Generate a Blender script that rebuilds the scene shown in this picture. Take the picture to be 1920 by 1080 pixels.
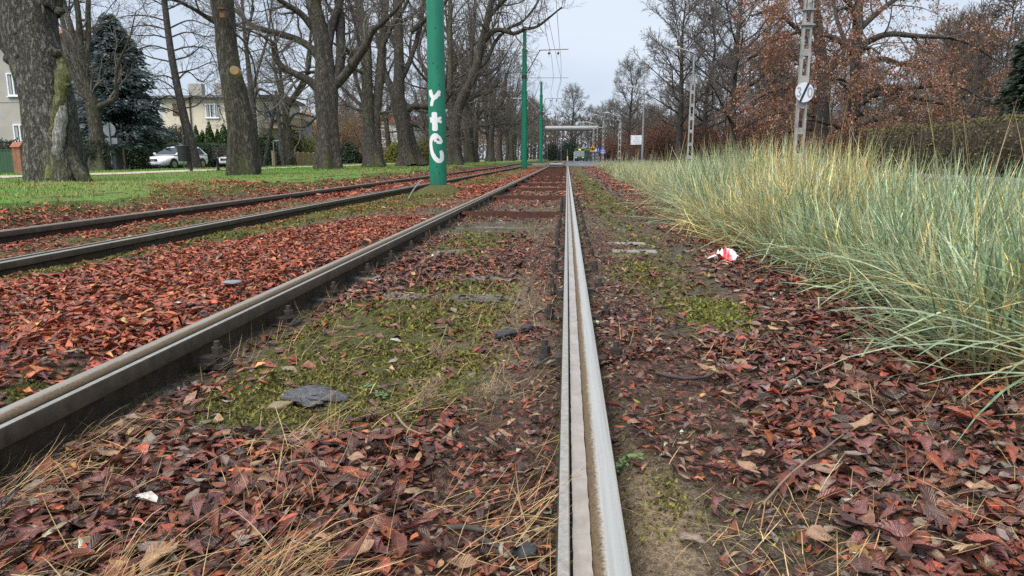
import bpy, math, random
import numpy as np
from mathutils import Matrix, Vector, Euler

for o in list(bpy.data.objects):
    bpy.data.objects.remove(o)
SC = bpy.context.scene
COL = SC.collection
PI = math.pi

# ------------------------------------------------------------------ camera
F = 1333.0
PITCH, YAW = math.radians(10.37), math.radians(4.35)
CAMZ = 0.751
cam = bpy.data.objects.new('camera', bpy.data.cameras.new('camera'))
COL.objects.link(cam)
cam.location = (0, 0, CAMZ)
cam.rotation_euler = (PI / 2 - PITCH, 0, YAW)
cam.data.sensor_width = 36.0
cam.data.lens = F / 1920 * 36.0
cam.data.clip_start = 0.05
cam.data.clip_end = 4000
SC.camera = cam
ROT = np.array(Euler((PI / 2 - PITCH, 0, YAW)).to_matrix())

def W(px, py, d):
    """world point seen at photo pixel (px, py) at depth d metres."""
    return ROT @ np.array([(px - 960) / F * d, -(py - 540) / F * d, -d]) + np.array([0, 0, CAMZ])

def proj(P):
    q = (np.asarray(P, float) - np.array([0, 0, CAMZ])) @ ROT
    d = -q[..., 2]
    dd = np.where(d > 0.05, d, np.nan)
    return 960 + F * q[..., 0] / dd, 540 - F * q[..., 1] / dd, d

# ------------------------------------------------------------------ world, sun, exposure
wd = bpy.data.worlds.new('World'); SC.world = wd; wd.use_nodes = True
nt = wd.node_tree; nt.nodes.clear()
out = nt.nodes.new('ShaderNodeOutputWorld'); bg = nt.nodes.new('ShaderNodeBackground')
sky = nt.nodes.new('ShaderNodeTexSky'); sky.sky_type = 'NISHITA'; sky.sun_disc = False
SUN_EL, SUN_AZ = math.radians(58), math.radians(215)
sky.sun_elevation = SUN_EL; sky.sun_rotation = SUN_AZ
tc = nt.nodes.new('ShaderNodeTexCoord'); mp = nt.nodes.new('ShaderNodeMapping'); mp.inputs['Scale'].default_value = (1, 1, 2.6)
nz = nt.nodes.new('ShaderNodeTexNoise'); nz.inputs['Scale'].default_value = 1.5; nz.inputs['Detail'].default_value = 5; nz.inputs['Roughness'].default_value = .5
rp = nt.nodes.new('ShaderNodeValToRGB')
rp.color_ramp.elements[0].position = .32; rp.color_ramp.elements[0].color = (2.6, 3.3, 4.3, 1)
rp.color_ramp.elements[1].position = .70; rp.color_ramp.elements[1].color = (4.6, 5.05, 5.7, 1)
mx = nt.nodes.new('ShaderNodeMixRGB'); mx.inputs[0].default_value = .93
L = nt.links
L.new(tc.outputs['Generated'], mp.inputs[0]); L.new(mp.outputs[0], nz.inputs['Vector']); L.new(nz.outputs['Fac'], rp.inputs[0])
L.new(sky.outputs[0], mx.inputs[1]); L.new(rp.outputs[0], mx.inputs[2]); L.new(mx.outputs[0], bg.inputs['Color'])
bg.inputs['Strength'].default_value = .05
L.new(bg.outputs[0], out.inputs['Surface'])
sl = bpy.data.lights.new('sun', 'SUN'); sl.energy = 1.5; sl.angle = math.radians(60); sl.color = (1, .96, .9)
so = bpy.data.objects.new('sun', sl); COL.objects.link(so)
so.rotation_euler = (PI / 2 - SUN_EL, 0, PI - SUN_AZ); so.location = (0, 0, 60)
SC.view_settings.view_transform = 'Standard'; SC.view_settings.look = 'None'
SC.view_settings.exposure = 1.8; SC.view_settings.gamma = 1.0; SC.view_settings.use_curve_mapping = False
SC.render.engine = 'CYCLES'
SC.cycles.max_bounces = 6; SC.cycles.diffuse_bounces = 3; SC.cycles.glossy_bounces = 2; SC.cycles.transmission_bounces = 3
SC.cycles.use_denoising = False

# ------------------------------------------------------------------ helpers: numpy noise
def _h(i, j, s):
    v = np.sin(i * 127.1 + j * 311.7 + s * 74.7) * 43758.5453
    return v - np.floor(v)
def vnoise(x, y, s=0):
    x = np.asarray(x, float); y = np.asarray(y, float)
    i = np.floor(x); j = np.floor(y); u = x - i; v = y - j
    u = u * u * (3 - 2 * u); v = v * v * (3 - 2 * v)
    return (_h(i, j, s) * (1 - u) + _h(i + 1, j, s) * u) * (1 - v) + (_h(i, j + 1, s) * (1 - u) + _h(i + 1, j + 1, s) * u) * v
def fbm(x, y, s=0, o=3):
    t = 0; a = .5; n = 0
    for k in range(o):
        t = t + a * vnoise(x, y, s + k * 7); n += a; a *= .5
        x = np.asarray(x) * 2.03 + 5.1; y = np.asarray(y) * 2.03 + 1.7
    return t / n
def ss(a, b, x):
    t = np.clip((np.asarray(x, float) - a) / (b - a), 0, 1)
    return t * t * (3 - 2 * t)

# ------------------------------------------------------------------ helpers: objects
def tag(o, label=None, cat=None, group=None, kind=None):
    if label: o['label'] = label
    if cat: o['category'] = cat
    if group: o['group'] = group
    if kind: o['kind'] = kind
    return o
def empty(name, loc, label=None, cat=None, group=None, rz=0):
    o = bpy.data.objects.new(name, None); COL.objects.link(o)
    o.location = loc; o.rotation_euler = (0, 0, rz); o.empty_display_size = .2
    return tag(o, label, cat, group)
def link(name, me, parent=None, loc=None):
    o = bpy.data.objects.new(name, me); COL.objects.link(o)
    if parent is not None: o.parent = parent
    if loc is not None: o.location = loc
    return o
def copy_tree(o, parent=None):
    c = o.copy(); COL.objects.link(c)
    if parent is not None: c.parent = parent
    for ch in list(o.children): copy_tree(ch, c)
    return c

def mesh_np(name, V, Fs, mats=(), smooth=True, mi=None, col=None, uv=None, extra=None):
    """V (N,3); Fs = list of int arrays (M,k). col: per-vertex rgb. uv: per-vertex (N,2)."""
    me = bpy.data.meshes.new(name)
    V = np.ascontiguousarray(V, dtype=np.float32)
    Fs = [np.asarray(f, dtype=np.int32) for f in Fs if len(f)]
    loops = np.concatenate([f.ravel() for f in Fs])
    sizes = np.concatenate([np.full(len(f), f.shape[1], np.int32) for f in Fs])
    starts = np.concatenate([[0], np.cumsum(sizes)[:-1]]).astype(np.int32)
    me.vertices.add(len(V)); me.vertices.foreach_set('co', V.ravel())
    me.loops.add(len(loops)); me.loops.foreach_set('vertex_index', loops)
    me.polygons.add(len(sizes)); me.polygons.foreach_set('loop_start', starts)
    me.polygons.foreach_set('loop_total', sizes)
    me.polygons.foreach_set('use_smooth', np.full(len(sizes), bool(smooth)))
    if mi is not None: me.polygons.foreach_set('material_index', np.asarray(mi, np.int32))
    for m in mats: me.materials.append(getattr(m, 'm', m))
    if col is not None:
        a = me.color_attributes.new('col', 'FLOAT_COLOR', 'POINT')
        c = np.ones((len(V), 4), np.float32); c[:, :3] = col
        a.data.foreach_set('color', c.ravel())
    if extra is not None:
        for k, arr in extra.items():
            a = me.attributes.new(k, 'FLOAT', 'POINT'); a.data.foreach_set('value', np.asarray(arr, np.float32))
    if uv is not None:
        l = me.uv_layers.new(name='UVMap')
        l.data.foreach_set('uv', np.asarray(uv, np.float32)[loops].ravel())
    me.update(calc_edges=True)
    return me

class MB:
    """collects simple solids into one mesh."""
    def __init__(s): s.V = []; s.F = {}; s.n = 0; s.cur = 0; s.M = {}
    def add(s, V, Fs):
        V = np.asarray(V, float)
        for f in Fs:
            f = np.asarray(f, int) + s.n
            s.F.setdefault(f.shape[1], []).append(f); s.M.setdefault(f.shape[1], []).append(np.full(len(f), s.cur))
        s.V.append(V); s.n += len(V)
        return s
    def box(s, c, d, R=None, bev=0):
        x, y, z = np.asarray(d, float) / 2
        V = np.array([[a, b, e] for a in (-x, x) for b in (-y, y) for e in (-z, z)])
        if R is not None: V = V @ np.asarray(R).T
        return s.add(V + np.asarray(c, float), [[[0, 1, 3, 2], [4, 6, 7, 5], [0, 4, 5, 1], [2, 3, 7, 6], [0, 2, 6, 4], [1, 5, 7, 3]]])
    def bar(s, a, b, w, h):
        """square bar from a to b."""
        a = np.asarray(a, float); b = np.asarray(b, float); t = b - a; l = np.linalg.norm(t); t /= l
        u = np.cross(t, [0, 0, 1]);
        if np.linalg.norm(u) < 1e-3: u = np.array([1., 0, 0])
        u /= np.linalg.norm(u); v = np.cross(u, t)
        R = np.stack([u, t, v], 1)
        return s.box((a + b) / 2, (w, l, h), R)
    def tube(s, P, r, sides=10, cap=True):
        P = np.asarray(P, float); r = np.broadcast_to(np.asarray(r, float), (len(P),))
        V, Fq = tubes(P[None], r[None], sides)
        s.add(V, [Fq])
        if cap:
            n = len(P)
            s.add(V[:sides], [[list(range(sides))[::-1]]]); s.add(V[(n - 1) * sides:], [[list(range(sides))]])
        return s
    def ext(s, poly, axis, lo, hi):
        """extrude 2D polygon along axis (0,1,2); poly in the other two axes (cyclic order)."""
        poly = np.asarray(poly, float); n = len(poly)
        ax = [(1, 2), (0, 2), (0, 1)][axis]
        V = np.zeros((2 * n, 3)); V[:n, ax[0]] = poly[:, 0]; V[:n, ax[1]] = poly[:, 1]; V[n:] = V[:n]; V[:n, axis] = lo; V[n:, axis] = hi
        q = [[i, (i + 1) % n, n + (i + 1) % n, n + i] for i in range(n)]
        return s.add(V, [q, [list(range(n))[::-1]], [list(range(n, 2 * n))]])
    def xf(s, R=None, t=None):
        for i in range(len(s.V)):
            if R is not None: s.V[i] = s.V[i] @ np.asarray(R).T
            if t is not None: s.V[i] = s.V[i] + np.asarray(t)
        return s
    def mesh(s, name, mats, smooth=False):
        ks = list(s.F)
        return mesh_np(name, np.concatenate(s.V), [np.concatenate(s.F[k]) for k in ks], mats if isinstance(mats, (list, tuple)) else [mats], smooth,
                       mi=np.concatenate([np.concatenate(s.M[k]) for k in ks]))
    def build(s, name, mats, parent=None, smooth=False, bevel=0):
        o = link(name, s.mesh(name, mats, smooth), parent)
        if bevel:
            b = o.modifiers.new('b', 'BEVEL'); b.width = bevel; b.segments = 2; b.limit_method = 'ANGLE'
        return o

def tubes(P, R, sides=3, mod=None):
    """batch of tubes: P (N,n,3), R (N,n) -> V, quads."""
    N, n, _ = P.shape
    T = np.empty_like(P); T[:, 1:-1] = P[:, 2:] - P[:, :-2]; T[:, 0] = P[:, 1] - P[:, 0]; T[:, -1] = P[:, -1] - P[:, -2]
    T /= np.linalg.norm(T, axis=2, keepdims=True) + 1e-9
    mean = P[:, -1] - P[:, 0]
    ref = np.where((np.abs(mean[:, 2:3]) > .75 * np.linalg.norm(mean, axis=1, keepdims=True)), np.array([[1., 0, 0]]), np.array([[0, 0, 1.]]))
    U = np.cross(T, ref[:, None, :]); U /= np.linalg.norm(U, axis=2, keepdims=True) + 1e-9
    Vv = np.cross(T, U)
    th = np.arange(sides) * 2 * PI / sides
    rr = R[:, :, None] * np.ones(sides)
    if mod is not None: rr = rr * mod
    V = P[:, :, None, :] + rr[..., None] * (np.cos(th)[None, None, :, None] * U[:, :, None, :] + np.sin(th)[None, None, :, None] * Vv[:, :, None, :])
    idx = np.arange(N * n * sides).reshape(N, n, sides)
    a = idx[:, :-1]; b = idx[:, 1:]
    q = np.stack([a, np.roll(a, -1, 2), np.roll(b, -1, 2), b], -1).reshape(-1, 4)
    return V.reshape(-1, 3), q

def resample(P, n):
    """Catmull-Rom through points of any dimension, n samples evenly by parameter length."""
    P = np.asarray(P, float)
    if len(P) < 3:
        t = np.linspace(0, 1, n)[:, None]; return P[0] * (1 - t) + P[-1] * t
    Q = np.vstack([2 * P[0] - P[1], P, 2 * P[-1] - P[-2]])
    d = np.linalg.norm(np.diff(P[:, :3], axis=0), axis=1); cs = np.concatenate([[0], np.cumsum(d)])
    s = np.linspace(0, cs[-1], n); k = np.clip(np.searchsorted(cs, s, 'right') - 1, 0, len(P) - 2)
    t = ((s - cs[k]) / np.maximum(d[k], 1e-9))[:, None]
    p0, p1, p2, p3 = Q[k], Q[k + 1], Q[k + 2], Q[k + 3]
    return .5 * ((2 * p1) + (-p0 + p2) * t + (2 * p0 - 5 * p1 + 4 * p2 - p3) * t * t + (-p0 + 3 * p1 - 3 * p2 + p3) * t ** 3)

# ------------------------------------------------------------------ helpers: materials
class NM:
    def __init__(s, name):
        s.m = bpy.data.materials.new(name); s.m.use_nodes = True; s.t = s.m.node_tree
        s.p = s.t.nodes['Principled BSDF']; s.o = s.t.nodes['Material Output']
    def n(s, typ, **kw):
        x = s.t.nodes.new('ShaderNode' + typ)
        for k, v in kw.items():
            if k.startswith('_'): setattr(x, k[1:], v)
            else: s.set(x.inputs[k.replace('__', ' ')], v)
        return x
    def set(s, sock, v):
        if hasattr(v, 'is_output') or isinstance(v, bpy.types.NodeSocket): s.t.links.new(v, sock)
        else:
            try: sock.default_value = v
            except Exception: sock.default_value = (*v, 1)
    def noise(s, scale, detail=4, rough=.55, vec=None, dist=0):
        x = s.n('TexNoise', Scale=scale, Detail=detail, Roughness=rough, Distortion=dist)
        if vec is not None: s.set(x.inputs['Vector'], vec)
        return x.outputs['Fac']
    def ramp(s, fac, stops):
        x = s.n('ValToRGB', Fac=fac); e = x.color_ramp.elements
        while len(e) < len(stops): e.new(.5)
        for i, (p, c) in enumerate(stops):
            e[i].position = p; e[i].color = (*c, 1) if len(c) == 3 else c
        return x.outputs['Color']
    def mix(s, f, a, b, mode='MIX'):
        x = s.n('MixRGB', _blend_type=mode); s.set(x.inputs[0], f); s.set(x.inputs[1], a); s.set(x.inputs[2], b); return x.outputs[0]
    def math(s, op, a, b=0.0):
        x = s.n('Math', _operation=op); s.set(x.inputs[0], a); s.set(x.inputs[1], b); return x.outputs[0]
    def attr(s, name, out='Color'): return s.n('Attribute', _attribute_name=name).outputs[out]
    def pos(s): return s.n('NewGeometry').outputs['Position']
    def objco(s): return s.n('TexCoord').outputs['Object']
    def scale(s, v, sc): return s.n('Mapping', Vector=v, Scale=sc).outputs[0]
    def bump(s, h, st=.5, dist=.01):
        b = s.n('Bump', Strength=st, Distance=dist, Height=h); s.set(s.p.inputs['Normal'], b.outputs[0]); return s
    def P(s, **kw):
        for k, v in kw.items(): s.set(s.p.inputs[k.replace('__', ' ')], v)
        return s

def simple(name, c, rough=.7, var=.25, scale=6, metal=0.0, bump=0.0, spec=.5, bdist=.005, dirt=None):
    x = NM(name); f = x.noise(scale, 5, .6, x.objco())
    lo = tuple(v * (1 - var) for v in c); hi = tuple(min(1, v * (1 + var)) for v in c)
    colr = x.ramp(f, [(.3, lo), (.7, hi)])
    if dirt:
        g = x.noise(scale * .35, 6, .65, x.objco()); colr = x.mix(x.ramp(g, [(.5, (0, 0, 0)), (.68, (1, 1, 1))]), colr, dirt)
    x.P(Base__Color=colr, Roughness=rough, Metallic=metal); x.p.inputs['Specular IOR Level'].default_value = spec
    if bump: x.bump(x.noise(scale * 4, 4, .6, x.objco()), bump, bdist)
    return x.m

def bark(name, dark, light, moss, mossamt=.5, zs=.16, scale=16, bd=.03):
    x = NM(name); g = x.objco()
    st = x.scale(g, (1, 1, zs))
    wv = x.mix(.10, st, x.n('TexNoise', Scale=3.0, Vector=st).outputs['Color'], 'ADD')
    r1 = x.math('ABSOLUTE', x.math('SUBTRACT', x.noise(scale * .9, 3, .55, wv), .5))
    r2 = x.math('ABSOLUTE', x.math('SUBTRACT', x.noise(scale * 2.2, 3, .6, x.scale(g, (1, 1, zs * 1.7))), .5))
    n = x.noise(scale * 3.2, 5, .72, x.scale(g, (1, 1, .5)))
    h = x.math('ADD', x.math('ADD', x.math('MULTIPLY', x.math('MINIMUM', r1, .16), 2.6), x.math('MULTIPLY', x.math('MINIMUM', r2, .14), 1.6)), x.math('MULTIPLY', n, .55))
    base = x.ramp(h, [(.28, tuple(c * .35 for c in dark)), (.55, dark), (.95, light)])
    big = x.noise(.9, 4, .6, x.scale(g, (1, 1, .35)))
    fine = x.noise(26, 4, .7, g)
    mk = x.ramp(x.math('ADD', x.math('MULTIPLY', big, .75), x.math('MULTIPLY', fine, .25)), [(.60 - .14 * mossamt, (0, 0, 0)), (.70 - .10 * mossamt, (1, 1, 1))])
    lich = x.ramp(x.noise(7, 5, .7, g), [(.56, (0, 0, 0)), (.66, (1, 1, 1))])
    c = x.mix(x.math('MULTIPLY', mk, .7), base, moss)
    c = x.mix(x.math('MULTIPLY', lich, .25), c, (light[0] * 1.3, light[1] * 1.35, light[2] * 1.2, 1))
    x.P(Base__Color=c, Roughness=.9); x.p.inputs['Specular IOR Level'].default_value = .25
    x.bump(h, .9, bd)
    return x.m

def leafmat(name, rough=.38, veins=False, trans=.12):
    x = NM(name); c = x.attr('col')
    f = x.noise(60, 4, .7, x.pos())
    c = x.mix(.7, c, x.ramp(f, [(.3, (.30, .27, .27)), (.7, (1.45, 1.38, 1.3))]), 'MULTIPLY')
    if veins:
        uv = x.n('UVMap').outputs[0]; sp = x.n('SeparateXYZ', Vector=uv)
        u = x.math('ABSOLUTE', x.math('SUBTRACT', sp.outputs[0], .5))
        ph = x.math('SUBTRACT', x.math('MULTIPLY', sp.outputs[1], 62.0), x.math('MULTIPLY', u, 36.0))
        w = x.math('SINE', ph)
        mid = x.ramp(u, [(.0, (1, 1, 1)), (.05, (0, 0, 0))])
        c = x.mix(x.math('MULTIPLY', x.ramp(w, [(.7, (0, 0, 0)), (1., (1, 1, 1))]), .10), c, (.42, .25, .17, 1))
        c = x.mix(x.math('MULTIPLY', mid, .28), c, (.38, .2, .12, 1))
        x.bump(x.math('ADD', x.math('MULTIPLY', w, .28), f), .6, .003)
    x.P(Base__Color=c, Roughness=x.math('ADD', x.math('MULTIPLY', f, .5), rough - .2)); x.p.inputs['Specular IOR Level'].default_value = .45
    if trans:
        tr = x.n('BsdfTranslucent', Color=c); ms = x.n('MixShader', Fac=trans)
        x.t.links.new(x.p.outputs[0], ms.inputs[1]); x.t.links.new(tr.outputs[0], ms.inputs[2]); x.t.links.new(ms.outputs[0], x.o.inputs['Surface'])
    return x.m

M_LEAF = leafmat('wet_leaf', .22, True, .06)
M_LEAFFAR = leafmat('leaf_far', .32, False, .06)
M_BLADE = leafmat('grass_blade', .5, False, .28)
M_FOL = leafmat('foliage', .6, False, .2)
M_STRAW = leafmat('straw', .6, False, .1)
M_MOSS = leafmat('moss', .9, False, .1)
M_BARKD = bark('bark_dark', (.052, .045, .038), (.15, .134, .116), (.080, .085, .022), .45)
M_BARKM = bark('bark_mossy', (.056, .050, .038), (.155, .142, .112), (.085, .098, .035), .6)
M_BARKL = bark('bark_lichen', (.072, .065, .056), (.27, .25, .22), (.12, .125, .045), .45, .3, 15, .05)
M_BARKG = bark('bark_grey', (.055, .049, .045), (.14, .13, .118), (.06, .065, .03), .25)
M_TWIG = simple('twig', (.105, .090, .078), .85, .3, 3)
M_TWIGR = simple('twig_reddish', (.125, .092, .075), .85, .3, 3)
# ------------------------------------------------------------------ terrain function
ZR = 0.12            # rail top
def cshift(y):
    y = np.asarray(y, float)
    c = -.55 * ss(54, 72, y)
    c = c + np.where(y > 142, (y - 142) ** 2 / 2600., 0) + .15 * ss(80, 140, y)
    return c
LIP_R, LIP_L = -.008, -1.329           # inner lip edges of track one
T2_R, T2_L = -3.447, -5.02             # outer head edges of track two
def road_left(y): return np.where(y < 62, 6.6, 6.6 - (6.6 - .42) * ss(62, 70, y)) + cshift(y) * (np.asarray(y) > 62)
def road_right(y): return 13.6 + cshift(y)
def bankz(x): return .28 * ss(-5.15, -6.5, x) * (1 - .8 * ss(-14.5, -23, x))
def gz(x, y):
    x = np.asarray(x, float); y = np.asarray(y, float)
    xs = x - cshift(y)
    near = 1 - ss(14, 40, y)
    z = bankz(xs) + .05 * (fbm(x * .35, y * .35, 3) - .5) * (1 - ss(-.1, .5, xs) * (xs < 1)) * ss(1.2, 3, np.abs(xs + .7))
    z = z + near * (.035 * (fbm(x * 2.1, y * 2.1, 11) - .5) + .018 * (fbm(x * 9, y * 9, 5) - .5))
    # between the tracks and beside the rails the litter is banked up
    z = z + .045 * ss(-3.5, -3.2, xs) * (1 - ss(-1.75, -1.45, xs)) * ss(-9, -3, -np.abs(y - 2)) + .02 * ss(-3.5, -3.2, xs) * (1 - ss(-1.75, -1.45, xs))
    z = z + .055 * ss(.09, .16, xs) * (1 - ss(.3, 1.2, xs)) + .045 * ss(.2, 1.4, xs)
    z = z + .035 * np.exp(-((xs + .06) / .1) ** 2)
    z = z - .02 * np.exp(-((xs + 1.27) / .12) ** 2)
    rm = ss(road_left(y) - .25, road_left(y) + .05, x) * (1 - ss(road_right(y) - .05, road_right(y) + .25, x))
    z = z * (1 - rm) - .05 * rm
    return z

# masks in the plane: moss, sand, leaf density
def blob(x, y, cx, cy, rx, ry): return np.exp(-((x - cx) / rx) ** 2 - ((y - cy) / ry) ** 2)
def mossM(x, y):
    xs = x - cshift(y)
    t1 = (ss(-1.30, -1.1, xs) * (1 - ss(-.42, -.1, xs)) * ss(1.7, 1.95, y + .25 * (fbm(x * 3, y * 3, 31) - .5)) * (1 - .55 * ss(5.5, 8, y)))
    btw = ss(-3.5, -3.42, xs) * (1 - ss(-2.95, -2.6, xs + .3 * fbm(x * 2, y * 1, 8) - .008 * np.clip(y, 0, 30) * 3)) * .95
    far = ss(-3.5, -3.3, xs) * (1 - ss(-2.3, -1.7, xs)) * ss(8.5, 9.5, y) * .8
    t2 = ss(-4.95, -4.8, xs) * (1 - ss(-3.75, -3.6, xs)) * .7
    rgt = ss(.14, .3, xs) * (1 - ss(.7, 1.3, xs)) * ss(1.7, 3.4, y) * (.55 + .3 * ss(8, 12, y))
    m = t1 + btw + t2 + rgt + far + 1.2 * blob(x, y, .70, 3.2, .2, .3) + 1.0 * blob(x, y, .42, 4.4, .16, .5) + blob(x, y, .22, 1.42, .05, .14) + .9 * blob(x, y, -1.65, 1.9, .1, .35)
    m = np.maximum(m, .45 * ss(-.3, .3, xs * 0 + 1) * (np.abs(xs) < 6))
    return np.clip(m, 0, 1.5)
def sandM(x, y):
    xs = x - cshift(y)
    return np.clip(1.25 * blob(x, y, .19, 1.3, .075, .28) + .5 * blob(x, y, .3, 5.6, .12, 1.6) + .5 * ss(-.75, -.2, xs) * (1 - ss(-.1, 0, xs)) * ss(2, 3, y) * (1 - ss(4, 9, y)), 0, 1)
def leafD(x, y):
    """0..1.2 leaf cover."""
    xs = x - cshift(y)
    n = fbm(x * 2.3, y * 2.3, 41); n2 = fbm(x * .8, y * .8, 44)
    inn = (xs > -1.3) & (xs < -.02)
    d1 = 1.15 * (1 - ss(1.62, 1.92, y + .45 * (n - .5) - .22 * ss(-.7, -.1, xs)))
    d1 = d1 + .95 * np.exp(-((xs + .08) / .13) ** 2) * (.55 + .9 * (n - .3)) * (y < 9)
    d1 = d1 + .9 * blob(x, y, -1.0, 4.6, .26, .75) * 1.1 + .75 * np.exp(-((xs + 1.2) / .13) ** 2) * ss(.38, .6, n2) + .42 * ss(.52, .64, n) * ss(4.2, 4.9, y)
    d1 = d1 + .9 * blob(x, y, -.35, 5.3, .3, .9) + .26 * ss(9.5, 12, y) + .05 + .5 * blob(x, y, -.22, 2.85, .10, .2)
    bt = (xs > -3.42) & (xs < -1.46)
    up = -3.15 + .13 * np.clip(y - 3, 0, 30) + .3 * (n - .5)
    d2 = 1.25 * ss(-.12, .18, xs - up) * (1 - ss(8.3, 9.3, y + 1.2 * (n - .5))) + .25 * ss(.52, .6, n) + 1.15 * ss(-2.35, -1.95, xs + .3 * (n - .5)) * ss(12.5, 14.5, y) + .5 * ss(.5, .56, n2) * ss(9, 11, y)
    d2 = d2 * (1 - .85 * blob(x, y, -1.62, 1.95, .14, .3))
    t2 = (xs > -4.95) & (xs < -3.52)
    d3 = .16 + .9 * ss(11, 14, y + 3 * (n - .5)) + .6 * np.exp(-((xs + 4.8) / .13) ** 2) + .3 * ss(.5, .6, n)
    bk = (xs < -5.03)
    edge = -5.85 - .5 * (fbm(x * .5 + 3, y * .45, 52) - .5) * 2 - 1.3 * blob(x, y, -6.5, 12.6, 2, 1.7)
    d4 = 1.2 * ss(-.35, .15, xs - edge) + .05 * ss(-1.2, 0, xs - edge) + .01
    d4 = d4 * (.55 + .45 * ss(.36, .52, fbm(x * .9, y * .7, 61)) )
    rt = (xs > .13)
    d5 = 1.0 * ss(.30 + .5 * ss(2.2, 3.6, y), .62 + .45 * ss(2.2, 3.6, y), xs + .35 * (n - .5) + .2 * (1 - ss(1.4, 2.6, y))) * (1 - .5 * ss(2.3, 3.4, y) * (1 - ss(.95, 1.4, xs + .4 * (n - .5)))) * (1 - .35 * ss(5, 8, y) * (1 - ss(1.2, 1.5, xs)))
    d5 = d5 + 1.05 * np.exp(-((xs - .26) / .19) ** 2) * ss(1.25, 1.7, y) * (1 - .6 * ss(5, 9, y)) + .13
    d5 = d5 * (.45 + .55 * ss(.38, .56, fbm(x * 3.1, y * 3.1, 77))) 
    d5 = d5 * (1 - .95 * blob(x, y, .70, 3.2, .2, .3)) * (1 - .97 * np.clip(1.3 * blob(x, y, .21, 1.32, .075, .28), 0, 1))
    d = np.where(inn, d1, np.where(bt, d2, np.where(t2, d3, np.where(bk, d4, np.where(rt, d5, 0)))))
    return np.clip(d, 0, 1.25) * (y < 70)

def grid_mesh(name, xs_fn, ys, zfn, mats, extra=None, parent=None):
    """xs_fn(y_array)->(ny,nx) x coordinates."""
    X = xs_fn(ys); Y = np.repeat(ys[:, None], X.shape[1], 1); Z = zfn(X, Y)
    ny, nx = X.shape; idx = np.arange(ny * nx).reshape(ny, nx)
    q = np.stack([idx[:-1, :-1], idx[:-1, 1:], idx[1:, 1:], idx[1:, :-1]], -1).reshape(-1, 4)
    V = np.stack([X, Y, Z], -1).reshape(-1, 3)
    ex = {k: f(X, Y).ravel() for k, f in (extra or {}).items()}
    return link(name, mesh_np(name, V, [q], mats, True, extra=ex), parent)

def geo(a, b, n): return a * (b / a) ** (np.arange(n) / (n - 1))
gx = np.concatenate([-geo(7.6, 700, 26)[::-1], np.arange(-7.5, -1.62, .075), np.arange(-1.6, 1.8, .028), np.arange(1.85, 4.2, .1), geo(4.3, 700, 30)])
gy = np.concatenate([-geo(.8, 60, 10)[::-1], np.arange(-.6, .75, .15), geo(.8, 40, 190), geo(41, 900, 60)])

g = NM('trackbed_soil'); P0 = g.pos()
n1 = g.noise(9, 6, .65, P0); n2 = g.noise(55, 5, .7, P0); n3 = g.noise(240, 3, .7, P0); n4 = g.noise(2.6, 5, .6, P0)
gr_ = g.math('ADD', g.math('MULTIPLY', n2, .5), g.math('MULTIPLY', n3, .5))
dirt = g.ramp(gr_, [(.36, (.022, .017, .012)), (.5, (.085, .065, .046)), (.62, (.24, .19, .14))])
mosc = g.ramp(gr_, [(.37, (.018, .018, .005)), (.5, (.075, .078, .017)), (.62, (.19, .185, .05))])
sand = g.ramp(gr_, [(.38, (.09, .062, .036)), (.5, (.25, .18, .11)), (.62, (.46, .36, .24))])
mm = g.math('MULTIPLY', g.attr('moss', 'Fac'), 1.0)
mmask = g.ramp(g.math('ADD', g.math('MULTIPLY', mm, .5), g.math('ADD', g.math('MULTIPLY', n1, .55), g.math('MULTIPLY', n2, .25))), [(.62, (0, 0, 0)), (.80, (1, 1, 1))])
c = g.mix(mmask, dirt, mosc)
c = g.mix(g.attr('sand', 'Fac'), c, sand)
leaf = g.ramp(gr_, [(.37, (.022, .012, .009)), (.5, (.10, .052, .037)), (.62, (.23, .15, .105))])
c = g.mix(g.ramp(g.attr('leaf', 'Fac'), [(.35, (0, 0, 0)), (.9, (.85, .85, .85))]), c, leaf)
lawnc = g.ramp(n2, [(.3, (.035, .06, .012)), (.7, (.10, .15, .03))])
c = g.mix(g.attr('grass', 'Fac'), c, lawnc)
g.P(Base__Color=c, Roughness=.85); g.p.inputs['Specular IOR Level'].default_value = .3
g.bump(g.math('ADD', g.math('MULTIPLY', n2, .8), g.math('MULTIPLY', n3, .6)), 1.0, .016)
def lawnedge(y): return -5.95 - .45 * (fbm(np.asarray(y) * .45, np.asarray(y) * 0 + 7, 52) - .5) * 2
def gz_ground(x, y):
    z = gz(x, y)
    return z - .1 * ss(-6.3, -6.9, x - cshift(y)) - .15 * ss(2.2, 1.2, np.abs(y + 500)) * 0
ground = grid_mesh('ground', lambda ys: np.repeat(gx[None], len(ys), 0), gy, gz_ground, [g.m],
                   {'moss': mossM, 'sand': sandM, 'leaf': leafD, 'grass': lambda x, y: np.maximum(ss(14.2, 15, x), ss(-5.5, -6.0, x - cshift(y))) * 1.0})
tag(ground, kind='structure')

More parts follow.
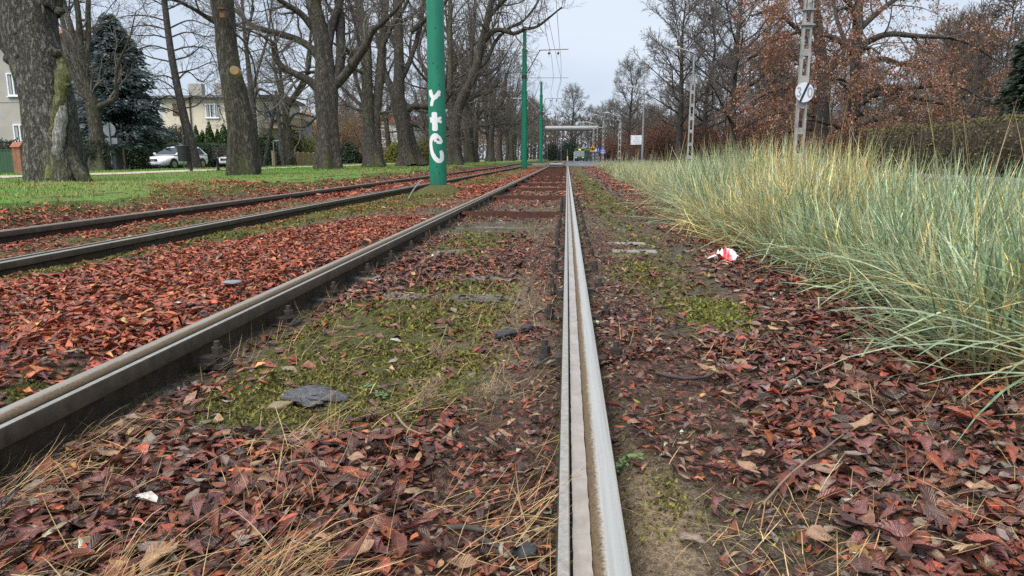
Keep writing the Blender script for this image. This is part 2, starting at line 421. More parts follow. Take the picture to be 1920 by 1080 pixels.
# lawn, path, street on the left
lm = NM('lawn_turf'); q0 = lm.pos()
a1 = lm.noise(70, 5, .7, q0); a2 = lm.noise(1.1, 5, .6, q0)
lc = lm.ramp(a1, [(.25, (.035, .07, .010)), (.5, (.10, .22, .028)), (.78, (.19, .34, .06))])
lc = lm.mix(lm.ramp(a2, [(.42, (0, 0, 0)), (.62, (.7, .7, .7))]), lc, lm.ramp(a1, [(.3, (.06, .06, .012)), (.7, (.20, .19, .055))]))
lm.P(Base__Color=lc, Roughness=.9); lm.bump(a1, .8, .02)
lt = np.concatenate([[0, .02, .05], np.linspace(.08, 1, 40)])
def lawn_x(ys):
    e = (lawnedge(ys) + cshift(ys))[:, None]
    return e + (-24.0 - e) * lt[None]
def lawn_z(x, y):
    e = lawnedge(y) + cshift(y)
    return gz(x, y) + .015 - .05 * (1 - ss(0, .25, e - x))
lawn = grid_mesh('lawn', lawn_x, np.concatenate([np.linspace(-30, 4, 18), geo(4.3, 230, 150)]), lawn_z, [lm.m]); tag(lawn, kind='structure')
pathm = simple('gravel_path', (.42, .36, .27), .9, .25, 8, bump=.3)
PX = -13.35
path = grid_mesh('path', lambda ys: PX + cshift(ys)[:, None] + np.linspace(-.75, .75, 6)[None] + .12 * (fbm(ys * .5, ys * 0, 4)[:, None] - .5), geo(6, 160, 90), lambda x, y: gz(x, y) + .028, [pathm])
tag(path, kind='structure')
asph = NM('wet_asphalt'); ap = asph.pos()
an = asph.noise(90, 4, .7, ap); ab = asph.noise(.6, 4, .6, ap)
asph.P(Base__Color=asph.ramp(an, [(.3, (.035, .036, .038)), (.7, (.085, .086, .09))]), Roughness=asph.ramp(ab, [(.35, (.16, .16, .16)), (.7, (.42, .42, .42))]))
asph.bump(an, .15, .003)
street = grid_mesh('street', lambda ys: np.linspace(-31.5, -24.2, 6)[None] + 0 * ys[:, None], geo(5, 160, 40), lambda x, y: .045 + 0 * x, [asph.m]); tag(street, kind='structure')
road = grid_mesh('road', lambda ys: road_left(ys)[:, None] + (road_right(ys) - road_left(ys))[:, None] * np.linspace(0, 1, 12)[None], np.concatenate([np.linspace(-30, 55, 30), np.linspace(56, 330, 160)]), lambda x, y: .02 + 0 * x, [asph.m]); tag(road, kind='structure')
conc = simple('kerb_concrete', (.30, .29, .27), .8, .25, 5, bump=.3)
kb = MB()
for a, b in zip(np.arange(-20, 60, 1.0), np.arange(-19.01, 61, 1.0)):
    kb.box((6.52, (a + b) / 2, .03), (.15, b - a, .22))
k = kb.build('kerb', conc); tag(k, kind='structure')
kb = MB()
for a in np.arange(-20, 130, 1.0):
    x0 = float(road_right(a + .5)) + .09
    kb.box((x0, a + .495, .03), (.15, .99, .22))
k = kb.build('kerb', conc); tag(k, kind='structure')
# level crossing paving between the rails
cr = NM('crossing_paving'); cp = cr.pos()
cr.P(Base__Color=cr.ramp(cr.noise(14, 4, .6, cp), [(.3, (.22, .215, .21)), (.7, (.38, .37, .36))]), Roughness=.3)
def crx(ys): return cshift(ys)[:, None] + np.linspace(LIP_L + .02, LIP_R - .02, 5)[None]
o = grid_mesh('crossing_paving', crx, np.linspace(72, 88, 20), lambda x, y: ZR - .012 + 0 * x, [cr.m]); tag(o, kind='structure')

# ------------------------------------------------------------------ tram tracks
def mrail():
    s = simple('rail_side', (.068, .054, .040), .6, .35, 18, .35, .4, bdist=.002, dirt=(.11, .08, .05, 1))
    x = NM('rail_lip'); n = x.noise(60, 5, .7, x.pos()); x.P(Base__Color=x.ramp(n, [(.3, (.31, .28, .24)), (.7, (.55, .51, .45))]), Roughness=.34, Metallic=.55); x.bump(n, .2, .001)
    r = NM('rail_rust'); n = r.noise(120, 5, .75, r.pos()); r.P(Base__Color=r.ramp(n, [(.3, (.075, .05, .022)), (.7, (.24, .175, .085))]), Roughness=.55, Metallic=.2); r.bump(n, .5, .002)
    h = NM('rail_head'); n = h.noise(1, 4, .6, h.scale(h.pos(), (160, 3, 10))); n5 = h.noise(90, 4, .7, h.pos())
    h.P(Base__Color=h.ramp(n, [(.3, (.70, .65, .585)), (.75, (.97, .915, .83))]), Roughness=h.ramp(n5, [(.3, (.22, .22, .22)), (.7, (.40, .40, .40))]), Metallic=.85); h.bump(n5, .12, .001)
    def top(name, ca, cb, rough, metal):
        t = NM(name); u = t.attr('u', 'Fac'); pz = t.pos()
        n1 = t.noise(150, 5, .75, pz); n2 = t.noise(1, 4, .6, t.scale(pz, (200, 2.5, 10))); n3 = t.noise(14, 4, .6, t.scale(pz, (1, .5, 1)))
        w = t.math('ADD', t.math('MULTIPLY', u, 1.0), t.math('ADD', t.math('MULTIPLY', t.math('SUBTRACT', n1, .5), .022), t.math('MULTIPLY', t.math('SUBTRACT', n3, .5), .010)))
        inn = t.ramp(w, [(.073, (0, 0, 0)), (.086, (1, 1, 1))]); ed = t.ramp(w, [(.1125, (1, 1, 1)), (.1195, (.15, .15, .15))])
        k = t.math('MULTIPLY', inn, ed)
        met = t.ramp(n2, [(.3, ca), (.75, cb)])
        met = t.mix(t.ramp(w, [(.082, (0, 0, 0)), (.098, (.75, .75, .75)), (.108, (.2, .2, .2))]), met, tuple(c * .93 for c in (cb[0], cb[1] * .97, cb[2] * .90)) + (1,))  # cream band painted across the head, shading that makes it look rounder
        rust = t.ramp(n1, [(.3, (.048, .031, .015)), (.7, (.17, .115, .058))])
        t.P(Base__Color=t.mix(k, rust, met), Roughness=t.math('SUBTRACT', .62, t.math('MULTIPLY', k, .62 - rough)), Metallic=t.math('MULTIPLY', k, metal)); t.bump(t.math('ADD', n1, t.math('MULTIPLY', n3, .6)), .22, .0015)
        return t
    r = h = top('rail_head', (.56, .53, .48), (.84, .80, .73), .30, .8)
    g = NM('rail_groove'); g.P(Base__Color=(.03, .024, .018, 1), Roughness=.6)
    r2 = simple('rail_rust_dark', (.07, .055, .04), .55, .3, 60, .2)
    r2 = h2 = top('rail_head_dull', (.33, .295, .25), (.56, .51, .44), .40, .7)
    return (s, x, r, h, g), (s, x, r2, h2, g)
MR, MRD = mrail()
PROF = [(-.002, -.048), (-.001, -.005), (.002, -.0005), (.0195, 0), (.0215, -.003), (.024, -.04), (.056, -.04), (.0585, -.014), (.064, -.006), (.0735, -.0018), (.085, 0), (.108, -.0005), (.1165, -.004), (.1195, -.011),
        (.119, -.045), (.078, -.062), (.074, -.15), (.135, -.165), (.135, -.18), (-.045, -.18), (-.045, -.165), (.05, -.15), (.046, -.062)]
PMAT = [0, 0, 1, 1, 4, 4, 4, 2, 2, 3, 3, 3, 0, 0, 0, 0, 0, 0, 0, 0, 0, 0, 0]
ry = np.concatenate([np.linspace(-12, 0, 13), geo(.5, 50, 70), np.linspace(51, 100, 50), np.linspace(103, 300, 60)])
def rail(parent, xin, sgn):
    """xin: x of the lip's inner edge; sgn +1: head lies on +x."""
    pr = np.array(PROF); n = len(pr); N = len(ry)
    V = np.zeros((N, n, 3)); V[:, :, 0] = xin + sgn * pr[None, :, 0] + cshift(ry)[:, None]
    V[:, :, 1] = ry[:, None]; V[:, :, 2] = ZR + pr[None, :, 1]
    idx = np.arange(N * n).reshape(N, n); a, b = idx[:-1], idx[1:]
    q = np.stack([a, np.roll(a, -1, 1), np.roll(b, -1, 1), b], -1)
    if sgn > 0: q = q[..., ::-1]
    mi = np.repeat(np.array(PMAT)[None], N - 1, 0).ravel()
    me = mesh_np('rail', V.reshape(-1, 3), [q.reshape(-1, 4)], MR if sgn > 0 and xin > -1 else MRD, True, mi=mi, extra={'u': np.tile(pr[:, 0], N)})
    o = link('rail', me, parent)
    m = o.modifiers.new('e', 'EDGE_SPLIT'); m.split_angle = math.radians(35)
    return o
silt = NM('groove_silt'); sn = silt.noise(30, 4, .6, silt.pos())
silt.P(Base__Color=silt.ramp(silt.math('ADD', silt.math('MULTIPLY', sn, .45), silt.math('MULTIPLY', silt.noise(1, 5, .65, silt.scale(silt.pos(), (30, 9, 10))), .55)), [(.3, (.20, .17, .14)), (.7, (.37, .325, .285))]), Roughness=silt.ramp(silt.noise(9, 3, .6, silt.pos()), [(.35, (.12, .12, .12)), (.7, (.45, .45, .45))])); silt.bump(sn, .1, .001)
def groove(parent, xin, sgn, y0=-10, y1=60, dz=-.0125):
    ys = np.concatenate([np.arange(y0, .8, .2), geo(.8, y1, 420)])
    w = np.linspace(.0245, .0575, 4); 
    X = xin + sgn * w[None] + cshift(ys)[:, None]; e = (fbm(ys * 38, ys * 0, 3) - .5) * .0022
    X[:, 0] += sgn * (e + .0025); X[:, -1] += sgn * (fbm(ys * 41, ys * 0, 9) - .5) * .003
    Z = ZR + dz + .002 * (fbm(X * 60, ys[:, None] * 14 + 0 * X, 2) - .5)
    V = np.stack([X, np.repeat(ys[:, None], 4, 1), Z], -1).reshape(-1, 3)
    idx = np.arange(len(ys) * 4).reshape(-1, 4); q = np.stack([idx[:-1, :-1], idx[:-1, 1:], idx[1:, 1:], idx[1:, :-1]], -1).reshape(-1, 4)
    if sgn < 0: q = q[:, ::-1]
    return link('groove_silt', mesh_np('groove_silt', V, [q], [silt.m]), parent)

M_BOLT = simple('bolt_steel', (.062, .052, .044), .55, .4, 40, .3, .5)
def clip_mesh(side):
    """rail clip: base plate, clip block, stud and hexagonal nut; side=+1: rail lies on +x."""
    b = MB(); b.box((.01 * side, 0, .012), (.10, .075, .02)); b.box((.03 * side, 0, .032), (.07, .05, .022))
    for (r, z0, z1, n) in ((.026, .043, .05, 12), (.021, .05, .078, 6), (.011, .078, .10, 8)):
        th = np.arange(n) * 2 * PI / n
        b.ext(np.stack([r * np.cos(th), r * np.sin(th)], 1), 2, z0, z1)
    return b.mesh('rail_clip', M_BOLT)
CLIP = {s: clip_mesh(s) for s in (1, -1)}
M_SLEEP = simple('sleeper_wood', (.105, .096, .082), .85, .4, 3, bump=.6, dirt=(.04, .035, .02, 1))
M_TIE = simple('tie_bar_rust', (.085, .032, .022), .7, .4, 14, .2, .5)
rng = np.random.default_rng(7)
sleeper_y = 2.46 + .655 * np.arange(0, 44)
def track(label, xl, xr, near):
    r = empty('tram_track', (0, 0, 0), label, 'tram track')
    R2 = rail(r, xr, 1); L2 = rail(r, xl, -1)
    groove(R2, xr, 1, dz=-.0125 if near else -.03); groove(L2, xl, -1, dz=-.032)
    return r, L2, R2
T1, T1L, T1R = track('near tram track of grooved rails with rusty tie bars, running under the viewer', LIP_L, LIP_R, True)
for k, y in enumerate(sleeper_y[:16]):
    b = MB(); n = 9
    xs = np.linspace(-1.95, .62, n); top = (-.022 if k < 2 else -.002 if k < 4 else -.006) + .006 * rng.random() + .007 * rng.standard_normal(n)
    for i in range(n - 1):
        w = .085 + .012 * rng.standard_normal()
        b.box(((xs[i] + xs[i + 1]) / 2, y + .004 * rng.standard_normal(), top[i] - .06), (xs[i + 1] - xs[i] - .001, 2 * w, .12))
    b.build('sleeper', M_SLEEP, T1, bevel=.006 if k < 6 else 0)
    if k < 16:
        for xin, s, par in ((LIP_L + .062, -1, T1L), (LIP_R - .062, 1, T1R), (LIP_R + .19, -1, T1R)):
            o = link('rail_clip', CLIP[s], par, (xin, y + .012 * rng.standard_normal(), (-.018 if s < 0 and xin < -1 else .008) + .012 * rng.random()))
            o.rotation_euler = (0, 0, .15 * rng.standard_normal())
for y in (9.0, 12.9, 16.2, 19.3, 22.4, 25.2, 28.3, 31.6, 35, 38.3, 41.5, 45, 48, 51, 54, 57):
    b = MB(); b.box(((LIP_L + LIP_R) / 2 + float(cshift(y)), y, .038), (LIP_R - LIP_L + .1, .014, .095))
    for sx in (LIP_L + .03, LIP_R - .03): b.tube([(sx - .02 + float(cshift(y)), y - .02, .05), (sx + .02 + float(cshift(y)), y - .02, .05)], .02, 6)
    b.build('tie_bar', M_TIE, T1)
T2, T2L, T2Rr = track('far tram track sunk in red leaves below the lawn bank', T2_L + .1195, T2_R - .1195, False)
# ------------------------------------------------------------------ tree machinery
def kids(P, R, rng, per, t0, t1, ang, length, radf, n, up=.05, wig=.18, rmax=None, taper=.8, falloff=.5, rmin=.004, downfirst=0.0):
    """children of every polyline in P (N,m,3) with radii R; vectorised. returns P2,R2."""
    N, m, _ = P.shape; M = N * per
    par = np.repeat(np.arange(N), per)
    k = np.tile(np.arange(per), N)
    t = t0 + (t1 - t0) * (k + rng.random(M)) / per
    f = t * (m - 1); i = np.clip(f.astype(int), 0, m - 2); w = (f - i)[:, None]
    p = P[par, i] * (1 - w) + P[par, i + 1] * w
    r = R[par, i] * (1 - w[:, 0]) + R[par, i + 1] * w[:, 0]
    T = P[par, i + 1] - P[par, i]; T /= np.linalg.norm(T, axis=1, keepdims=True) + 1e-9
    a = rng.standard_normal((M, 3)); a -= (a * T).sum(1, keepdims=True) * T; a /= np.linalg.norm(a, axis=1, keepdims=True) + 1e-9
    an = np.radians(ang) * (1 + .25 * rng.standard_normal(M))
    d = np.cos(an)[:, None] * T + np.sin(an)[:, None] * a
    Ln = length * (1 - falloff * (t - t0) / max(t1 - t0, 1e-6)) * (.6 + .8 * rng.random(M))
    r0 = np.maximum(r * radf * (.75 + .4 * rng.random(M)), rmin)
    if rmax is not None: r0 = np.minimum(r0, rmax)
    out = np.empty((M, n, 3)); out[:, 0] = p
    bend = rng.standard_normal((M, 3)) * wig * .5
    for s in range(1, n):
        d = d + wig * rng.standard_normal((M, 3)) + bend / n
        d[:, 2] += up - downfirst * (1 - s / n)
        d /= np.linalg.norm(d, axis=1, keepdims=True)
        out[:, s] = out[:, s - 1] + d * (Ln / (n - 1))[:, None]
    R2 = r0[:, None] * (1 - taper * np.linspace(0, 1, n)[None])
    return out, R2

def cat_tubes(levels):
    """levels: list of (P,R,sides) -> one V, quads."""
    Vs, Fs, off = [], [], 0
    for P, R, s in levels:
        if len(P) == 0: continue
        V, q = tubes(P, R, s); Vs.append(V); Fs.append(q + off); off += len(V)
    return np.concatenate(Vs), np.concatenate(Fs)

def trunk_np(P, R, sides=28, flare=.5, flute=.10, lump=.06, seed=0, hflare=.55, flarelen=.9):
    n = len(P); rng = np.random.default_rng(seed)
    th = np.arange(sides) * 2 * PI / sides
    h = np.concatenate([[0], np.cumsum(np.linalg.norm(np.diff(P, axis=0), axis=1))])
    k = rng.integers(4, 7); ph = rng.random() * 6
    tw = .25 * h[:, None]
    mod = 1 + flute * np.cos(k * th[None] + ph + tw) * np.exp(-h / 3.0)[:, None] + .5 * flute * np.cos(3 * th[None] + ph * 2 - tw * .7)
    mod += flare * np.exp(-(h / flarelen) ** 1.3)[:, None] * (1 + hflare * np.cos(k * th[None] + ph) + .3 * np.cos((k - 2) * th[None] + 1.3))
    # lumps and vertical fissures
    a, b = np.meshgrid(th, h)
    mod += lump * 2 * (fbm(np.cos(a) * 1.6 + 7 + seed, np.sin(a) * 1.6 + b * 1.1, seed) - .5)
    mod += .055 * (vnoise(a * sides / 2.5 / PI * 2.2, b * 1.7, seed + 3) - .5)
    V, q = tubes(P[None], R[None], sides, mod=mod[None])
    return V, q

def path_px(pts, d, dd=0.0, n=14, ext=None):
    """polyline of photo points (px,py,width px) at depth d (+dd metres drift to the end) -> P (n,3), R (n,)."""
    m = len(pts); out = []
    for i, (x, y, w) in enumerate(pts):
        di = d + dd * (i / max(m - 1, 1)) ** 1.5
        p = W(x, y, di); out.append([*p, w * .5 / F * di])
    Q = resample(np.array(out), n)
    return Q[:, :3], np.maximum(Q[:, 3], .004)

def twig_levels(limbs, rng, spec, sides=(5, 3, 3)):
    """limbs: list of (P,R) any n -> resampled, then grown by spec levels."""
    n0 = 12
    P = np.stack([resample(p, n0) for p, r in limbs]); R = np.stack([np.interp(np.linspace(0, 1, n0), np.linspace(0, 1, len(r)), r) for p, r in limbs])
    lv = []
    for j, sp in enumerate(spec):
        P, R = kids(P, R, rng, **sp); lv.append((P, R, sides[min(j, len(sides) - 1)]))
    return lv

def leaf_quads(base, rng, per, size, spread, colf, droop=.3, mats=None, aspect=.6):
    """small leaf faces round the points base (N,3). colf(M)->rgb. returns V, F, col"""
    M = len(base) * per
    c = np.repeat(base, per, 0) + rng.standard_normal((M, 3)) * spread
    a = rng.standard_normal((M, 3)); a[:, 2] -= droop; a /= np.linalg.norm(a, axis=1, keepdims=True)
    b = rng.standard_normal((M, 3)); b -= (a * b).sum(1, keepdims=True) * a; b /= np.linalg.norm(b, axis=1, keepdims=True)
    s = size * (.6 + .8 * rng.random(M))[:, None]
    V = np.stack([c - a * s * .5, c + b * s * aspect * .5, c + a * s * .5, c - b * s * aspect * .5], 1).reshape(-1, 3)
    F_ = np.arange(M * 4).reshape(M, 4)
    return V, F_, np.repeat(colf(M), 4, 0)

def pal(rng, cols, wts, var=.18):
    cols = np.array(cols); wts = np.array(wts) / np.sum(wts)
    def f(M):
        c = cols[rng.choice(len(cols), M, p=wts)]
        return c * (1 + var * rng.standard_normal((M, 1))).clip(.4, 1.8) * (1 + .06 * rng.standard_normal((M, 3)))
    return f

SPEC_HERO = [dict(per=11, t0=.12, t1=1, ang=52, length=1.9, radf=.5, n=8, up=.07, wig=.22, rmax=.05, rmin=.014),
             dict(per=6, t0=.1, t1=1, ang=45, length=1.0, radf=.6, n=5, up=.05, wig=.2, rmin=.007),
             dict(per=5, t0=.15, t1=1, ang=42, length=.55, radf=.7, n=3, up=.06, wig=.2, rmin=.0045, taper=.6)]

def hero_tree(name, label, group, d, trunk, limbs, bmat, seed, spec=SPEC_HERO, flare=.45, sides=30, dds=None, flute=.09, base_z=None, cat='tree'):
    """trunk: list of photo points from the ground up; limbs: lists of photo points."""
    rng = np.random.default_rng(seed)
    P, R = path_px(trunk, d, 0, 46)
    b = P[0].copy(); z0 = float(gz(b[0], b[1])) - .08 if base_z is None else base_z
    P[:, 2] += (z0 - P[0, 2]) * np.exp(-np.linspace(0, 6, len(P)))
    root = empty(name, (b[0], b[1], z0), label, cat, group)
    org = np.array([b[0], b[1], z0])
    V, q = trunk_np(P - org, R, sides, flare, flute, .07, seed)
    link('trunk', mesh_np('trunk', V, [q], [bmat]), root)
    ls = []
    for i, l in enumerate(limbs):
        dd = (rng.random() - .5) * 3.2 if dds is None else dds[i]
        p, r = path_px(l, d, dd, 26); r = r * (1 + .08 * (fbm(np.arange(26) * .6, np.zeros(26), seed + i) - .5) * 2)
        V, q = trunk_np(p - org, r, 12, 0, .05, .08, seed + i)
        link('limb', mesh_np('limb', V, [q], [bmat]), root); ls.append((p - org, r))
    ls2 = ls + [(P[len(P) // 2:] - org, R[len(P) // 2:])]
    lv = twig_levels(ls2, rng, spec)
    V, q = cat_tubes(lv)
    link('crown', mesh_np('crown', V, [q], [M_TWIG]), root)
    return root

def gen_tree_meshes(seed, H, r0, fork=.3, nstem=4, spread=.35, mode='chestnut', twig=1.0, bmat=None, detail=3, tmat=None):
    """returns list of (partname, mesh) with the base at the origin."""
    rng = np.random.default_rng(seed)
    bmat = bmat or M_BARKD; tmat = tmat or M_TWIG
    parts = []
    if mode == 'chestnut':
        hf = H * fork * (.9 + .2 * rng.random())
        P = resample(np.array([[0, 0, -.1], [.05 * rng.standard_normal(), .05 * rng.standard_normal(), hf * .5], [.12 * rng.standard_normal(), .12 * rng.standard_normal(), hf * 1.05]]), 22)
        R = r0 * np.linspace(1, .82, 22)
        V, q = trunk_np(P, R, 20, .5, .09, .08, seed); parts.append(('trunk', mesh_np('trunk', V, [q], [bmat])))
        st = []
        for k in range(nstem):
            az = 2 * PI * (k + .6 * rng.random()) / nstem; sp = spread * (.5 + rng.random()); h1 = H * (.8 + .25 * rng.random())
            pts = [P[-3] - [0, 0, .1], P[-3] + [math.cos(az) * r0 * .8, math.sin(az) * r0 * .8, H * .08]]
            for f in (.35, .65, 1.0):
                o = (h1 - hf) * f * sp + .5 * rng.standard_normal() * .5
                pts.append(np.array([math.cos(az) * o, math.sin(az) * o, hf + (h1 - hf) * f]) + .35 * rng.standard_normal(3) * [1, 1, 0])
            p = resample(np.array(pts), 18); r = r0 * .48 * np.linspace(1, .10, 18) * (.8 + .4 * rng.random()); st.append((p, r))
        for k in range(4):          # low heavy limbs that reach out and turn up
            az = rng.random() * 6.28; l = (3.0 + 3.4 * rng.random()) * H / 16; z = hf * (.85 + .5 * rng.random())
            a = np.array([math.cos(az), math.sin(az), 0])
            pts = [[0, 0, z], a * l * .3 + [0, 0, z + .4], a * l * .7 + [0, 0, z + .5 + rng.random()], a * l + [0, 0, z + 1.5 + 1.5 * rng.random()]]
            pts = [np.array(x) + .25 * rng.standard_normal(3) * (i > 0) for i, x in enumerate(pts)]
            st.append((resample(np.array(pts), 18), r0 * .34 * np.linspace(1, .25, 18)))
        V = []; 
        VV, FF, off = [], [], 0
        for j, (p, r) in enumerate(st):
            v, q = trunk_np(p, r, 9, 0, .05, .08, seed + j); VV.append(v); FF.append(q + off); off += len(v)
        s = H / 16
        spec = [dict(per=8, t0=.15, t1=1, ang=55, length=3.4 * s, radf=.5, n=8, up=.06, wig=.2, rmax=.09, rmin=.02),
                dict(per=6, t0=.12, t1=1, ang=48, length=1.5 * s, radf=.55, n=6, up=.05, wig=.2, rmin=.012 * twig),
                dict(per=4, t0=.1, t1=1, ang=45, length=.85 * s, radf=.6, n=3, up=.04, wig=.2, rmin=.009 * twig, taper=.6),
                dict(per=3, t0=.2, t1=1, ang=40, length=.4 * s, radf=.8, n=3, up=.03, wig=.2, rmin=.007 * twig, taper=.4)][:detail]
        lv = twig_levels(st, rng, spec)
        parts.append(('branches', mesh_np('branches', np.concatenate(VV), [np.concatenate(FF)], [bmat])))
        V, q = cat_tubes(lv); parts.append(('crown', mesh_np('crown', V, [q], [tmat])))
        return parts, lv
    if mode == 'upright':           # straight leader, ascending side limbs, egg-shaped crown of fine twigs
        P = resample(np.array([[0, 0, -.1], [.1 * rng.standard_normal(), .1 * rng.standard_normal(), H * .4], [.2 * rng.standard_normal(), .2 * rng.standard_normal(), H * .75], [.1, .1, H]]), 30)
        R = r0 * np.linspace(1, .06, 30) ** .9
        V, q = trunk_np(P, R, 12, .35, .05, .05, seed); parts.append(('trunk', mesh_np('trunk', V, [q], [bmat])))
        nl = 30; t = np.linspace(fork, .96, nl); out = []
        for k in range(nl):
            az = k * 2.4 + .5 * rng.random(); i = int(t[k] * 29); u = (t[k] - fork) / (1 - fork)
            l = H * spread * (1.05 - u) ** .75 * (.7 + .5 * rng.random())
            a = np.array([math.cos(az), math.sin(az), 0.]); rise = .25 + .85 * u + .2 * rng.random()
            pts = [P[i], P[i] + a * l * .35 + [0, 0, l * .35 * rise], P[i] + a * l * .75 + [0, 0, l * .75 * rise + .1 * l], P[i] + a * l + [0, 0, l * rise + .35 * l * .3]]
            pts = [np.array(x) + .04 * l * rng.standard_normal(3) * (j > 0) for j, x in enumerate(pts)]
            out.append((resample(np.array(pts), 12), max(R[i] * .42, .02) * np.linspace(1, .2, 12)))
        s = H / 15
        spec = [dict(per=7, t0=.15, t1=1, ang=42, length=2.0 * s, radf=.5, n=6, up=.05, wig=.15, rmax=.05, rmin=.014 * twig),
                dict(per=6, t0=.1, t1=1, ang=40, length=.95 * s, radf=.6, n=4, up=.04, wig=.16, rmin=.010 * twig, taper=.6),
                dict(per=3, t0=.1, t1=1, ang=38, length=.55 * s, radf=.7, n=3, up=.03, wig=.16, rmin=.008 * twig, taper=.4)][:detail]
        lv = twig_levels(out, rng, spec)
        V, q = cat_tubes([(np.stack([p for p, r in out]), np.stack([r for p, r in out]), 6)])
        parts.append(('branches', mesh_np('branches', V, [q], [bmat])))
        V, q = cat_tubes(lv); parts.append(('crown', mesh_np('crown', V, [q], [tmat])))
        return parts, lv

def place(parts, name, loc, label, cat='tree', group=None, rz=0.0, sc=1.0):
    r = empty(name, loc, label, cat, group, rz); r.scale = (sc, sc, sc)
    for pn, me in parts: link(pn, me, r)
    return r

# ------------------------------------------------------------------ hero trees of the left row (points measured off the photograph)
G_ROW = 'bare trees of the park row left of the tram tracks'
Z3 = lambda pts, k=400: [(k + x / 3, y / 3, w / 3) for x, y, w in pts]
THUGE = hero_tree('chestnut_tree', 'huge old tree with broad fluted grey trunk, a yellow-green moss ridge and lumpy burrs', G_ROW, 14.2,
          [(110, 337, 82), (106, 300, 82), (99, 240, 82), (91, 190, 84), (77, 133, 86), (61, 75, 88), (54, 20, 92), (50, -40, 86)],
          [[(52, -10, 75), (20, -80, 60), (-40, -200, 48), (-90, -420, 30)], [(75, 20, 70), (98, -70, 58), (110, -200, 46), (160, -430, 28)],
           [(40, 110, 40), (5, 60, 40), (-30, -10, 34), (-90, -120, 25)],
           [(100, 108, 9), (88, 80, 7.5), (84, 40, 6), (77, -20, 4), (70, -80, 2)]],
          M_BARKL, 11, flare=.16, sides=64, dds=[-1, 1.0, -.5, -.6], flute=.07,
          spec=[dict(per=4, t0=.45, t1=1, ang=52, length=1.6, radf=.4, n=8, up=.07, wig=.22, rmax=.04, rmin=.012)] + SPEC_HERO[1:])
hero_tree('park_tree', 'forked mid-sized tree with a mossy low branch, between the huge trunk and the blue spruce', G_ROW, 31,
          [(187, 318, 33), (183, 280, 25), (179, 240, 22), (174, 205, 22), (166, 165, 17), (157, 133, 17)],
          [[(158, 140, 13), (140, 95, 12), (132, 50, 11), (118, 0, 10), (100, -120, 6)], [(156, 136, 13), (150, 80, 12), (147, 30, 10), (140, -40, 8), (150, -150, 4)],
           [(176, 205, 12), (198, 194, 10), (215, 186, 9), (219, 172, 8), (217, 150, 6), (224, 115, 4.5), (243, 70, 3), (255, 20, 1.5)],
           [(172, 195, 14), (150, 160, 12), (128, 125, 11), (122, 60, 9), (105, 0, 8)],
           [(160, 140, 10), (166, 70, 10), (165, 20, 9), (170, -60, 6)]],
          M_BARKM, 12, dds=[1, -1, -1, 1.5, .5], sides=20, spec=[dict(SPEC_HERO[0], per=6, rmin=.02), dict(SPEC_HERO[1], rmin=.011), dict(SPEC_HERO[2], rmin=.009)])
rs = np.random.default_rng(5)
lims = []
for k in range(20):
    t = min(1, max(0, k / 19 + .03 * rs.standard_normal())); y0 = 215 - 215 * t; x0 = np.interp(y0, [0, 60, 150, 220], [308, 317, 330, 345]); s = 1 if k % 2 else -1
    l = 45 + 75 * rs.random()
    lims.append([(x0, y0, 3.2), (x0 + s * l * .35, y0 - 16 * rs.random() - 4, 2.4), (x0 + s * l * .75, y0 - 26 + 30 * rs.random(), 1.7), (x0 + s * l * 1.1, y0 - 20 + 56 * rs.random(), 1.0)])
hero_tree('park_tree', 'slim leaning tree with drooping side twigs, growing beside the silver car', G_ROW, 37,
          [(366, 315, 20), (356, 260, 17), (345, 220, 15), (330, 150, 13), (317, 75, 12), (308, 0, 11), (300, -90, 8), (296, -200, 3)],
          lims, M_BARKG, 13, sides=16, flare=.35, spec=[dict(per=9, t0=.1, t1=1, ang=48, length=1.5, radf=.6, n=6, up=.0, wig=.2, rmin=.012), dict(per=7, t0=.1, t1=1, ang=45, length=.8, radf=.7, n=4, up=0, wig=.2, rmin=.009, taper=.5)])
TLEAN = hero_tree('chestnut_tree', 'thick leaning trunk with a sawn-off stub and a small bird box, beside the bench', G_ROW, 19.5,
          [(457, 327, 48), (456, 295, 47), (453, 240, 47), (442, 180, 44), (431, 133, 40), (424, 90, 38), (421, 45, 38), (415, 0, 42), (406, -60, 40), (392, -150, 34)],
          [[(405, 40, 15), (388, 32, 9), (367, 19, 7), (340, 5, 6), (310, -8, 5), (270, -40, 3)],
           [(400, -100, 24), (440, -190, 20), (480, -300, 12)], [(396, -130, 24), (350, -220, 20), (320, -330, 12)],
           [(432, 60, 5), (455, 75, 4), (476, 120, 3), (480, 165, 2)]],
          M_BARKM, 14, flare=.25, dds=[-1.5, 1, -1, .5], sides=40, spec=[dict(SPEC_HERO[0], per=7), SPEC_HERO[1], SPEC_HERO[2]])
hero_tree('park_tree', 'thin dark tree close behind the thick leaning trunk with the sawn stub', G_ROW, 33,
          [(482, 318, 14), (477, 250, 12), (473, 190, 11), (466, 130, 9), (461, 85, 7), (455, 20, 6), (450, -60, 4)],
          [[(473, 170, 6), (487, 120, 5), (503, 62, 4), (510, 0, 3)], [(474, 190, 5), (455, 150, 4), (446, 100, 3), (440, 40, 2)], [(475, 190, 5), (487, 167, 5), (520, 185, 3), (540, 200, 2)], [(462, 90, 5), (470, 40, 4), (476, -20, 3)]],
          M_BARKG, 15, sides=12, spec=[dict(SPEC_HERO[0], per=7, rmin=.016), dict(SPEC_HERO[1], rmin=.010)])
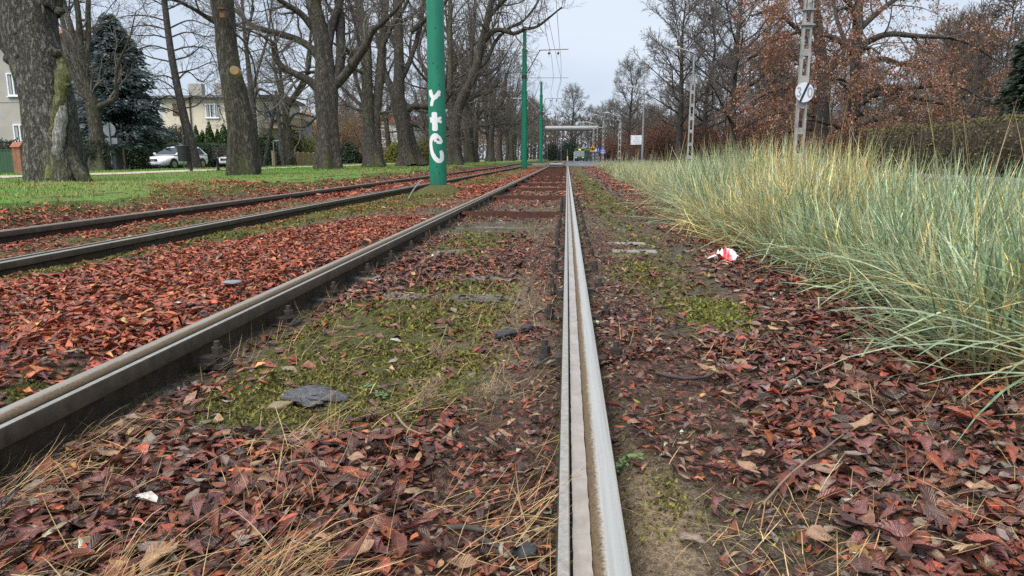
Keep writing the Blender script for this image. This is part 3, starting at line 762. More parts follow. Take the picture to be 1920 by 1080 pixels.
hero_tree('chestnut_tree', 'big forked tree with dark furrowed trunk and long snaking limbs', G_ROW, 28,
          [(617, 321, 42), (616, 290, 40), (615, 250, 39), (613, 210, 40), (612, 175, 44), (610, 150, 40), (608, 110, 34), (600, 60, 30), (590, 20, 27), (582, -30, 24), (570, -130, 16)],
          [Z3([(590, 500, 55), (540, 455, 48), (480, 425, 42), (390, 378, 36), (345, 310, 30), (342, 250, 24), (318, 228, 14), (220, 178, 10), (100, 140, 7), (20, 130, 4)]),
           Z3([(600, 330, 50), (560, 280, 42), (480, 225, 38), (340, 180, 34), (220, 145, 28), (140, 70, 22), (60, 15, 17), (-40, -60, 10)]),
           Z3([(660, 470, 60), (700, 420, 58), (718, 300, 56), (715, 180, 54), (712, 80, 52), (700, -20, 46), (690, -220, 26)]),
           Z3([(670, 490, 60), (710, 455, 54), (770, 385, 52), (820, 310, 48), (860, 255, 46), (888, 180, 40), (950, 130, 26), (1040, 40, 18), (1120, -80, 10)]),
           Z3([(590, 190, 44), (540, 130, 38), (490, 75, 34), (420, 30, 30), (360, -10, 24), (260, -120, 12)]),
           Z3([(640, 300, 50), (665, 150, 44), (700, 50, 38), (740, -60, 30), (790, -240, 18)]),
           Z3([(730, 260, 26), (790, 310, 24), (820, 250, 20), (790, 100, 20), (760, 0, 16)]),
           Z3([(590, 405, 22), (520, 405, 14), (470, 408, 10), (400, 395, 6)])],
          M_BARKD, 16, flare=.22, dds=[-1.2, 1.5, 1.2, -1.5, -1, 1.0, 2, .5], sides=36, flute=.11,
          spec=[dict(SPEC_HERO[0], per=11, length=2.2, rmin=.016), dict(SPEC_HERO[1], per=6, length=1.1, rmin=.009), dict(SPEC_HERO[2], length=.5, rmin=.0065)])
hero_tree('chestnut_tree', 'twin-stemmed tree with greenish left stem and darker right stem rising from one base', G_ROW, 36,
          [(702, 317, 36), (699, 290, 27), (694, 250, 22), (689, 170, 20), (687, 90, 19), (680, 40, 17), (668, -20, 15), (660, -120, 10)],
          [[(710, 315, 24), (706, 270, 20), (705, 215, 18), (712, 150, 17), (717, 80, 16), (722, 20, 14), (728, -60, 10)],
           [(689, 100, 10), (672, 40, 9), (655, 5, 8), (640, -50, 5)], [(688, 140, 8), (660, 130, 6), (640, 150, 4), (620, 165, 3)], [(716, 90, 9), (735, 50, 8), (760, 10, 6), (780, -40, 4)]],
          M_BARKM, 17, sides=24, flare=.3, dds=[.8, 1, -2, -1], spec=[dict(SPEC_HERO[0], per=9, length=2.3, rmin=.018), dict(SPEC_HERO[1], per=6, length=1.1, rmin=.011), dict(SPEC_HERO[2], rmin=.008)])
hero_tree('chestnut_tree', 'stout dark trunk leaning left with flared roots, just left of the green graffiti mast', G_ROW, 40,
          [(771, 316, 46), (768, 295, 36), (763, 265, 33), (757, 230, 31), (750, 200, 30), (746, 180, 28), (749, 140, 20), (748, 90, 19), (746, 30, 18), (744, -60, 14), (740, -150, 9)],
          [[(746, 192, 18), (734, 165, 15), (722, 140, 13), (716, 110, 10), (705, 60, 7)], [(755, 215, 14), (775, 200, 12), (800, 200, 10), (830, 195, 8), (850, 170, 5)],
           [(752, 150, 12), (770, 110, 10), (785, 60, 9), (795, 0, 7), (805, -70, 4)], [(760, 230, 10), (785, 235, 9), (808, 245, 7), (840, 255, 4)], [(748, 100, 10), (730, 60, 9), (716, 10, 7), (700, -50, 4)],
           [(770, 60, 10), (800, 35, 9), (830, 12, 7), (850, -30, 4)]],
          M_BARKD, 18, sides=28, flare=.35, flute=.12, dds=[1, -1.5, 1, -2, 2, -1], spec=[dict(SPEC_HERO[0], per=9, length=2.3, rmin=.018), dict(SPEC_HERO[1], per=6, length=1.1, rmin=.012), dict(SPEC_HERO[2], rmin=.009)])
Y3 = lambda pts: [(820 + x / 3, y / 3, w / 3) for x, y, w in pts]
hero_tree('chestnut_tree', 'green-stained tree with a long limb arching over the track, right of the graffiti mast', G_ROW, 46,
          Y3([(100, 925, 80), (92, 850, 66), (95, 740, 62), (120, 600, 55), (165, 500, 50), (210, 400, 48), (245, 260, 44), (280, 120, 40), (310, -20, 34), (340, -200, 22)]),
          [Y3([(88, 700, 40), (72, 560, 34), (72, 380, 30), (70, 200, 28), (72, 40, 26), (70, -120, 18)]),
           Y3([(240, 260, 34), (300, 185, 30), (360, 168, 28), (430, 190, 22), (490, 165, 20), (560, 150, 16), (640, 90, 12), (700, 40, 7)]),
           Y3([(200, 400, 26), (270, 350, 22), (330, 230, 20), (400, 160, 18), (480, 120, 14), (560, 20, 12), (600, -90, 8)]),
           Y3([(120, 560, 30), (170, 500, 26), (190, 330, 22), (205, 150, 20), (215, -20, 16)]),
           Y3([(280, 110, 26), (340, 40, 22), (400, -20, 18), (480, -100, 10)]),
           Y3([(130, 600, 26), (210, 540, 24), (290, 520, 18), (350, 460, 10)])],
          M_BARKM, 19, sides=24, flare=.3, dds=[1, -2, 1.5, 2.5, -1, 1.5], spec=[dict(SPEC_HERO[0], per=12, length=2.6, rmin=.02, rmax=.06), dict(SPEC_HERO[1], per=6, length=1.3, rmin=.013), dict(SPEC_HERO[2], length=.6, rmin=.01)])

# details of the huge trunk: moss ridge, pale scar, burrs
def on_huge(name, pts, m, dd, flat=.5, n=30, sides=10, seed=0):
    p, r = path_px(pts, 14.2 + dd, 0, n); p = p - np.array(THUGE.location); r = r * (1 + .35 * (fbm(np.arange(n) * .8, np.zeros(n), seed) - .5) * 2)
    V, q = trunk_np(p, r, sides, 0, .05, .15, seed); link(name, mesh_np(name, V, [q], [m]), THUGE)
M_RIDGE = bark('ridge_moss', (.10, .10, .045), (.22, .22, .11), (.17, .18, .05), .5, .3, 18, .02)
M_SCAR = bark('pale_scar', (.24, .225, .205), (.44, .42, .39), (.2, .2, .1), .1, .2, 20, .02)
on_huge('moss_ridge', [(112, 95, 10), (118, 130, 22), (116, 165, 24), (109, 205, 20), (102, 235, 17), (99, 252, 18), (95, 275, 14), (94, 336, 16)], M_RIDGE, -.335, seed=3)
on_huge('pale_scar', [(118, 180, 12), (115, 215, 20), (111, 250, 22), (108, 280, 20), (105, 310, 12)], M_SCAR, -.335, seed=5)
on_huge('buttress_root', [(120, 235, 10), (128, 270, 14), (140, 305, 18), (156, 334, 22), (170, 342, 14)], M_BARKM, -.2, seed=7, sides=14)
on_huge('buttress_root', [(70, 270, 14), (66, 305, 20), (62, 340, 24)], M_BARKL, -.25, seed=9, sides=14)
for bx, by, bw, dd in ((104, 101, 20, -.42), (97, 96, 14, -.46), (20, 112, 24, -.25), (34, 108, 18, -.35), (112, 22, 18, -.3), (125, 160, 12, -.36), (30, 60, 16, -.4)):
    on_huge('burr', [(bx - bw * .55, by + 2, 4), (bx - bw * .25, by, bw * .8), (bx + bw * .2, by - 1, bw * .9), (bx + bw * .55, by + 1, 4)], M_BARKL, dd, n=10, seed=int(bx))
# the rest of the row, four shapes reused
ROW = [gen_tree_meshes(100 + k, 15 + k * .7, .34 + .03 * k, .27, 4, .36, 'chestnut', 1.6, (M_BARKD, M_BARKG, M_BARKM, M_BARKD)[k], 3)[0] for k in range(4)]
rr = random.Random(3)
rowpos = [(-9.6, 53.0), (-9.0, 59), (-9.9, 66), (-9.2, 72.5), (-9.6, 80), (-8.6, 88), (-9.8, 95), (-9.3, 104), (-8.2, 113), (-9.6, 122), (-9.2, 133), (-10.5, 146), (-9.5, 158)]
ords = ['first', 'second', 'third', 'fourth', 'fifth', 'sixth', 'seventh', 'eighth', 'ninth', 'tenth', 'eleventh', 'twelfth', 'thirteenth']
for k, (x, y) in enumerate(rowpos):
    place(ROW[k % 4], 'chestnut_tree', (x + float(cshift(y)), y, float(gz(x, y)) - .05), f'bare row tree standing {ords[k]} beyond the long-limbed green-stained tree', 'tree', G_ROW, rr.random() * 6.28, .85 + .3 * rr.random())
row2 = [(-18.5, 47), (-17.5, 62), (-19, 76), (-17, 90), (-19.5, 106), (-17.5, 124), (-20, 142)]
for k, (x, y) in enumerate(row2):
    place(ROW[(k + 2) % 4], 'park_tree', (x, y, float(gz(x, y)) - .05), f'bare tree of the second row beyond the gravel path, {ords[k]} from the near end', 'tree', 'bare trees beyond the gravel path', rr.random() * 6.28, .65 + .25 * rr.random())

# ------------------------------------------------------------------ trees on the right
UP = [gen_tree_meshes(200 + k, 15, .34, .22, 4, .36, 'upright', 2.0, M_BARKG, 3)[0] for k in range(3)]
def at_px(px, d):      # ground point below photo column px at depth d
    p = W(px, 296, d); return float(p[0]), float(p[1])
G_RT = 'bare trees across the road'
for px, d, hh, mesh, lab in ((1272, 66, 15.0, UP[0], 'tall bare tree with straight trunk and domed crown, behind the second lattice post'),
                             (1322, 74, 15.4, UP[1], 'bare tree rising just right of the second lattice post'),
                             (1372, 60, 17.5, UP[2], 'taller bare tree left of the copper-leaved oaks'),
                             (1178, 100, 13.2, UP[1], 'round-crowned bare tree behind the white information board'),
                             (1150, 150, 12.0, UP[0], 'bare tree behind the nearer street lamp with the curved arm'),
                             (1072, 215, 20.5, UP[2], 'distant bare tree with yellowish haze of moss above the silver pipe'),
                             (1108, 235, 16.0, UP[1], 'distant bare tree above the bus'),
                             (1128, 205, 14.5, UP[2], 'distant bare tree right of the bus roof')):
    x, y = at_px(px, d); place(mesh, 'bare_tree', (x, y, 0), lab, 'tree', G_RT, rr.random() * 6.28, hh / 15)
# copper oaks
def oak(seed, H, r0, trunkpts, limbs, leafcols, n_leaf, lab, loc, d):
    rng = np.random.default_rng(seed)
    P, R = path_px(trunkpts, d, 0, 30); org = np.array([P[0][0], P[0][1], 0.])
    P[0, 2] = -.1
    root = empty('oak_tree', tuple(org), lab, 'tree', 'copper-leaved oaks across the road')
    V, q = trunk_np(P - org, R, 18, .3, .06, .06, seed); link('trunk', mesh_np('trunk', V, [q], [M_BARKG]), root)
    ls = []; VV, FF, off = [], [], 0
    for j, (l, dd) in enumerate(limbs):
        p, r = path_px(l, d, dd, 20); v, q = trunk_np(p - org, r, 8, 0, .04, .07, seed + j)
        link('limb', mesh_np('limb', v, [q], [M_BARKG]), root); ls.append((p - org, r))
    sp = [dict(per=11, t0=.15, t1=1, ang=58, length=3.0, radf=.5, n=7, up=.03, wig=.2, rmax=.06, rmin=.018, downfirst=.05),
          dict(per=6, t0=.15, t1=1, ang=48, length=1.35, radf=.6, n=5, up=.0, wig=.2, rmin=.012),
          dict(per=3, t0=.15, t1=1, ang=45, length=.75, radf=.7, n=3, up=-.02, wig=.2, rmin=.009, taper=.5)]
    lv = twig_levels(ls + [(P[14:] - org, R[14:])], rng, sp)
    V, q = cat_tubes(lv); link('crown', mesh_np('crown', V, [q], [M_TWIGR]), root)
    tips = lv[2][0][:, 1:].reshape(-1, 3)
    # leaves hang on in clumps
    k = fbm(tips[:, 0] * .55 + 9, tips[:, 2] * .6 + tips[:, 1] * .35, seed)
    tips = tips[(k + .12 * rng.random(len(k))) > .43]
    tips = tips[rng.permutation(len(tips))[:n_leaf // 6]]
    V, f, cc = leaf_quads(tips, rng, 6, .125, .085, pal(rng, *leafcols), .8, aspect=.55)
    o = link('leaves', mesh_np('leaves', V, [f], [M_FOL], False, col=cc), root); tag(o, kind='stuff')
    return root
COPPER = ([(.33, .145, .085), (.40, .20, .12), (.25, .11, .07), (.46, .29, .17), (.20, .11, .08)], [4, 3, 3, 1.5, 1.5])
oak(301, 16, .5, [(1597, 300, 26), (1600, 250, 22), (1603, 180, 20), (1605, 110, 19), (1608, 40, 18), (1610, -30, 15), (1612, -200, 7)],
    [([(1603, 190, 14), (1640, 165, 12), (1700, 165, 9), (1790, 160, 6), (1850, 190, 3)], -1.5), ([(1604, 200, 12), (1650, 175, 11), (1700, 180, 8), (1770, 195, 5)], -3), ([(1606, 90, 13), (1660, 65, 11), (1720, 68, 9), (1800, 75, 6), (1880, 120, 3)], -2),
     ([(1607, 60, 12), (1650, 20, 10), (1710, -20, 8), (1800, -60, 4)], 2), ([(1602, 170, 11), (1570, 150, 9), (1530, 125, 7), (1490, 120, 4)], -2), ([(1605, 100, 11), (1560, 70, 9), (1500, 60, 7), (1440, 80, 4)], 1.5),
     ([(1608, 20, 11), (1560, -20, 9), (1500, -30, 6), (1430, 0, 4)], -2), ([(1600, 240, 9), (1640, 225, 8), (1690, 215, 6), (1740, 235, 4)], -2.5), ([(1598, 250, 9), (1560, 235, 8), (1520, 225, 5), (1480, 235, 3)], -2),
     ([(1602, 200, 9), (1596, 170, 8), (1580, 150, 6), (1560, 150, 3)], -5), ([(1604, 130, 9), (1612, 100, 8), (1630, 90, 6), (1650, 100, 3)], -5), ([(1606, 60, 9), (1600, 30, 8), (1585, 15, 6), (1570, 20, 3)], -5), ([(1601, 230, 8), (1612, 215, 7), (1625, 210, 5), (1645, 215, 3)], -5),
     ([(1604, 140, 10), (1590, 90, 9), (1570, 40, 7), (1560, -20, 5)], 3), ([(1605, 130, 10), (1650, 110, 9), (1690, 120, 7), (1740, 130, 4)], 3)],
    COPPER, 84000, 'wide copper-leaved oak with grey trunk and long level limbs, right of the 30 sign', None, 44)
oak(302, 14, .5, [(1534, 300, 34), (1536, 250, 30), (1540, 200, 28), (1545, 150, 24), (1538, 90, 20), (1530, 20, 16), (1525, -60, 9)],
    [([(1540, 200, 14), (1500, 170, 11), (1460, 165, 8), (1410, 190, 4)], -2), ([(1542, 160, 12), (1495, 110, 10), (1450, 95, 7), (1400, 110, 4)], 2), ([(1538, 100, 11), (1490, 50, 9), (1450, 20, 7), (1410, 30, 4)], -2),
     ([(1540, 220, 10), (1490, 210, 8), (1440, 215, 6), (1395, 240, 3)], -3), ([(1535, 70, 10), (1500, 0, 8), (1480, -60, 5)], 2), ([(1545, 150, 12), (1580, 100, 9), (1600, 60, 6)], 3), ([(1534, 240, 8), (1490, 245, 7), (1450, 250, 5)], -1)],
    COPPER, 62000, 'copper-leaved oak with thick dark trunk behind the lattice post with the 30 sign', None, 50)
# leafy brown undergrowth, thin wood behind
def shrub_mesh(seed, H, Wd, cols, n_leaf, size=.11, stems=16, tm=None):
    rng = np.random.default_rng(seed); base = []
    for k in range(stems):
        az = rng.random() * 6.28; o = Wd * .5 * (.3 + .7 * rng.random()); h = H * (.6 + .4 * rng.random())
        a = np.array([math.cos(az), math.sin(az), 0])
        base.append((resample(np.array([a * .15, a * o * .5 + [0, 0, h * .5], a * o + [0, 0, h]]), 10), np.linspace(.03, .008, 10)))
    lv = twig_levels(base, rng, [dict(per=8, t0=.1, t1=1, ang=50, length=H * .35, radf=.6, n=5, up=.05, wig=.2, rmin=.011), dict(per=6, t0=.1, t1=1, ang=48, length=H * .16, radf=.7, n=4, up=.02, wig=.2, rmin=.008, taper=.5)])
    V, q = cat_tubes([(np.stack([p for p, r in base]), np.stack([r for p, r in base]), 5)] + lv)
    parts = [('stems', mesh_np('stems', V, [q], [tm or M_TWIGR]))]
    tips = lv[1][0][:, 1:].reshape(-1, 3); tips = tips[rng.permutation(len(tips))[:n_leaf // 3]]
    V, f, cc = leaf_quads(tips, rng, 3, size, .10, pal(rng, *cols), .5)
    parts.append(('foliage', mesh_np('foliage', V, [f], [M_FOL], False, col=cc)))
    return parts
BROWN = ([(.17, .065, .038), (.12, .055, .035), (.21, .09, .055), (.09, .05, .035)], [3, 3, 2, 2])
SHB = [shrub_mesh(400 + k, 4.2, 4.6, BROWN, 7500, .13) for k in range(2)]
side = ['behind the second lattice post', 'beneath the tall bare trees', 'below the copper-leaved oak', 'right of the information board', 'near the bus', 'behind the low hedge', 'near the conifer', 'behind the pipe end', 'beneath the round-crowned tree', 'deep in the wood']
sp_ = [(1235, 70, .95), (1290, 78, 1.0), (1345, 66, .9), (1400, 60, 1.0), (1450, 62, .85), (1500, 64, .95), (1570, 58, .9), (1640, 56, .85), (1700, 54, .8), (1760, 50, .8), (1205, 92, 1.0), (1165, 120, 1.0), (1135, 150, 1.1), (1190, 130, 1.3), (1250, 105, 1.4), (1330, 95, 1.3), (1420, 85, 1.3), (1540, 78, 1.2), (1660, 72, 1.1), (1130, 200, 1.6), (1160, 180, 1.5)]
for k, (px, d, s) in enumerate(sp_):
    x, y = at_px(px, d)
    place(SHB[k % 2], 'brown_shrub', (x, y, 0), f'leafy red-brown shrub of the wood edge, {side[k % 10]}' + ('' if k < 10 else ', further back' if k < 20 else ', furthest back'), 'shrub', 'red-brown shrubs at the wood edge', rr.random() * 6.28, s)
WOOD = [gen_tree_meshes(240 + k, 13, .16, .3, 4, .26, 'upright', 2.8, M_BARKG, 2, M_TWIGR)[0] for k in range(3)]
wr = random.Random(9)
wzone = [(1240, 'information board'), (1340, 'second lattice post'), (1450, 'bare tree left of oaks'), (1530, 'thick-trunked oak'), (1610, 'wide oak trunk'), (1720, 'level limbs of the wide oak'), (1820, 'right end of the oak crown'), (1990, 'dark conifer')]
lzone = [(700, 'fence and golden shrubs'), (800, 'stout leaning row tree'), (900, 'long-limbed green-stained tree'), (1000, 'second green mast'), (1090, 'third green mast')]
for k in range(64):
    d = wr.uniform(75, 170); px = wr.uniform(1140, 1960)
    if px < 1240: d = wr.uniform(160, 230)
    x, y = at_px(px, d)
    place(WOOD[k % 3], 'woodland_tree', (x, y, 0), 'thin bare tree of the far wood seen behind the ' + [l for p, l in wzone if px < p][0], 'tree', 'thin trees behind the ' + [l for p, l in wzone if px < p][0], wr.random() * 6.28, wr.uniform(.8, 1.25))
for k in range(26):
    d = wr.uniform(150, 260); px = wr.uniform(560, 1080)
    x, y = at_px(px, d)
    place(WOOD[k % 3], 'woodland_tree', (x, y, 0), 'thin far-off tree beyond the park, seen behind the ' + [l for p, l in lzone if px < p][0], 'tree', 'far park trees behind the ' + [l for p, l in lzone if px < p][0], wr.random() * 6.28, wr.uniform(.8, 1.2))
for px, d, s in ((1790, 62, .95), (1815, 66, 1.05), (1840, 60, .8), (1745, 70, 1.0), (1870, 64, 1.15), (1765, 58, .8)):
    x, y = at_px(px, d)
    place(WOOD[int(px) % 3], 'woodland_tree', (x, y, 0), f'slender bare tree showing against the sky {"nearest" if px == 1840 else "next"} to the dark conifer, number {px % 7 + 1} of a thicket' if False else {1790: 'slender bare tree right of the wide oak crown', 1815: 'slender bare tree midway between oak crown and conifer', 1840: 'slender short bare tree just left of the dark conifer', 1745: 'slender bare tree half hidden by the wide oak crown', 1870: 'slender tall bare tree behind the dark conifer tip', 1765: 'slender low bare tree under the oak limb ends'}[px], 'tree', 'slender trees by the conifer', wr.random() * 6.28, s)

# ------------------------------------------------------------------ conifers, hedges, bushes
def conifer_parts(seed, H, Wd, cols, nb=150, per=26, droop=.25, size=.26, z0=.06, pw=.8):
    rng = np.random.default_rng(seed)
    P = np.array([[0, 0, -.1], [0, 0, H * .5], [0, 0, H]]); R = np.array([.16, .1, .01]) * H / 8
    V, q = tubes(resample(P, 8)[None], np.interp(np.linspace(0, 1, 8), [0, .5, 1], R)[None], 8)
    parts = [('trunk', mesh_np('trunk', V, [q], [M_BARKD]))]
    t = z0 + (1 - z0) * rng.random(nb) ** 1.15; az = rng.random(nb) * 6.28
    l = Wd * .5 * (1 - t) ** pw * (.58 + .58 * rng.random(nb)) + .1
    n = 6; u = np.linspace(0, 1, n)
    a = np.stack([np.cos(az), np.sin(az), 0 * az], 1)
    Pb = np.zeros((nb, n, 3)); Pb[:, :, 2] = (t * H)[:, None] - droop * l[:, None] * (u ** 1.2 * 1.3 - .45 * u ** 3)[None]
    Pb[:, :, :2] = a[:, None, :2] * (l[:, None] * u[None])[..., None]
    V, q = tubes(Pb, (.015 + .02 * l)[:, None] * (1 - .8 * u)[None], 4); parts.append(('branches', mesh_np('branches', V, [q], [M_BARKD])))
    # needle sprays along the branches
    m = nb * per; bi = np.repeat(np.arange(nb), per); s = .12 + .88 * rng.random(m); f = s * (n - 1); i = np.clip(f.astype(int), 0, n - 2); w = (f - i)[:, None]
    c = Pb[bi, i] * (1 - w) + Pb[bi, i + 1] * w
    sd = np.stack([-a[bi, 1], a[bi, 0], 0 * az[bi]], 1) * (rng.random(m) - .5)[:, None] * 2
    dr = a[bi] * .8 + sd * 1.0; dr[:, 2] -= .2 + .25 * rng.random(m); dr /= np.linalg.norm(dr, axis=1, keepdims=True)
    c = c + sd * (l[bi] * .28 * (1 - .6 * s))[:, None] + rng.standard_normal((m, 3)) * [.04, .04, .10]
    sz = size * (.6 + .8 * rng.random(m))[:, None]
    nr = rng.standard_normal((m, 3)); nr -= (nr * dr).sum(1, keepdims=True) * dr; nr /= np.linalg.norm(nr, axis=1, keepdims=True)
    V = np.stack([c, c + dr * sz * .5 + nr * sz * .16, c + dr * sz, c + dr * sz * .5 - nr * sz * .16], 1).reshape(-1, 3)
    F_ = np.arange(m * 4).reshape(m, 4); cc = np.repeat(pal(rng, *cols)(m), 4, 0)
    parts.append(('needles', mesh_np('needles', V, [F_], [M_FOL], False, col=cc)))
    return parts
x, y = at_px(228, 36.5)
place(conifer_parts(501, 7.6, 5.9, ([(.13, .18, .19), (.085, .125, .13), (.20, .26, .28), (.05, .075, .07)], [4, 3, 2.5, 2]), 330, 110, .18, .25, .2, .6), 'blue_spruce', (x, y, 0), 'broad blue-grey spruce in front of the grey house', 'tree')
x, y = at_px(1925, 38)
place(conifer_parts(502, 8.5, 5.0, ([(.03, .05, .035), (.02, .033, .022), (.045, .07, .05)], [3, 3, 2]), 220, 70, .35, .34), 'dark_conifer', (x, y, 0), 'dark green conifer at the end of the clipped hedge', 'tree')

def leafy(name, label, cat, c, dims, cols, n, size, seed, shape='ellipsoid', group=None, rz=0, core=True, corec=(.02, .026, .012), rough=.16):
    """bush, hedge or cone of many leaf faces over an added solid core, coloured dark for the shade inside. c = base centre."""
    rng = np.random.default_rng(seed)
    root = empty(name, c, label, cat, group, rz)
    sx, sy, sz = dims
    if shape == 'box':
        a = np.array([sy * sz, sy * sz, sx * sz, sx * sz, sx * sy * 1.3]); f = rng.choice(5, n, p=a / a.sum())
        u, v = rng.random(n), rng.random(n); p = np.empty((n, 3))
        for k in range(5):
            m = f == k
            if k < 2: p[m] = np.stack([np.full(m.sum(), (k - .5) * sx), (u[m] - .5) * sy, v[m] * sz], 1)
            elif k < 4: p[m] = np.stack([(u[m] - .5) * sx, np.full(m.sum(), (k - 2.5) * sy), v[m] * sz], 1)
            else: p[m] = np.stack([(u[m] - .5) * sx, (v[m] - .5) * sy, np.full(m.sum(), sz)], 1)
        nn = fbm(p[:, 0] * 1.1 + p[:, 2], p[:, 1] * 1.1 + p[:, 2], seed, 4) - .5
        p *= (1 + (rough * 1.6 * nn / max(min(dims), .5)))[:, None]
        p += rng.standard_normal((n, 3)) * size * .7
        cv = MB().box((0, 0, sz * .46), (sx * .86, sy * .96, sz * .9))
    elif shape == 'cone':
        t = 1 - np.sqrt(rng.random(n)); az = rng.random(n) * 6.28
        r = (np.minimum(1, (1 - t) * 1.25) ** .8) * (.86 + .2 * rng.random(n)) * (1 + rough * (fbm(az * 1.4, t * 6, seed) - .5) * 2)
        p = np.stack([np.cos(az) * r * sx / 2, np.sin(az) * r * sy / 2, t * sz], 1)
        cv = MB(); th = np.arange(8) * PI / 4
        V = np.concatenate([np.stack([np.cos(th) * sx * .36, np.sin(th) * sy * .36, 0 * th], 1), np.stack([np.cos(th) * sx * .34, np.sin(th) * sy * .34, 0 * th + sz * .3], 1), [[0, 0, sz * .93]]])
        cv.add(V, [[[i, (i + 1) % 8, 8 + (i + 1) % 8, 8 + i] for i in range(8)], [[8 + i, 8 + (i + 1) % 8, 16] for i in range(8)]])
    else:
        d = rng.standard_normal((n, 3)); d /= np.linalg.norm(d, axis=1, keepdims=True); d[:, 2] = np.abs(d[:, 2]) * 1.0
        nn = fbm(d[:, 0] * 2.2 + 5 + seed, d[:, 1] * 2.2 + d[:, 2] * 2.2, seed, 3) - .5
        r = (.72 + .3 * rng.random(n) + rough * 4 * nn)
        p = d * r[:, None] * np.array([sx / 2, sy / 2, sz])
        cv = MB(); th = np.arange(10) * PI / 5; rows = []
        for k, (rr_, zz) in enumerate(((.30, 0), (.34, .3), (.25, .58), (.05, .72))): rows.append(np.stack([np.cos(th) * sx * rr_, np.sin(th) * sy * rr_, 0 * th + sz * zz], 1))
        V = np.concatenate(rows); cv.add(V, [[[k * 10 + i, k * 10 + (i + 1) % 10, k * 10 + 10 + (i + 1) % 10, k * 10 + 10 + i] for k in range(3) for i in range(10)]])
    if core: cv.build('shade_core', simple('core_' + name, corec, .95, .4, 9), root, smooth=True)  # added solid core blocks light; its dark colour paints the inner shade
    V, f, cc = leaf_quads(p, rng, 1, size, .0, pal(rng, *cols), .1 if shape != 'cone' else -.8, aspect=.6)
    o = link('foliage', mesh_np('foliage', V, [f], [M_FOL], False, col=cc), root); tag(o, kind='stuff')
    return root
HEDGEC = ([(.13, .15, .045), (.10, .09, .042), (.15, .10, .06), (.22, .20, .06), (.085, .062, .045)], [3, 3, 3, 1.2, 3])
leafy('clipped_hedge', 'long clipped hedge with brown and yellow-green leaves across the road', 'hedge', (16.2, 26, 0), (1.5, 27, 2.15), HEDGEC, 32000, .095, 511, 'box', corec=(.05, .038, .028))
leafy('low_hedge', 'low brown hedge across the road behind the second lattice post', 'hedge', (16.0, 62, 0), (1.3, 42, 1.15), ([(.10, .075, .045), (.075, .06, .035), (.12, .10, .05)], [3, 3, 2]), 22000, .10, 512, 'box', corec=(.045, .035, .026))
x, y = at_px(1066, 190); leafy('evergreen_bush', 'large dark evergreen bush left of the bus', 'bush', (x, y, 0), (6.2, 5, 5.6), ([(.022, .045, .028), (.035, .06, .04), (.015, .03, .02)], [3, 2, 3]), 9000, .22, 513, rough=.05)
x, y = at_px(1035, 200); leafy('evergreen_bush', 'dark evergreen bush far off behind the third green mast', 'bush', (x, y, 0), (5.2, 5, 5.0), ([(.03, .04, .03), (.045, .055, .04)], [3, 2]), 6000, .22, 514, rough=.05)

# far-off wood closing the view
def far_wood(name, n, x0, x1, yf, H, cols, size, seed):
    r2 = np.random.default_rng(seed); x = r2.uniform(x0, x1, n); y = yf(x) + r2.uniform(0, 45, n)
    top = H * (.55 + .75 * fbm(x * .045, y * .03, seed, 3)); z = top * r2.random(n) ** .8
    V, f, cc = leaf_quads(np.stack([x, y, z], 1), r2, 1, size, .3, pal(r2, *cols), -1.2, aspect=.22)
    m = 160; xt = r2.uniform(x0, x1, m); yt = yf(xt) + r2.uniform(0, 40, m)
    P = np.stack([np.stack([xt, yt, 0 * xt - .2], 1), np.stack([xt + .3, yt, 0 * xt + H * .45], 1), np.stack([xt + .5 * r2.standard_normal(m), yt, 0 * xt + H * .95], 1)], 1)
    Vt, ft = tubes(P, np.array([[.25, .18, .04]]) * np.ones((m, 1)), 5)
    o = link(name, mesh_np(name, np.vstack([V, Vt]), [f, ft + len(V)], [M_FOL], False, col=np.vstack([cc, np.tile([[.07, .058, .05]], (len(Vt), 1))]))); tag(o, kind='stuff')
GREYW = ([(.13, .105, .09), (.10, .08, .07), (.17, .125, .10), (.085, .08, .06)], [3, 3, 2, 2])
far_wood('far_wood', 26000, -150, 40, lambda x: 235 + 0 * x, 15, GREYW, 1.5, 71)
far_wood('far_wood', 26000, 30, 260, lambda x: 215 - .35 * (x - 30), 14, ([(.15, .09, .07), (.12, .085, .07), (.19, .11, .08)], [3, 3, 2]), 1.4, 72)
far_wood('far_wood', 22000, -135, -45, lambda x: 118 + .3 * (x + 45), 5.5, ([(.25, .18, .12), (.17, .14, .10), (.30, .22, .12), (.12, .13, .07)], [3, 3, 2, 2]), .8, 73)
# ------------------------------------------------------------------ masts and overhead line
pg_ = NM('green_mast_paint'); pv = pg_.objco()
pn = pg_.noise(5, 6, .65, pg_.scale(pv, (1, 1, .3))); ps = pg_.noise(38, 4, .7, pv)
pcx = pg_.ramp(pn, [(.3, (.004, .150, .088)), (.6, (.008, .195, .115)), (.8, (.03, .21, .135))])
sx_ = pg_.n('SeparateXYZ', Vector=pv).outputs[2]
grime = pg_.math('MULTIPLY', pg_.ramp(pg_.math('ADD', sx_, pg_.math('MULTIPLY', pn, 1.2)), [(.55, (1, 1, 1)), (1.0, (0, 0, 0))]), .75)
pcx = pg_.mix(grime, pcx, (.035, .075, .045, 1))
str_ = pg_.noise(16, 5, .7, pg_.scale(pv, (1, 1, .07)))
pcx = pg_.mix(pg_.ramp(str_, [(.56, (0, 0, 0)), (.72, (.55, .55, .55))]), pcx, (.012, .11, .068, 1))
pcx = pg_.mix(pg_.ramp(ps, [(.67, (0, 0, 0)), (.72, (1, 1, 1))]), pcx, (.05, .06, .04, 1))
pg_.P(Base__Color=pcx, Roughness=.42); pg_.bump(ps, .15, .002); M_GREEN = pg_.m
M_GALV = simple('galvanised', (.33, .34, .35), .45, .2, 20, .6)
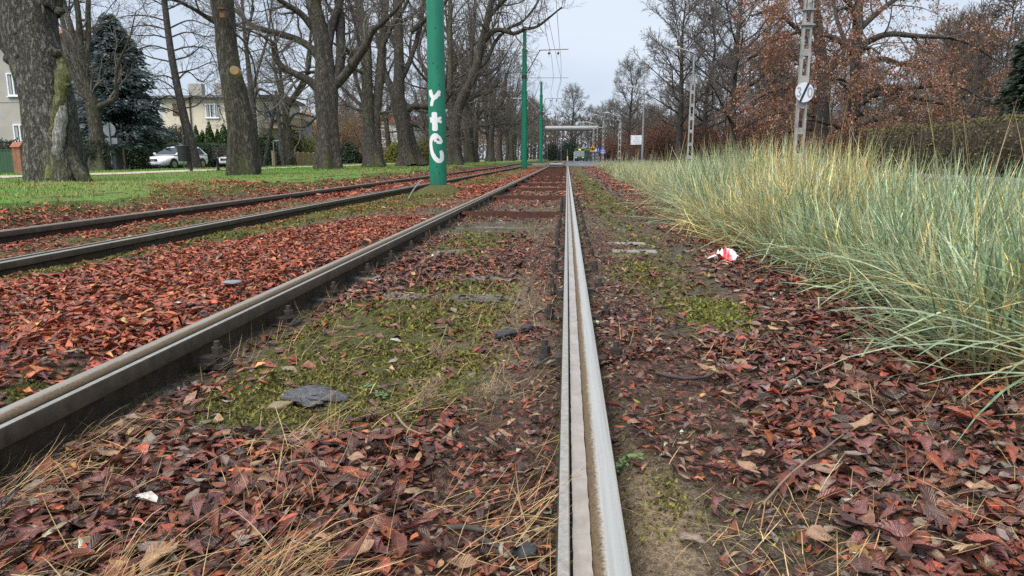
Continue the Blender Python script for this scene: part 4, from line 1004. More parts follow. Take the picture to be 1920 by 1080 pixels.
M_DARKM = simple('dark_metal', (.045, .048, .05), .5, .3, 20, .4)
M_WIRE = simple('wire', (.035, .037, .04), .5, .2, 5, .3)
M_PORC = simple('insulator', (.04, .03, .028), .3, .2, 10)
M_WHITEP = simple('white_spray', (.70, .72, .74), .6, .10, 30)
mossc = NM('mound_moss'); mo = mossc.objco()
mn = mossc.noise(24, 5, .7, mo); mossc.P(Base__Color=mossc.ramp(mn, [(.3, (.03, .03, .008)), (.55, (.085, .08, .02)), (.75, (.14, .14, .035))]), Roughness=.95); mossc.bump(mn, .9, .03)
def mast(px, d, H, r, label, zb, stepped, arm=True):
    p = W(px, 296, d); x, y = float(p[0]), float(p[1])
    root = empty('tram_mast', (x, y, zb), label, 'mast', 'green masts carrying the tram wires')
    b = MB()
    if not stepped: b.tube([(0, 0, -.35), (0, 0, .02), (0, 0, H)], [r * 1.0, r, r * .98], 36)
    else:
        h1, h2 = H * .55, H * .84
        for (z0, z1, ra) in ((-.3, h1, r), (h1, h2, r * .80), (h2, H, r * .62)):
            b.tube([(0, 0, z0), (0, 0, z1)], ra, 20)
    b.build('pole', M_GREEN, root, smooth=True).modifiers.new('e', 'EDGE_SPLIT').split_angle = .6
    if stepped:
        for z, ra in ((H * .55, r * 1.06), (H * .84, r * .88)):
            MB().tube([(0, 0, z - .09), (0, 0, z + .05)], ra, 20).build('collar', M_GREEN, root)
    return root, x, y
def arms(root, x, y, za, zt, xc, left_x):
    """bracket arms over both tracks with insulators (positions relative to the mast)."""
    for sx, xa, xb in ((1, xc - 1.0, xc + .85), (-1, left_x + .7, left_x - 1.0)):
        b = MB(); b.tube([(0, 0, za), (xa - x, 0, zt)], .03, 6); b.build('strut', M_DARKM if sx > 0 else M_GALV, root)
        b = MB(); b.tube([(xa - x - sx * .08, 0, zt), (xb - x, 0, zt + .05)], .045, 8); o = b.build('cross_arm', M_GALV, root)
        for k in (-.42, .18):
            ix = (xc if sx > 0 else left_x) - x + k
            b = MB(); b.tube([(ix, 0, zt + .03), (ix, 0, zt - .22)], .012, 6)
            for zz, rr_ in ((-.14, .05), (-.2, .11), (-.25, .07)): b.tube([(ix, 0, zt + zz + .02), (ix, 0, zt + zz - .03)], [rr_ * .6, rr_], 10)
            b.tube([(ix, 0, zt - .25), (ix, 0, zt - .45)], .012, 6)
            b.build('insulator', M_PORC, root)
    b = MB(); b.tube([(-1.9, 0, za - .05), (2.9, 0, za - .08)], .014, 5); b.build('span_wire', M_WIRE, root)
    MB().tube([(0, 0, za - .12), (0, 0, za + .1)], .17, 14).build('clamp', M_DARKM, root)
# mast one: thick, with graffiti, standing in a mossy mound
m1, mx1, my1 = mast(821, 14.9, 9.2, .178, 'thick green mast with white graffiti standing in a mossy mound between the tracks', .02, False)
moundV = []; moundF = []
nr_, na_ = 14, 40
rad = np.linspace(0, 1, nr_); th = np.arange(na_) * 2 * PI / na_
A, Rr = np.meshgrid(th, rad)
rx = .52 + .06 * np.cos(2 * A + .5); zz = .235 * np.clip(1 - Rr ** 2.2, 0, 1) + .05 * (fbm(np.cos(A) * Rr * 4 + 5, np.sin(A) * Rr * 4, 3) - .5) - .03
Vm = np.stack([mx1 + .03 + np.cos(A) * Rr * rx, my1 + np.sin(A) * Rr * rx, zz + .01], -1)
idx = np.arange(nr_ * na_).reshape(nr_, na_); qm = np.stack([idx[:-1], np.roll(idx[:-1], -1, 1), np.roll(idx[1:], -1, 1), idx[1:]], -1).reshape(-1, 4)
mo_ = link('moss_mound', mesh_np('moss_mound', Vm.reshape(-1, 3), [qm], [mossc.m])); tag(mo_, 'dome of moss heaped round the foot of the graffiti mast', 'mound')
arms(m1, mx1, my1, 6.6, 7.9, -.68, -4.2)
for k, (ang, z) in enumerate(((-1.75, 2.62), (-1.25, 2.55), (-1.4, 3.3), (-1.1, 2.2), (-1.55, .55), (-1.25, .42), (-1.6, 1.05), (-1.35, 4.1))):
    b = MB(); c_ = np.array([math.cos(ang) * .176, math.sin(ang) * .176, z]); b.tube([c_, c_ * [1.05, 1.05, 1]], .012, 8); b.build('stud', M_DARKM, m1)
# graffiti strokes, sprayed on the curved face: (u = metres across the face, z = height), measured off the photo
def stroke_px(pts, w, name='graffiti'):
    zc = my1 * .9972 * .9837 + .1   # only the scale of the face
    vs = []
    P = []
    for px, py in pts:
        best = None
        q = W(px, py, 14.75); o = np.array([0, 0, CAMZ]); dv = q - o
        # intersect the sight line with the mast's front surface
        a = dv[0] ** 2 + dv[1] ** 2; b_ = -2 * (dv[0] * mx1 + dv[1] * my1); c_ = mx1 ** 2 + my1 ** 2 - .178 ** 2
        t = (-b_ - math.sqrt(max(b_ * b_ - 4 * a * c_, 0))) / (2 * a); h = o + dv * t
        P.append((math.atan2(h[1] - my1, h[0] - mx1), h[2] - .02))
    P = resample(np.array([(p[0] * .178, p[1], 0) for p in P]), 26)[:, :2]
    T = np.gradient(P, axis=0); T /= np.linalg.norm(T, axis=1, keepdims=True); N = np.stack([-T[:, 1], T[:, 0]], 1)
    e = np.ones(26); e[0] = e[-1] = .55; e[1] = e[-2] = .9
    wv = 1.2 * w * e[:, None] * .5 * (1 + .10 * (fbm(np.arange(26) * .7, np.zeros(26), len(pts)) - .5)[:, None])
    cols_ = [P + N * wv * s for s in (-1, -.33, .33, 1)]
    V = np.stack(cols_, 1); ang = V[..., 0] / .178
    V3 = np.stack([np.cos(ang) * .1805, np.sin(ang) * .1805, V[..., 1]], -1)
    idx = np.arange(26 * 4).reshape(26, 4); q = np.stack([idx[:-1, :-1], idx[:-1, 1:], idx[1:, 1:], idx[1:, :-1]], -1).reshape(-1, 4)
    return V3.reshape(-1, 3), q
def graffiti(strokes):
    Vs, Fs, n = [], [], 0
    for k, (pts, w) in enumerate(strokes):
        V, q = stroke_px(pts, w); s = 1 + .0016 * k
        V = V * np.array([s, s, 1]); Vs.append(V); Fs.append(q + n); n += len(V)
    link('graffiti', mesh_np('graffiti', np.concatenate(Vs), [np.concatenate(Fs)], [M_WHITEP], True), m1)
px_ = 1 / F * 14.75
GP = lambda pts: [(750 + x * 150 / 426, y * 380 / 1080) for x, y in pts]
graffiti([(GP([(163, 478), (166, 500), (176, 520), (190, 517), (212, 484)]), 6 * px_), (GP([(158, 480), (163, 505), (175, 520)]), 5 * px_), (GP([(182, 512), (214, 505)]), 4 * px_), (GP([(182, 514), (175, 530), (169, 550), (168, 566)]), 5.5 * px_)])
graffiti([(GP([(182, 597), (183, 630), (185, 665), (186, 698)]), 9 * px_), (GP([(160, 628), (172, 638), (184, 638), (200, 636), (220, 626)]), 4.5 * px_), (GP([(162, 650), (174, 641), (190, 640), (205, 644), (222, 652)]), 4.5 * px_)])
graffiti([(GP([(222, 762), (196, 756), (186, 742), (200, 728), (214, 738), (222, 762)]), 4.5 * px_), (GP([(205, 726), (185, 722), (168, 740), (164, 770), (170, 810), (186, 842), (206, 858), (222, 850), (224, 826), (217, 802)]), 7 * px_)])
# broken cable hanging beside mast one
b = MB(); b.tube([W(806, 312, 14.7), W(803, 322, 14.7), W(800, 333, 14.6)], .006, 5)
o = b.build('cable_end', M_DARKM); tag(o, 'short black cable hanging down the left side of the graffiti mast', 'cable')
b = MB(); b.tube(resample(np.array([W(790, 338, 14.0), W(778, 352, 13.6), W(770, 364, 13.2), W(766, 372, 12.6)]), 10), .012, 6)
o = b.build('grey_cable', M_GALV); tag(o, 'pale grey cable curling over the rail left of the mossy mound', 'cable')
m2, mx2, my2 = mast(983, 48, 9.2, .19, 'second green mast, stepped and wearing flaked paint near its foot', .0, True)
arms(m2, mx2, my2, 6.02, 7.72, -.85, -4.5)
m3, mx3, my3 = mast(1014, 76, 8.6, .20, 'farthest green mast, stepped, on a small concrete disc beside the curve', .0, True)
arms(m3, mx3, my3, 5.4, 6.9, -1.35, -5.0)
MB().tube([(0, 0, -.1), (0, 0, .16)], .95, 20).build('foot_slab', conc, m3)
# contact and messenger wires along track one and two
def wire(pts, r, label, group=None):
    b = MB(); b.tube(np.array(pts), r, 5, cap=False); o = b.build('overhead_wire', M_WIRE); tag(o, label, 'wire', group)
sup = [-20, my1, my2, my3, 118, 165]
for tx, trk in ((-.68, 'near'), (-4.2, 'far')):
    for k, dx in enumerate((-.42, .18)):
        pts = []
        for a, c in zip(sup[:-1], sup[1:]):
            for t in np.linspace(0, 1, 9)[:-1]:
                y = a + (c - a) * t; sg = 4 * t * (1 - t)
                pts.append((tx + dx + float(cshift(y)), y, (7.30 if y < 60 else 7.3 - .016 * (y - 60)) - .55 * sg))
        wire(pts, .011, f'{"left" if k == 0 else "right"} upper catenary wire over the {trk} track', 'overhead wires')
    pts = [(tx + .25 * (-1) ** i + float(cshift(y)), y, 5.75) for i, y in enumerate(sup)]
    wire(pts, .008, f'low contact wire zigzagging over the {trk} track', 'overhead wires')

# ------------------------------------------------------------------ lattice posts and street lamps on the right
M_CONC = simple('post_concrete', (.33, .335, .32), .85, .22, 7, bump=.3, dirt=(.17, .17, .16, 1))
def lattice_post(px, d, H, w0, w1, label, lamp=None, name='lattice_post', cat='post'):
    x, y = at_px(px, d); root = empty(name, (x, y, 0), label, cat, 'concrete ladder posts along the road')
    b = MB(); n = max(6, int(H / .62))
    W_ = lambda z: w0 + (w1 - w0) * z / H
    for s in (-1, 1): b.add(*_taper([(s * (W_(-.5) / 2 - .03), 0, -.5), (s * (W_(H) / 2 - .022), 0, H)], .052, .13))
    b.build('leg_frame', M_CONC, root)
    for k in range(n + 1):
        z = .1 + (H - .35) * k / n
        MB().box((0, 0, z + .06), (W_(z) - .07, .12, .16)).build('rung', M_CONC, root)
    MB().box((0, 0, H - .22), (w1 - .06, .13, .5)).build('cap', M_CONC, root)
    return root, x, y
def _taper(ends, w, t):
    a, c = np.array(ends, float); V = []
    for p in (a, c):
        for sx, sy in ((-1, -1), (1, -1), (1, 1), (-1, 1)): V.append(p + [sx * w / 2, sy * t / 2, 0])
    return V, [[[0, 1, 5, 4], [1, 2, 6, 5], [2, 3, 7, 6], [3, 0, 4, 7], [0, 3, 2, 1], [4, 5, 6, 7]]]
def lamp_head(root, z, dx, dz, r=.035):
    b = MB(); b.tube(resample(np.array([(0, 0, z), (0, 0, z + dz * .8), (dx * .3, 0, z + dz), (dx, 0, z + dz * 1.35)]), 12), r, 8); o = b.build('lamp_arm', M_GALV, root)
    b = MB(); b.box((dx * 1.12, 0, z + dz * 1.38), (abs(dx) * .4, .2, .13)); b.build('lamp_head', simple('lamp_shell', (.42, .43, .43), .4, .1), root, bevel=.03)
lp1, lx1, ly1 = lattice_post(1496, 18.0, 4.75, .26, .20, 'nearest concrete ladder post, carrying the round 30 sign')
lp2, lx2, ly2 = lattice_post(1293, 35.5, 4.75, .27, .20, 'concrete ladder lamp post in front of the tall bare trees', name='lamp_post', cat='street lamp')
b = MB(); b.tube([(0, 0, 4.6), (0, 0, 5.5)], .05, 8); b.build('upper_tube', M_GALV, lp2); lamp_head(lp2, 5.4, -.75, .45)
b = MB(); b.tube([(0, 0, 4.6), (0, 0, 9.2)], .075, 10); b.build('upper_tube', M_GALV, lp1)
for z in (4.30, 3.95): MB().box((0, -.02, z), (.30, .2, .035)).build('steel_band', M_GALV, lp1)
lp3, lx3, ly3 = lattice_post(1161, 66, 3.9, .30, .22, 'far concrete ladder lamp post left of the information board', name='lamp_post', cat='street lamp'); lamp_head(lp3, 3.8, -1.1, .75)
for k, (px, d, H, dx, lab) in enumerate(((1112, 120, 5.8, -1.2, 'distant ladder lamp post right of the bus'), (1119, 150, 7.2, -1.6, 'very distant ladder lamp post behind the blue signs'), (1130, 100, 5.8, -1, 'thin ladder lamp post near the pipe end'))):
    r_, _, _ = lattice_post(px, d, H, .32, .24, lab, name='lamp_post', cat='street lamp'); lamp_head(r_, H - .1, dx, .7, .05)
x, y = at_px(1204, 50); r_ = empty('lamp_post', (x, y, 0), 'grey tubular street lamp standing right of the information board', 'street lamp', 'tubular street lamps')
MB().tube([(0, 0, -.2), (0, 0, 1.6), (0, 0, 5.2)], [.085, .085, .05], 10).build('pole', M_GALV, r_, smooth=True); lamp_head(r_, 5.1, -.85, .35)
# wires between the right hand posts
for dz, lab in ((4.55, 'upper service wire slung between the road posts'), (4.62, 'lower service wire slung between the road posts')):
    pts = []
    A_, B_, C_ = np.array([lx1 + 1.2, ly1 - 24, dz + .4]), np.array([lx1, ly1, dz - .25]), np.array([lx2, ly2, 4.7])
    for a, c in ((A_, B_), (B_, C_)):
        for t in np.linspace(0, 1, 9): pts.append(a + (c - a) * t - [0, 0, .5 * 4 * t * (1 - t)] + [0, 0, (dz - 4.5) * 3])
    o = MB().tube(np.array(pts), .009, 5, False).build('service_wire', M_WIRE); tag(o, lab, 'wire', 'wires on the road posts')
# 30 sign (end of limit)
M_SIGNW = simple('sign_white', (.74, .76, .80), .35, .06, 4)
M_SIGNG = simple('sign_grey_digits', (.30, .33, .40), .4, .05, 4)
M_BLACK = simple('sign_black', (.015, .016, .02), .4, .1, 4)
M_BACK = simple('sign_back_grey', (.30, .32, .34), .4, .15, 8, .5)
def disc(r, t, n=48):
    th = np.arange(n) * 2 * PI / n
    return MB().ext(np.stack([r * np.cos(th), r * np.sin(th)], 1), 1, -t / 2, t / 2)
sz = CAMZ + (296 - 176) / F * 18.0 * .985
sgn = empty('speed_sign', (lx1 - .0, ly1 - .14, sz), 'round white sign with grey 30 crossed by a black diagonal bar', 'road sign'); sgn.rotation_euler = (0, 0, math.radians(12))
disc(.243, .012).build('plate', M_SIGNW, sgn); 
th = np.arange(49) * 2 * PI / 48
b = MB(); b.tube(np.stack([.241 * np.cos(th), 0 * th, .241 * np.sin(th)], 1), .008, 6, False); b.build('rim', M_BACK, sgn)
def glyph(parent, name, paths, w, m, y=-.0085, t=.003):
    b = MB()
    for pts in paths:
        P = resample(np.array([(x, 0, z) for x, z in pts]), max(2, 6 * (len(pts) - 1) + 1) if len(pts) > 2 else 2)
        for a, c in zip(P[:-1], P[1:]):
            d = c - a; l = np.linalg.norm(d); d /= l; n_ = np.array([-d[2], 0, d[0]]) * w / 2; a2 = a - d * w * .12; c2 = c + d * w * .12
            V = [a2 + n_ + [0, y, 0], a2 - n_ + [0, y, 0], c2 - n_ + [0, y, 0], c2 + n_ + [0, y, 0], a2 + n_ + [0, y + t, 0], a2 - n_ + [0, y + t, 0], c2 - n_ + [0, y + t, 0], c2 + n_ + [0, y + t, 0]]
            b.add(V, [[[0, 1, 2, 3], [7, 6, 5, 4], [0, 3, 7, 4], [1, 5, 6, 2]]]); y -= .00002
    return b.build(name, m, parent)
def digit(ch, cx, h):
    s = h / 2
    if ch == '3': return [[(cx - .36 * s, .72 * s), (cx, 1.0 * s), (cx + .36 * s, .62 * s), (cx + .02 * s, .08 * s)], [(cx + .02 * s, .08 * s), (cx + .42 * s, -.42 * s), (cx, -1.0 * s), (cx - .42 * s, -.66 * s)]]
    return [[(cx, s), (cx + .42 * s, .55 * s), (cx + .42 * s, -.55 * s), (cx, -s), (cx - .42 * s, -.55 * s), (cx - .42 * s, .55 * s), (cx, s)]]
glyph(sgn, 'digit', digit('3', -.145, .22), .036, M_SIGNG); glyph(sgn, 'digit', digit('0', .145, .22), .036, M_SIGNG)
glyph(sgn, 'diagonal_bar', [[(-.095, -.215), (.095, .215)]], .055, M_BLACK, y=-.013)
MB().box((0, .05, .06), (.06, .1, .04)).box((0, .05, -.08), (.06, .1, .04)).build('bracket', M_GALV, sgn)
# information board
x, y = at_px(1192, 52); bz = CAMZ + (296 - 263) / F * 52
ib = empty('information_board', (x, y, bz), 'white information board with grey lines of lettering on a dark post', 'board'); ib.rotation_euler = (0, 0, -.05)
MB().box((0, 0, 0), (.80, .03, .66)).build('panel', M_SIGNW, ib)
for k, (w, zz) in enumerate(((.34, .20), (.34, .05), (.56, -.09), (.46, -.22))):
    b = MB(); n = int(w / .06)
    rj = random.Random(k)
    for i in range(n): b.box((.06 - w / 2 + (i + .5) * w / n, -.018, zz), (w / n * .65, .004, .045 + .03 * rj.random()))
    b.build('lettering', M_SIGNG, ib)
for zz in (.21, .06, -.21): MB().box((-.33, -.018, zz), (.05, .004, .05)).build('symbol', M_SIGNG, ib)
MB().box((.28, .05, -.65), (.16, .06, 2.6)).build('post', M_DARKM, ib)
# yellow warning plates, blue signs near the bus
M_YEL = simple('sign_yellow', (.62, .34, .02), .4, .06, 4); M_BLUE = simple('sign_blue', (.02, .07, .33), .4, .06, 4)
def sign_post(name, px, d, label, parts, H, mpost=None):
    x, y = at_px(px, d); r = empty(name, (x, y, 0), label, 'road sign', None)
    MB().tube([(0, .05, -.2), (0, .05, H)], .04, 8).build('post', mpost or M_GALV, r)
    for kind, m, z, w, h in parts:
        if kind == 'rect': MB().box((0, 0, z), (w, .03, h)).build('plate', m, r)
        elif kind == 'tri': MB().ext([(-w / 2, z - h / 2), (w / 2, z - h / 2), (0, z + h / 2)], 1, -.015, .015).build('plate', m, r)
    return r
yv = lambda py, d: CAMZ + (296 - py) / F * d
r_ = sign_post('warning_sign', 1111, 105, 'yellow triangular plate over a yellow square plate, at the bus', [('tri', M_YEL, yv(276, 105), .85, .75), ('rect', M_YEL, yv(281.5, 105), .75, .5)], 2.5)
glyph(r_, 'symbol', [[(0, yv(277, 105) - .12), (0, yv(275, 105) + .05)], [(-.15, yv(281.5, 105) - .1), (.15, yv(281.5, 105) + .12)]], .09, M_BLACK, y=-.02)
r_ = sign_post('crossing_sign', 1117, 110, 'blue square sign with white walking figure beside the yellow plates', [('rect', M_BLUE, yv(281.5, 110), .72, .75)], 2.4)
zc_ = yv(281.5, 110); glyph(r_, 'symbol', [[(-.12, zc_ - .25), (0, zc_), (.03, zc_ + .2)], [(0, zc_ + .05), (.17, zc_ - .22)], [(-.15, zc_ + .08), (.02, zc_ + .14), (.15, zc_ + .03)]], .09, M_SIGNW, y=-.02)
r_ = sign_post('blue_sign', 1121.5, 110, 'narrow blue sign with a white upright stroke', [('rect', M_BLUE, yv(281.5, 110), .3, .75)], 2.4)
glyph(r_, 'symbol', [[(0, zc_ - .2), (0, zc_ + .22)]], .08, M_SIGNW, y=-.02)
r_ = sign_post('direction_sign', 1130, 110, 'blue sign with white arrowed cross, rightmost near the bus', [('rect', M_BLUE, yv(284, 110), .85, .8)], 2.3)
zc_ = yv(284, 110); glyph(r_, 'symbol', [[(-.3, zc_ + .1), (.3, zc_ + .1)], [(-.3, zc_ - .14), (.3, zc_ - .14)], [(-.13, zc_ - .3), (-.13, zc_ + .3)], [(.14, zc_ - .3), (.14, zc_ + .3)]], .08, M_SIGNW, y=-.02)
x, y = at_px(1064, 165); r_ = empty('bollard', (x, y, 0), 'cream traffic bollard with a thin post behind, left of the bus', 'bollard')
MB().box((0, 0, .55), (.28, .28, 1.1)).build('body', simple('bollard_cream', (.6, .52, .25), .5, .1), r_, bevel=.04); MB().tube([(0, .3, 0), (0, .3, 2.7)], .05, 8).build('post', M_GALV, r_)
x, y = at_px(1076.5, 170); o = MB().tube([(x, y, -.1), (x, y, 2.2)], .06, 8).build('white_post', M_SIGNW); tag(o, 'plain white post just left of the bus', 'post')
for px, py, d, lab in ((1026.5, 255, 120, 'tiny white plate hanging by the third mast'), (1052.5, 260, 150, 'tiny white lamp globe above the evergreen bush')):
    p = W(px, py, d); r_ = empty('signal_plate', tuple(p), lab, 'signal'); MB().box((0, 0, 0), (.28, .06, .22)).build('plate', M_SIGNW, r_); MB().tube([(0, .05, -p[2]), (0, .05, .1)], .03, 6).build('post', M_GALV, r_)
# silver pipe bridge across the road
M_PIPE = simple('pipe_silver', (.27, .27, .27), .5, .18, 3, .35, dirt=(.30, .29, .28, 1))
pa, pb = W(1022, 241, 150), W(1122, 240.5, 150)
pr = empty('pipe_bridge', (float((pa[0] + pb[0]) / 2), float((pa[1] + pb[1]) / 2), 0), 'fat silver pipe carried across the road on thin legs', 'pipe bridge')
org = np.array(pr.location); pc = [pa - org, pb - org]
MB().tube(resample(np.array(pc), 5), .54, 24).build('pipe', M_PIPE, pr, smooth=True)
for k, f in enumerate((.02, .26, .5, .74, .98)):
    c_ = pc[0] * (1 - f) + pc[1] * f; MB().tube([c_ - [.05, 0, 0], c_ + [.05, 0, 0]], .485, 24).build('joint_band', M_GALV, pr)
for f in (.0, 1.0):
    c_ = pc[0] * (1 - f) + pc[1] * f
    for s in (-.3, .3): MB().tube([(c_[0], c_[1] + s, -.3), (c_[0], c_[1] + s, c_[2])], .06, 8).build('leg', M_DARKM, pr)
c0 = pc[1]; MB().tube([c0 + [0, 0, .1], c0 + [1.6, 0, .15]], .14, 10).build('pipe_stub', M_PIPE, pr)

# ------------------------------------------------------------------ bus
M_BUSG = simple('bus_green', (.05, .17, .06), .3, .1, 3); M_BUSY = simple('bus_yellow', (.45, .52, .06), .3, .1, 3); M_GLASS = simple('dark_glass', (.02, .024, .028), .08, .1, 3)
M_BUSD = simple('bus_dark', (.03, .035, .035), .3, .1, 3); M_TYRE = simple('tyre', (.018, .018, .018), .8, .2, 20); M_BUSW = simple('windscreen', (.22, .25, .27), .06, .1, 3)  # bus windscreen: pale base colour paints in the white reflection
x, y = at_px(1086.5, 172)
bus = empty('city_bus', (x, y, .02), 'green and yellow city bus seen from its front corner at the end of the road', 'bus', rz=math.radians(-15))
b = MB(); prof = [(-1.25, .3), (1.25, .3), (1.25, 2.7), (1.12, 2.95), (-1.12, 2.95), (-1.25, 2.7)]
b.ext(prof, 1, 0, 12.0); b.build('body', M_BUSG, bus, bevel=.06)
MB().box((0, -.012, 1.75), (2.3, .02, 1.35)).build('windscreen', M_BUSW, bus)
MB().box((0, -.015, 2.68), (2.2, .03, .38)).build('destination_display', M_BLACK, bus)
o = NM('display_amber'); o.P(Base__Color=(.3, .1, .01, 1)); o.p.inputs['Emission Color'].default_value = (1, .45, .08, 1); o.p.inputs['Emission Strength'].default_value = .9
MB().box((.05, -.033, 2.68), (.5, .006, .2)).build('display_digits', o.m, bus)
MB().box((0, -.014, .62), (2.35, .024, .5)).build('front_skirt', M_BUSD, bus)
for s in (-1, 1):
    MB().box((s * .85, -.03, .85), (.35, .03, .2)).build('headlight', M_SIGNW, bus)
    MB().box((s * 1.255, 6.2, 1.75), (.02, 11, 1.15)).build('side_window', M_GLASS, bus)
    MB().box((s * 1.257, 6.0, 2.62), (.02, 11.6, .14)).build('yellow_band', M_BUSY, bus)
    MB().box((s * 1.257, 6.0, .85), (.02, 11.6, .3)).build('lower_band', M_BUSD, bus)
    for yy in (2.6, 9.0): 
        w_ = MB().tube([(s * 1.0, yy, .48), (s * 1.27, yy, .48)], .48, 20).build('wheel', M_TYRE, bus); MB().tube([(s * 1.2, yy, .48), (s * 1.28, yy, .48)], .26, 14).build('rim', M_GALV, w_)
MB().box((0, 3, 3.02), (1.6, 3, .16)).build('roof_unit', M_BUSG, bus)

# ------------------------------------------------------------------ silver estate car
M_SILV = NM('silver_paint'); M_SILV.P(Base__Color=(.74, .76, .80, 1), Metallic=.12, Roughness=.28); M_SILV.p.inputs['Coat Weight'].default_value = .5; M_SILV = M_SILV.m
M_CGL = simple('car_glass', (.03, .036, .042), .05, .1, 3); M_HL = NM('headlight_lens'); M_HL.P(Base__Color=(.75, .78, .82, 1), Roughness=.15); M_HL.p.inputs['Emission Color'].default_value = (1, .98, .92, 1); M_HL.p.inputs['Emission Strength'].default_value = .55; M_HL = M_HL.m
def car(loc, rz, label, name='parked_car'):
    """front towards -Y, 4.55 long."""
    r = empty(name, loc, label, 'car', rz=rz)
    # lower body: stations along y with (y, half width, z low, z shoulder)
    st = [(-2.27, .52, .30, .52), (-2.22, .70, .22, .62), (-2.05, .82, .19, .70), (-1.6, .875, .19, .80), (-1.0, .885, .19, .875), (-.7, .885, .19, .91), (.2, .885, .19, .935), (1.2, .88, .19, .955), (1.8, .86, .20, .96), (2.12, .80, .24, .95), (2.24, .70, .32, .80), (2.27, .62, .40, .62)]
    V = []; n = 14
    for (y, w, zl, zs) in st:
        for k in range(n):
            a = -PI / 2 + 2 * PI * k / n
            cx, sy = math.cos(a), math.sin(a)
            ex = .45
            V.append((w * np.sign(cx) * abs(cx) ** ex, y, (zl + zs) / 2 + (zs - zl) / 2 * np.sign(sy) * abs(sy) ** .55))
    V = np.array(V); idx = np.arange(len(st) * n).reshape(-1, n)
    q = np.stack([idx[:-1], idx[1:], np.roll(idx[1:], -1, 1), np.roll(idx[:-1], -1, 1)], -1).reshape(-1, 4)
    b = MB(); b.add(V, [q, [list(idx[0])], [list(idx[-1][::-1])]]); b.build('body', M_SILV, r, smooth=True)
    # cabin
    base = [(-1.05, .78), (2.02, .74)]; 
    def ring(z, yf, yr, w): return [(-w, yf, z), (w, yf, z), (w, yr, z), (-w, yr, z)]
    V = np.array(ring(.88, -1.12, 2.16, .80) + ring(1.36, -.12, 1.62, .61) + ring(1.43, .25, 1.45, .54))
    b = MB(); b.add(V, [[[0, 1, 5, 4], [1, 2, 6, 5], [2, 3, 7, 6], [3, 0, 4, 7], [4, 5, 9, 8], [5, 6, 10, 9], [6, 7, 11, 10], [7, 4, 8, 11], [8, 9, 10, 11]]])
    b.build('cabin', M_SILV, r, smooth=False, bevel=.05)
    def pane(name, pts, off):
        P = np.array(pts) + off; b = MB(); nrm = np.cross(P[1] - P[0], P[2] - P[0]); nrm /= np.linalg.norm(nrm)
        k = len(P); V = np.concatenate([P + nrm * .008, P - nrm * .01]); b.add(V, [[list(range(k))], [list(range(k, 2 * k))[::-1]]]); return b.build(name, M_CGL, r)
    L_ = lambda a, c, t: tuple(np.array(a) * (1 - t) + np.array(c) * t)
    A0, B0, C0, D0, A1, B1, C1, D1 = V[:8]
    pane('windscreen', [L_(L_(A0, B0, .06), L_(A1, B1, .06), .06), L_(L_(A0, B0, .94), L_(A1, B1, .94), .06), L_(L_(A0, B0, .93), L_(A1, B1, .93), .95), L_(L_(A0, B0, .07), L_(A1, B1, .07), .95)], np.array([0, -.012, .006]))
    pane('rear_window', [L_(L_(C0, D0, .08), L_(C1, D1, .08), .15), L_(L_(C0, D0, .92), L_(C1, D1, .92), .15), L_(L_(C0, D0, .9), L_(C1, D1, .9), .92), L_(L_(C0, D0, .1), L_(C1, D1, .1), .92)], np.array([0, .012, .004]))
    for s, (P0_, P1_, P2_, P3_) in ((1, (B0, C0, B1, C1)), (-1, (A0, D0, A1, D1))):
        for t0, t1, u0, u1 in ((.10, .37, .02, .31), (.385, .66, .33, .66), (.675, .90, .68, .93)):
            pts = [L_(L_(P0_, P2_, .1), L_(P1_, P3_, .1), t0), L_(L_(P0_, P2_, .1), L_(P1_, P3_, .1), t1), L_(L_(P0_, P2_, .9), L_(P1_, P3_, .9), u1), L_(L_(P0_, P2_, .9), L_(P1_, P3_, .9), u0)]
            if s < 0: pts = pts[::-1]
            pane('side_window', pts, np.array([s * .012, 0, .004]))
        for yy in (-1.42, 1.38):
            MB().tube([(s * .60, yy, .33), (s * .893, yy, .33)], .365, 24).build('wheel_arch', M_BUSD, r)
            w_ = MB().tube([(s * .70, yy, .31), (s * .905, yy, .31)], [.30, .31], 24).build('wheel', M_TYRE, r)
            d_ = MB().tube([(s * .86, yy, .31), (s * .915, yy, .31)], .20, 20).build('rim', M_GALV, w_)
        MB().box((s * .98, -.78, .97), (.17, .1, .12)).build('mirror', M_SILV, r, bevel=.03)
        MB().tube(resample(np.array([(s * .56, .1, 1.43), (s * .57, .5, 1.48), (s * .56, 1.4, 1.46)]), 8), .016, 6).build('roof_rail', M_DARKM, r)
        b = MB(); b.box((0, 0, 0), (.44, .05, .17)).xf(Matrix.Rotation(s * .42, 3, 'Z') @ Matrix.Rotation(.25, 3, 'X'), (s * .60, -2.14, .62)); b.build('headlight', M_HL, r, bevel=.03)
        MB().box((s * .55, 2.2, .72), (.3, .06, .18)).build('tail_light', simple('tail_red', (.3, .01, .01), .2), r)
    MB().box((0, -2.275, .565), (.72, .02, .15)).build('grille', M_BLACK, r)
    MB().box((0, -2.27, .26), (1.1, .02, .10)).build('air_intake', M_BLACK, r)
    p_ = MB().box((-.02, -2.29, .375), (.52, .02, .12)).build('number_plate', M_SIGNW, r)
    b = MB()
    for k in range(8): b.box((-.22 + k * .055, -2.302, .375), (.03, .003, .065))
    b.build('plate_marks', M_SIGNG, p_)
    # four linked rings on the grille
    b = MB(); th = np.arange(17) * 2 * PI / 16
    for k in range(4): b.tube(np.stack([-.135 + .09 * k + .06 * np.cos(th), 0 * th - 2.29, .575 + .06 * np.sin(th)], 1), .008, 5, False)
    b.build('grille_rings', M_GALV, r)
    return r
p = W(331, 296, 46.0); car((float(p[0]), float(p[1]), .05), math.radians(-8), 'silver estate car with headlights on, parked by the ivy hedge')
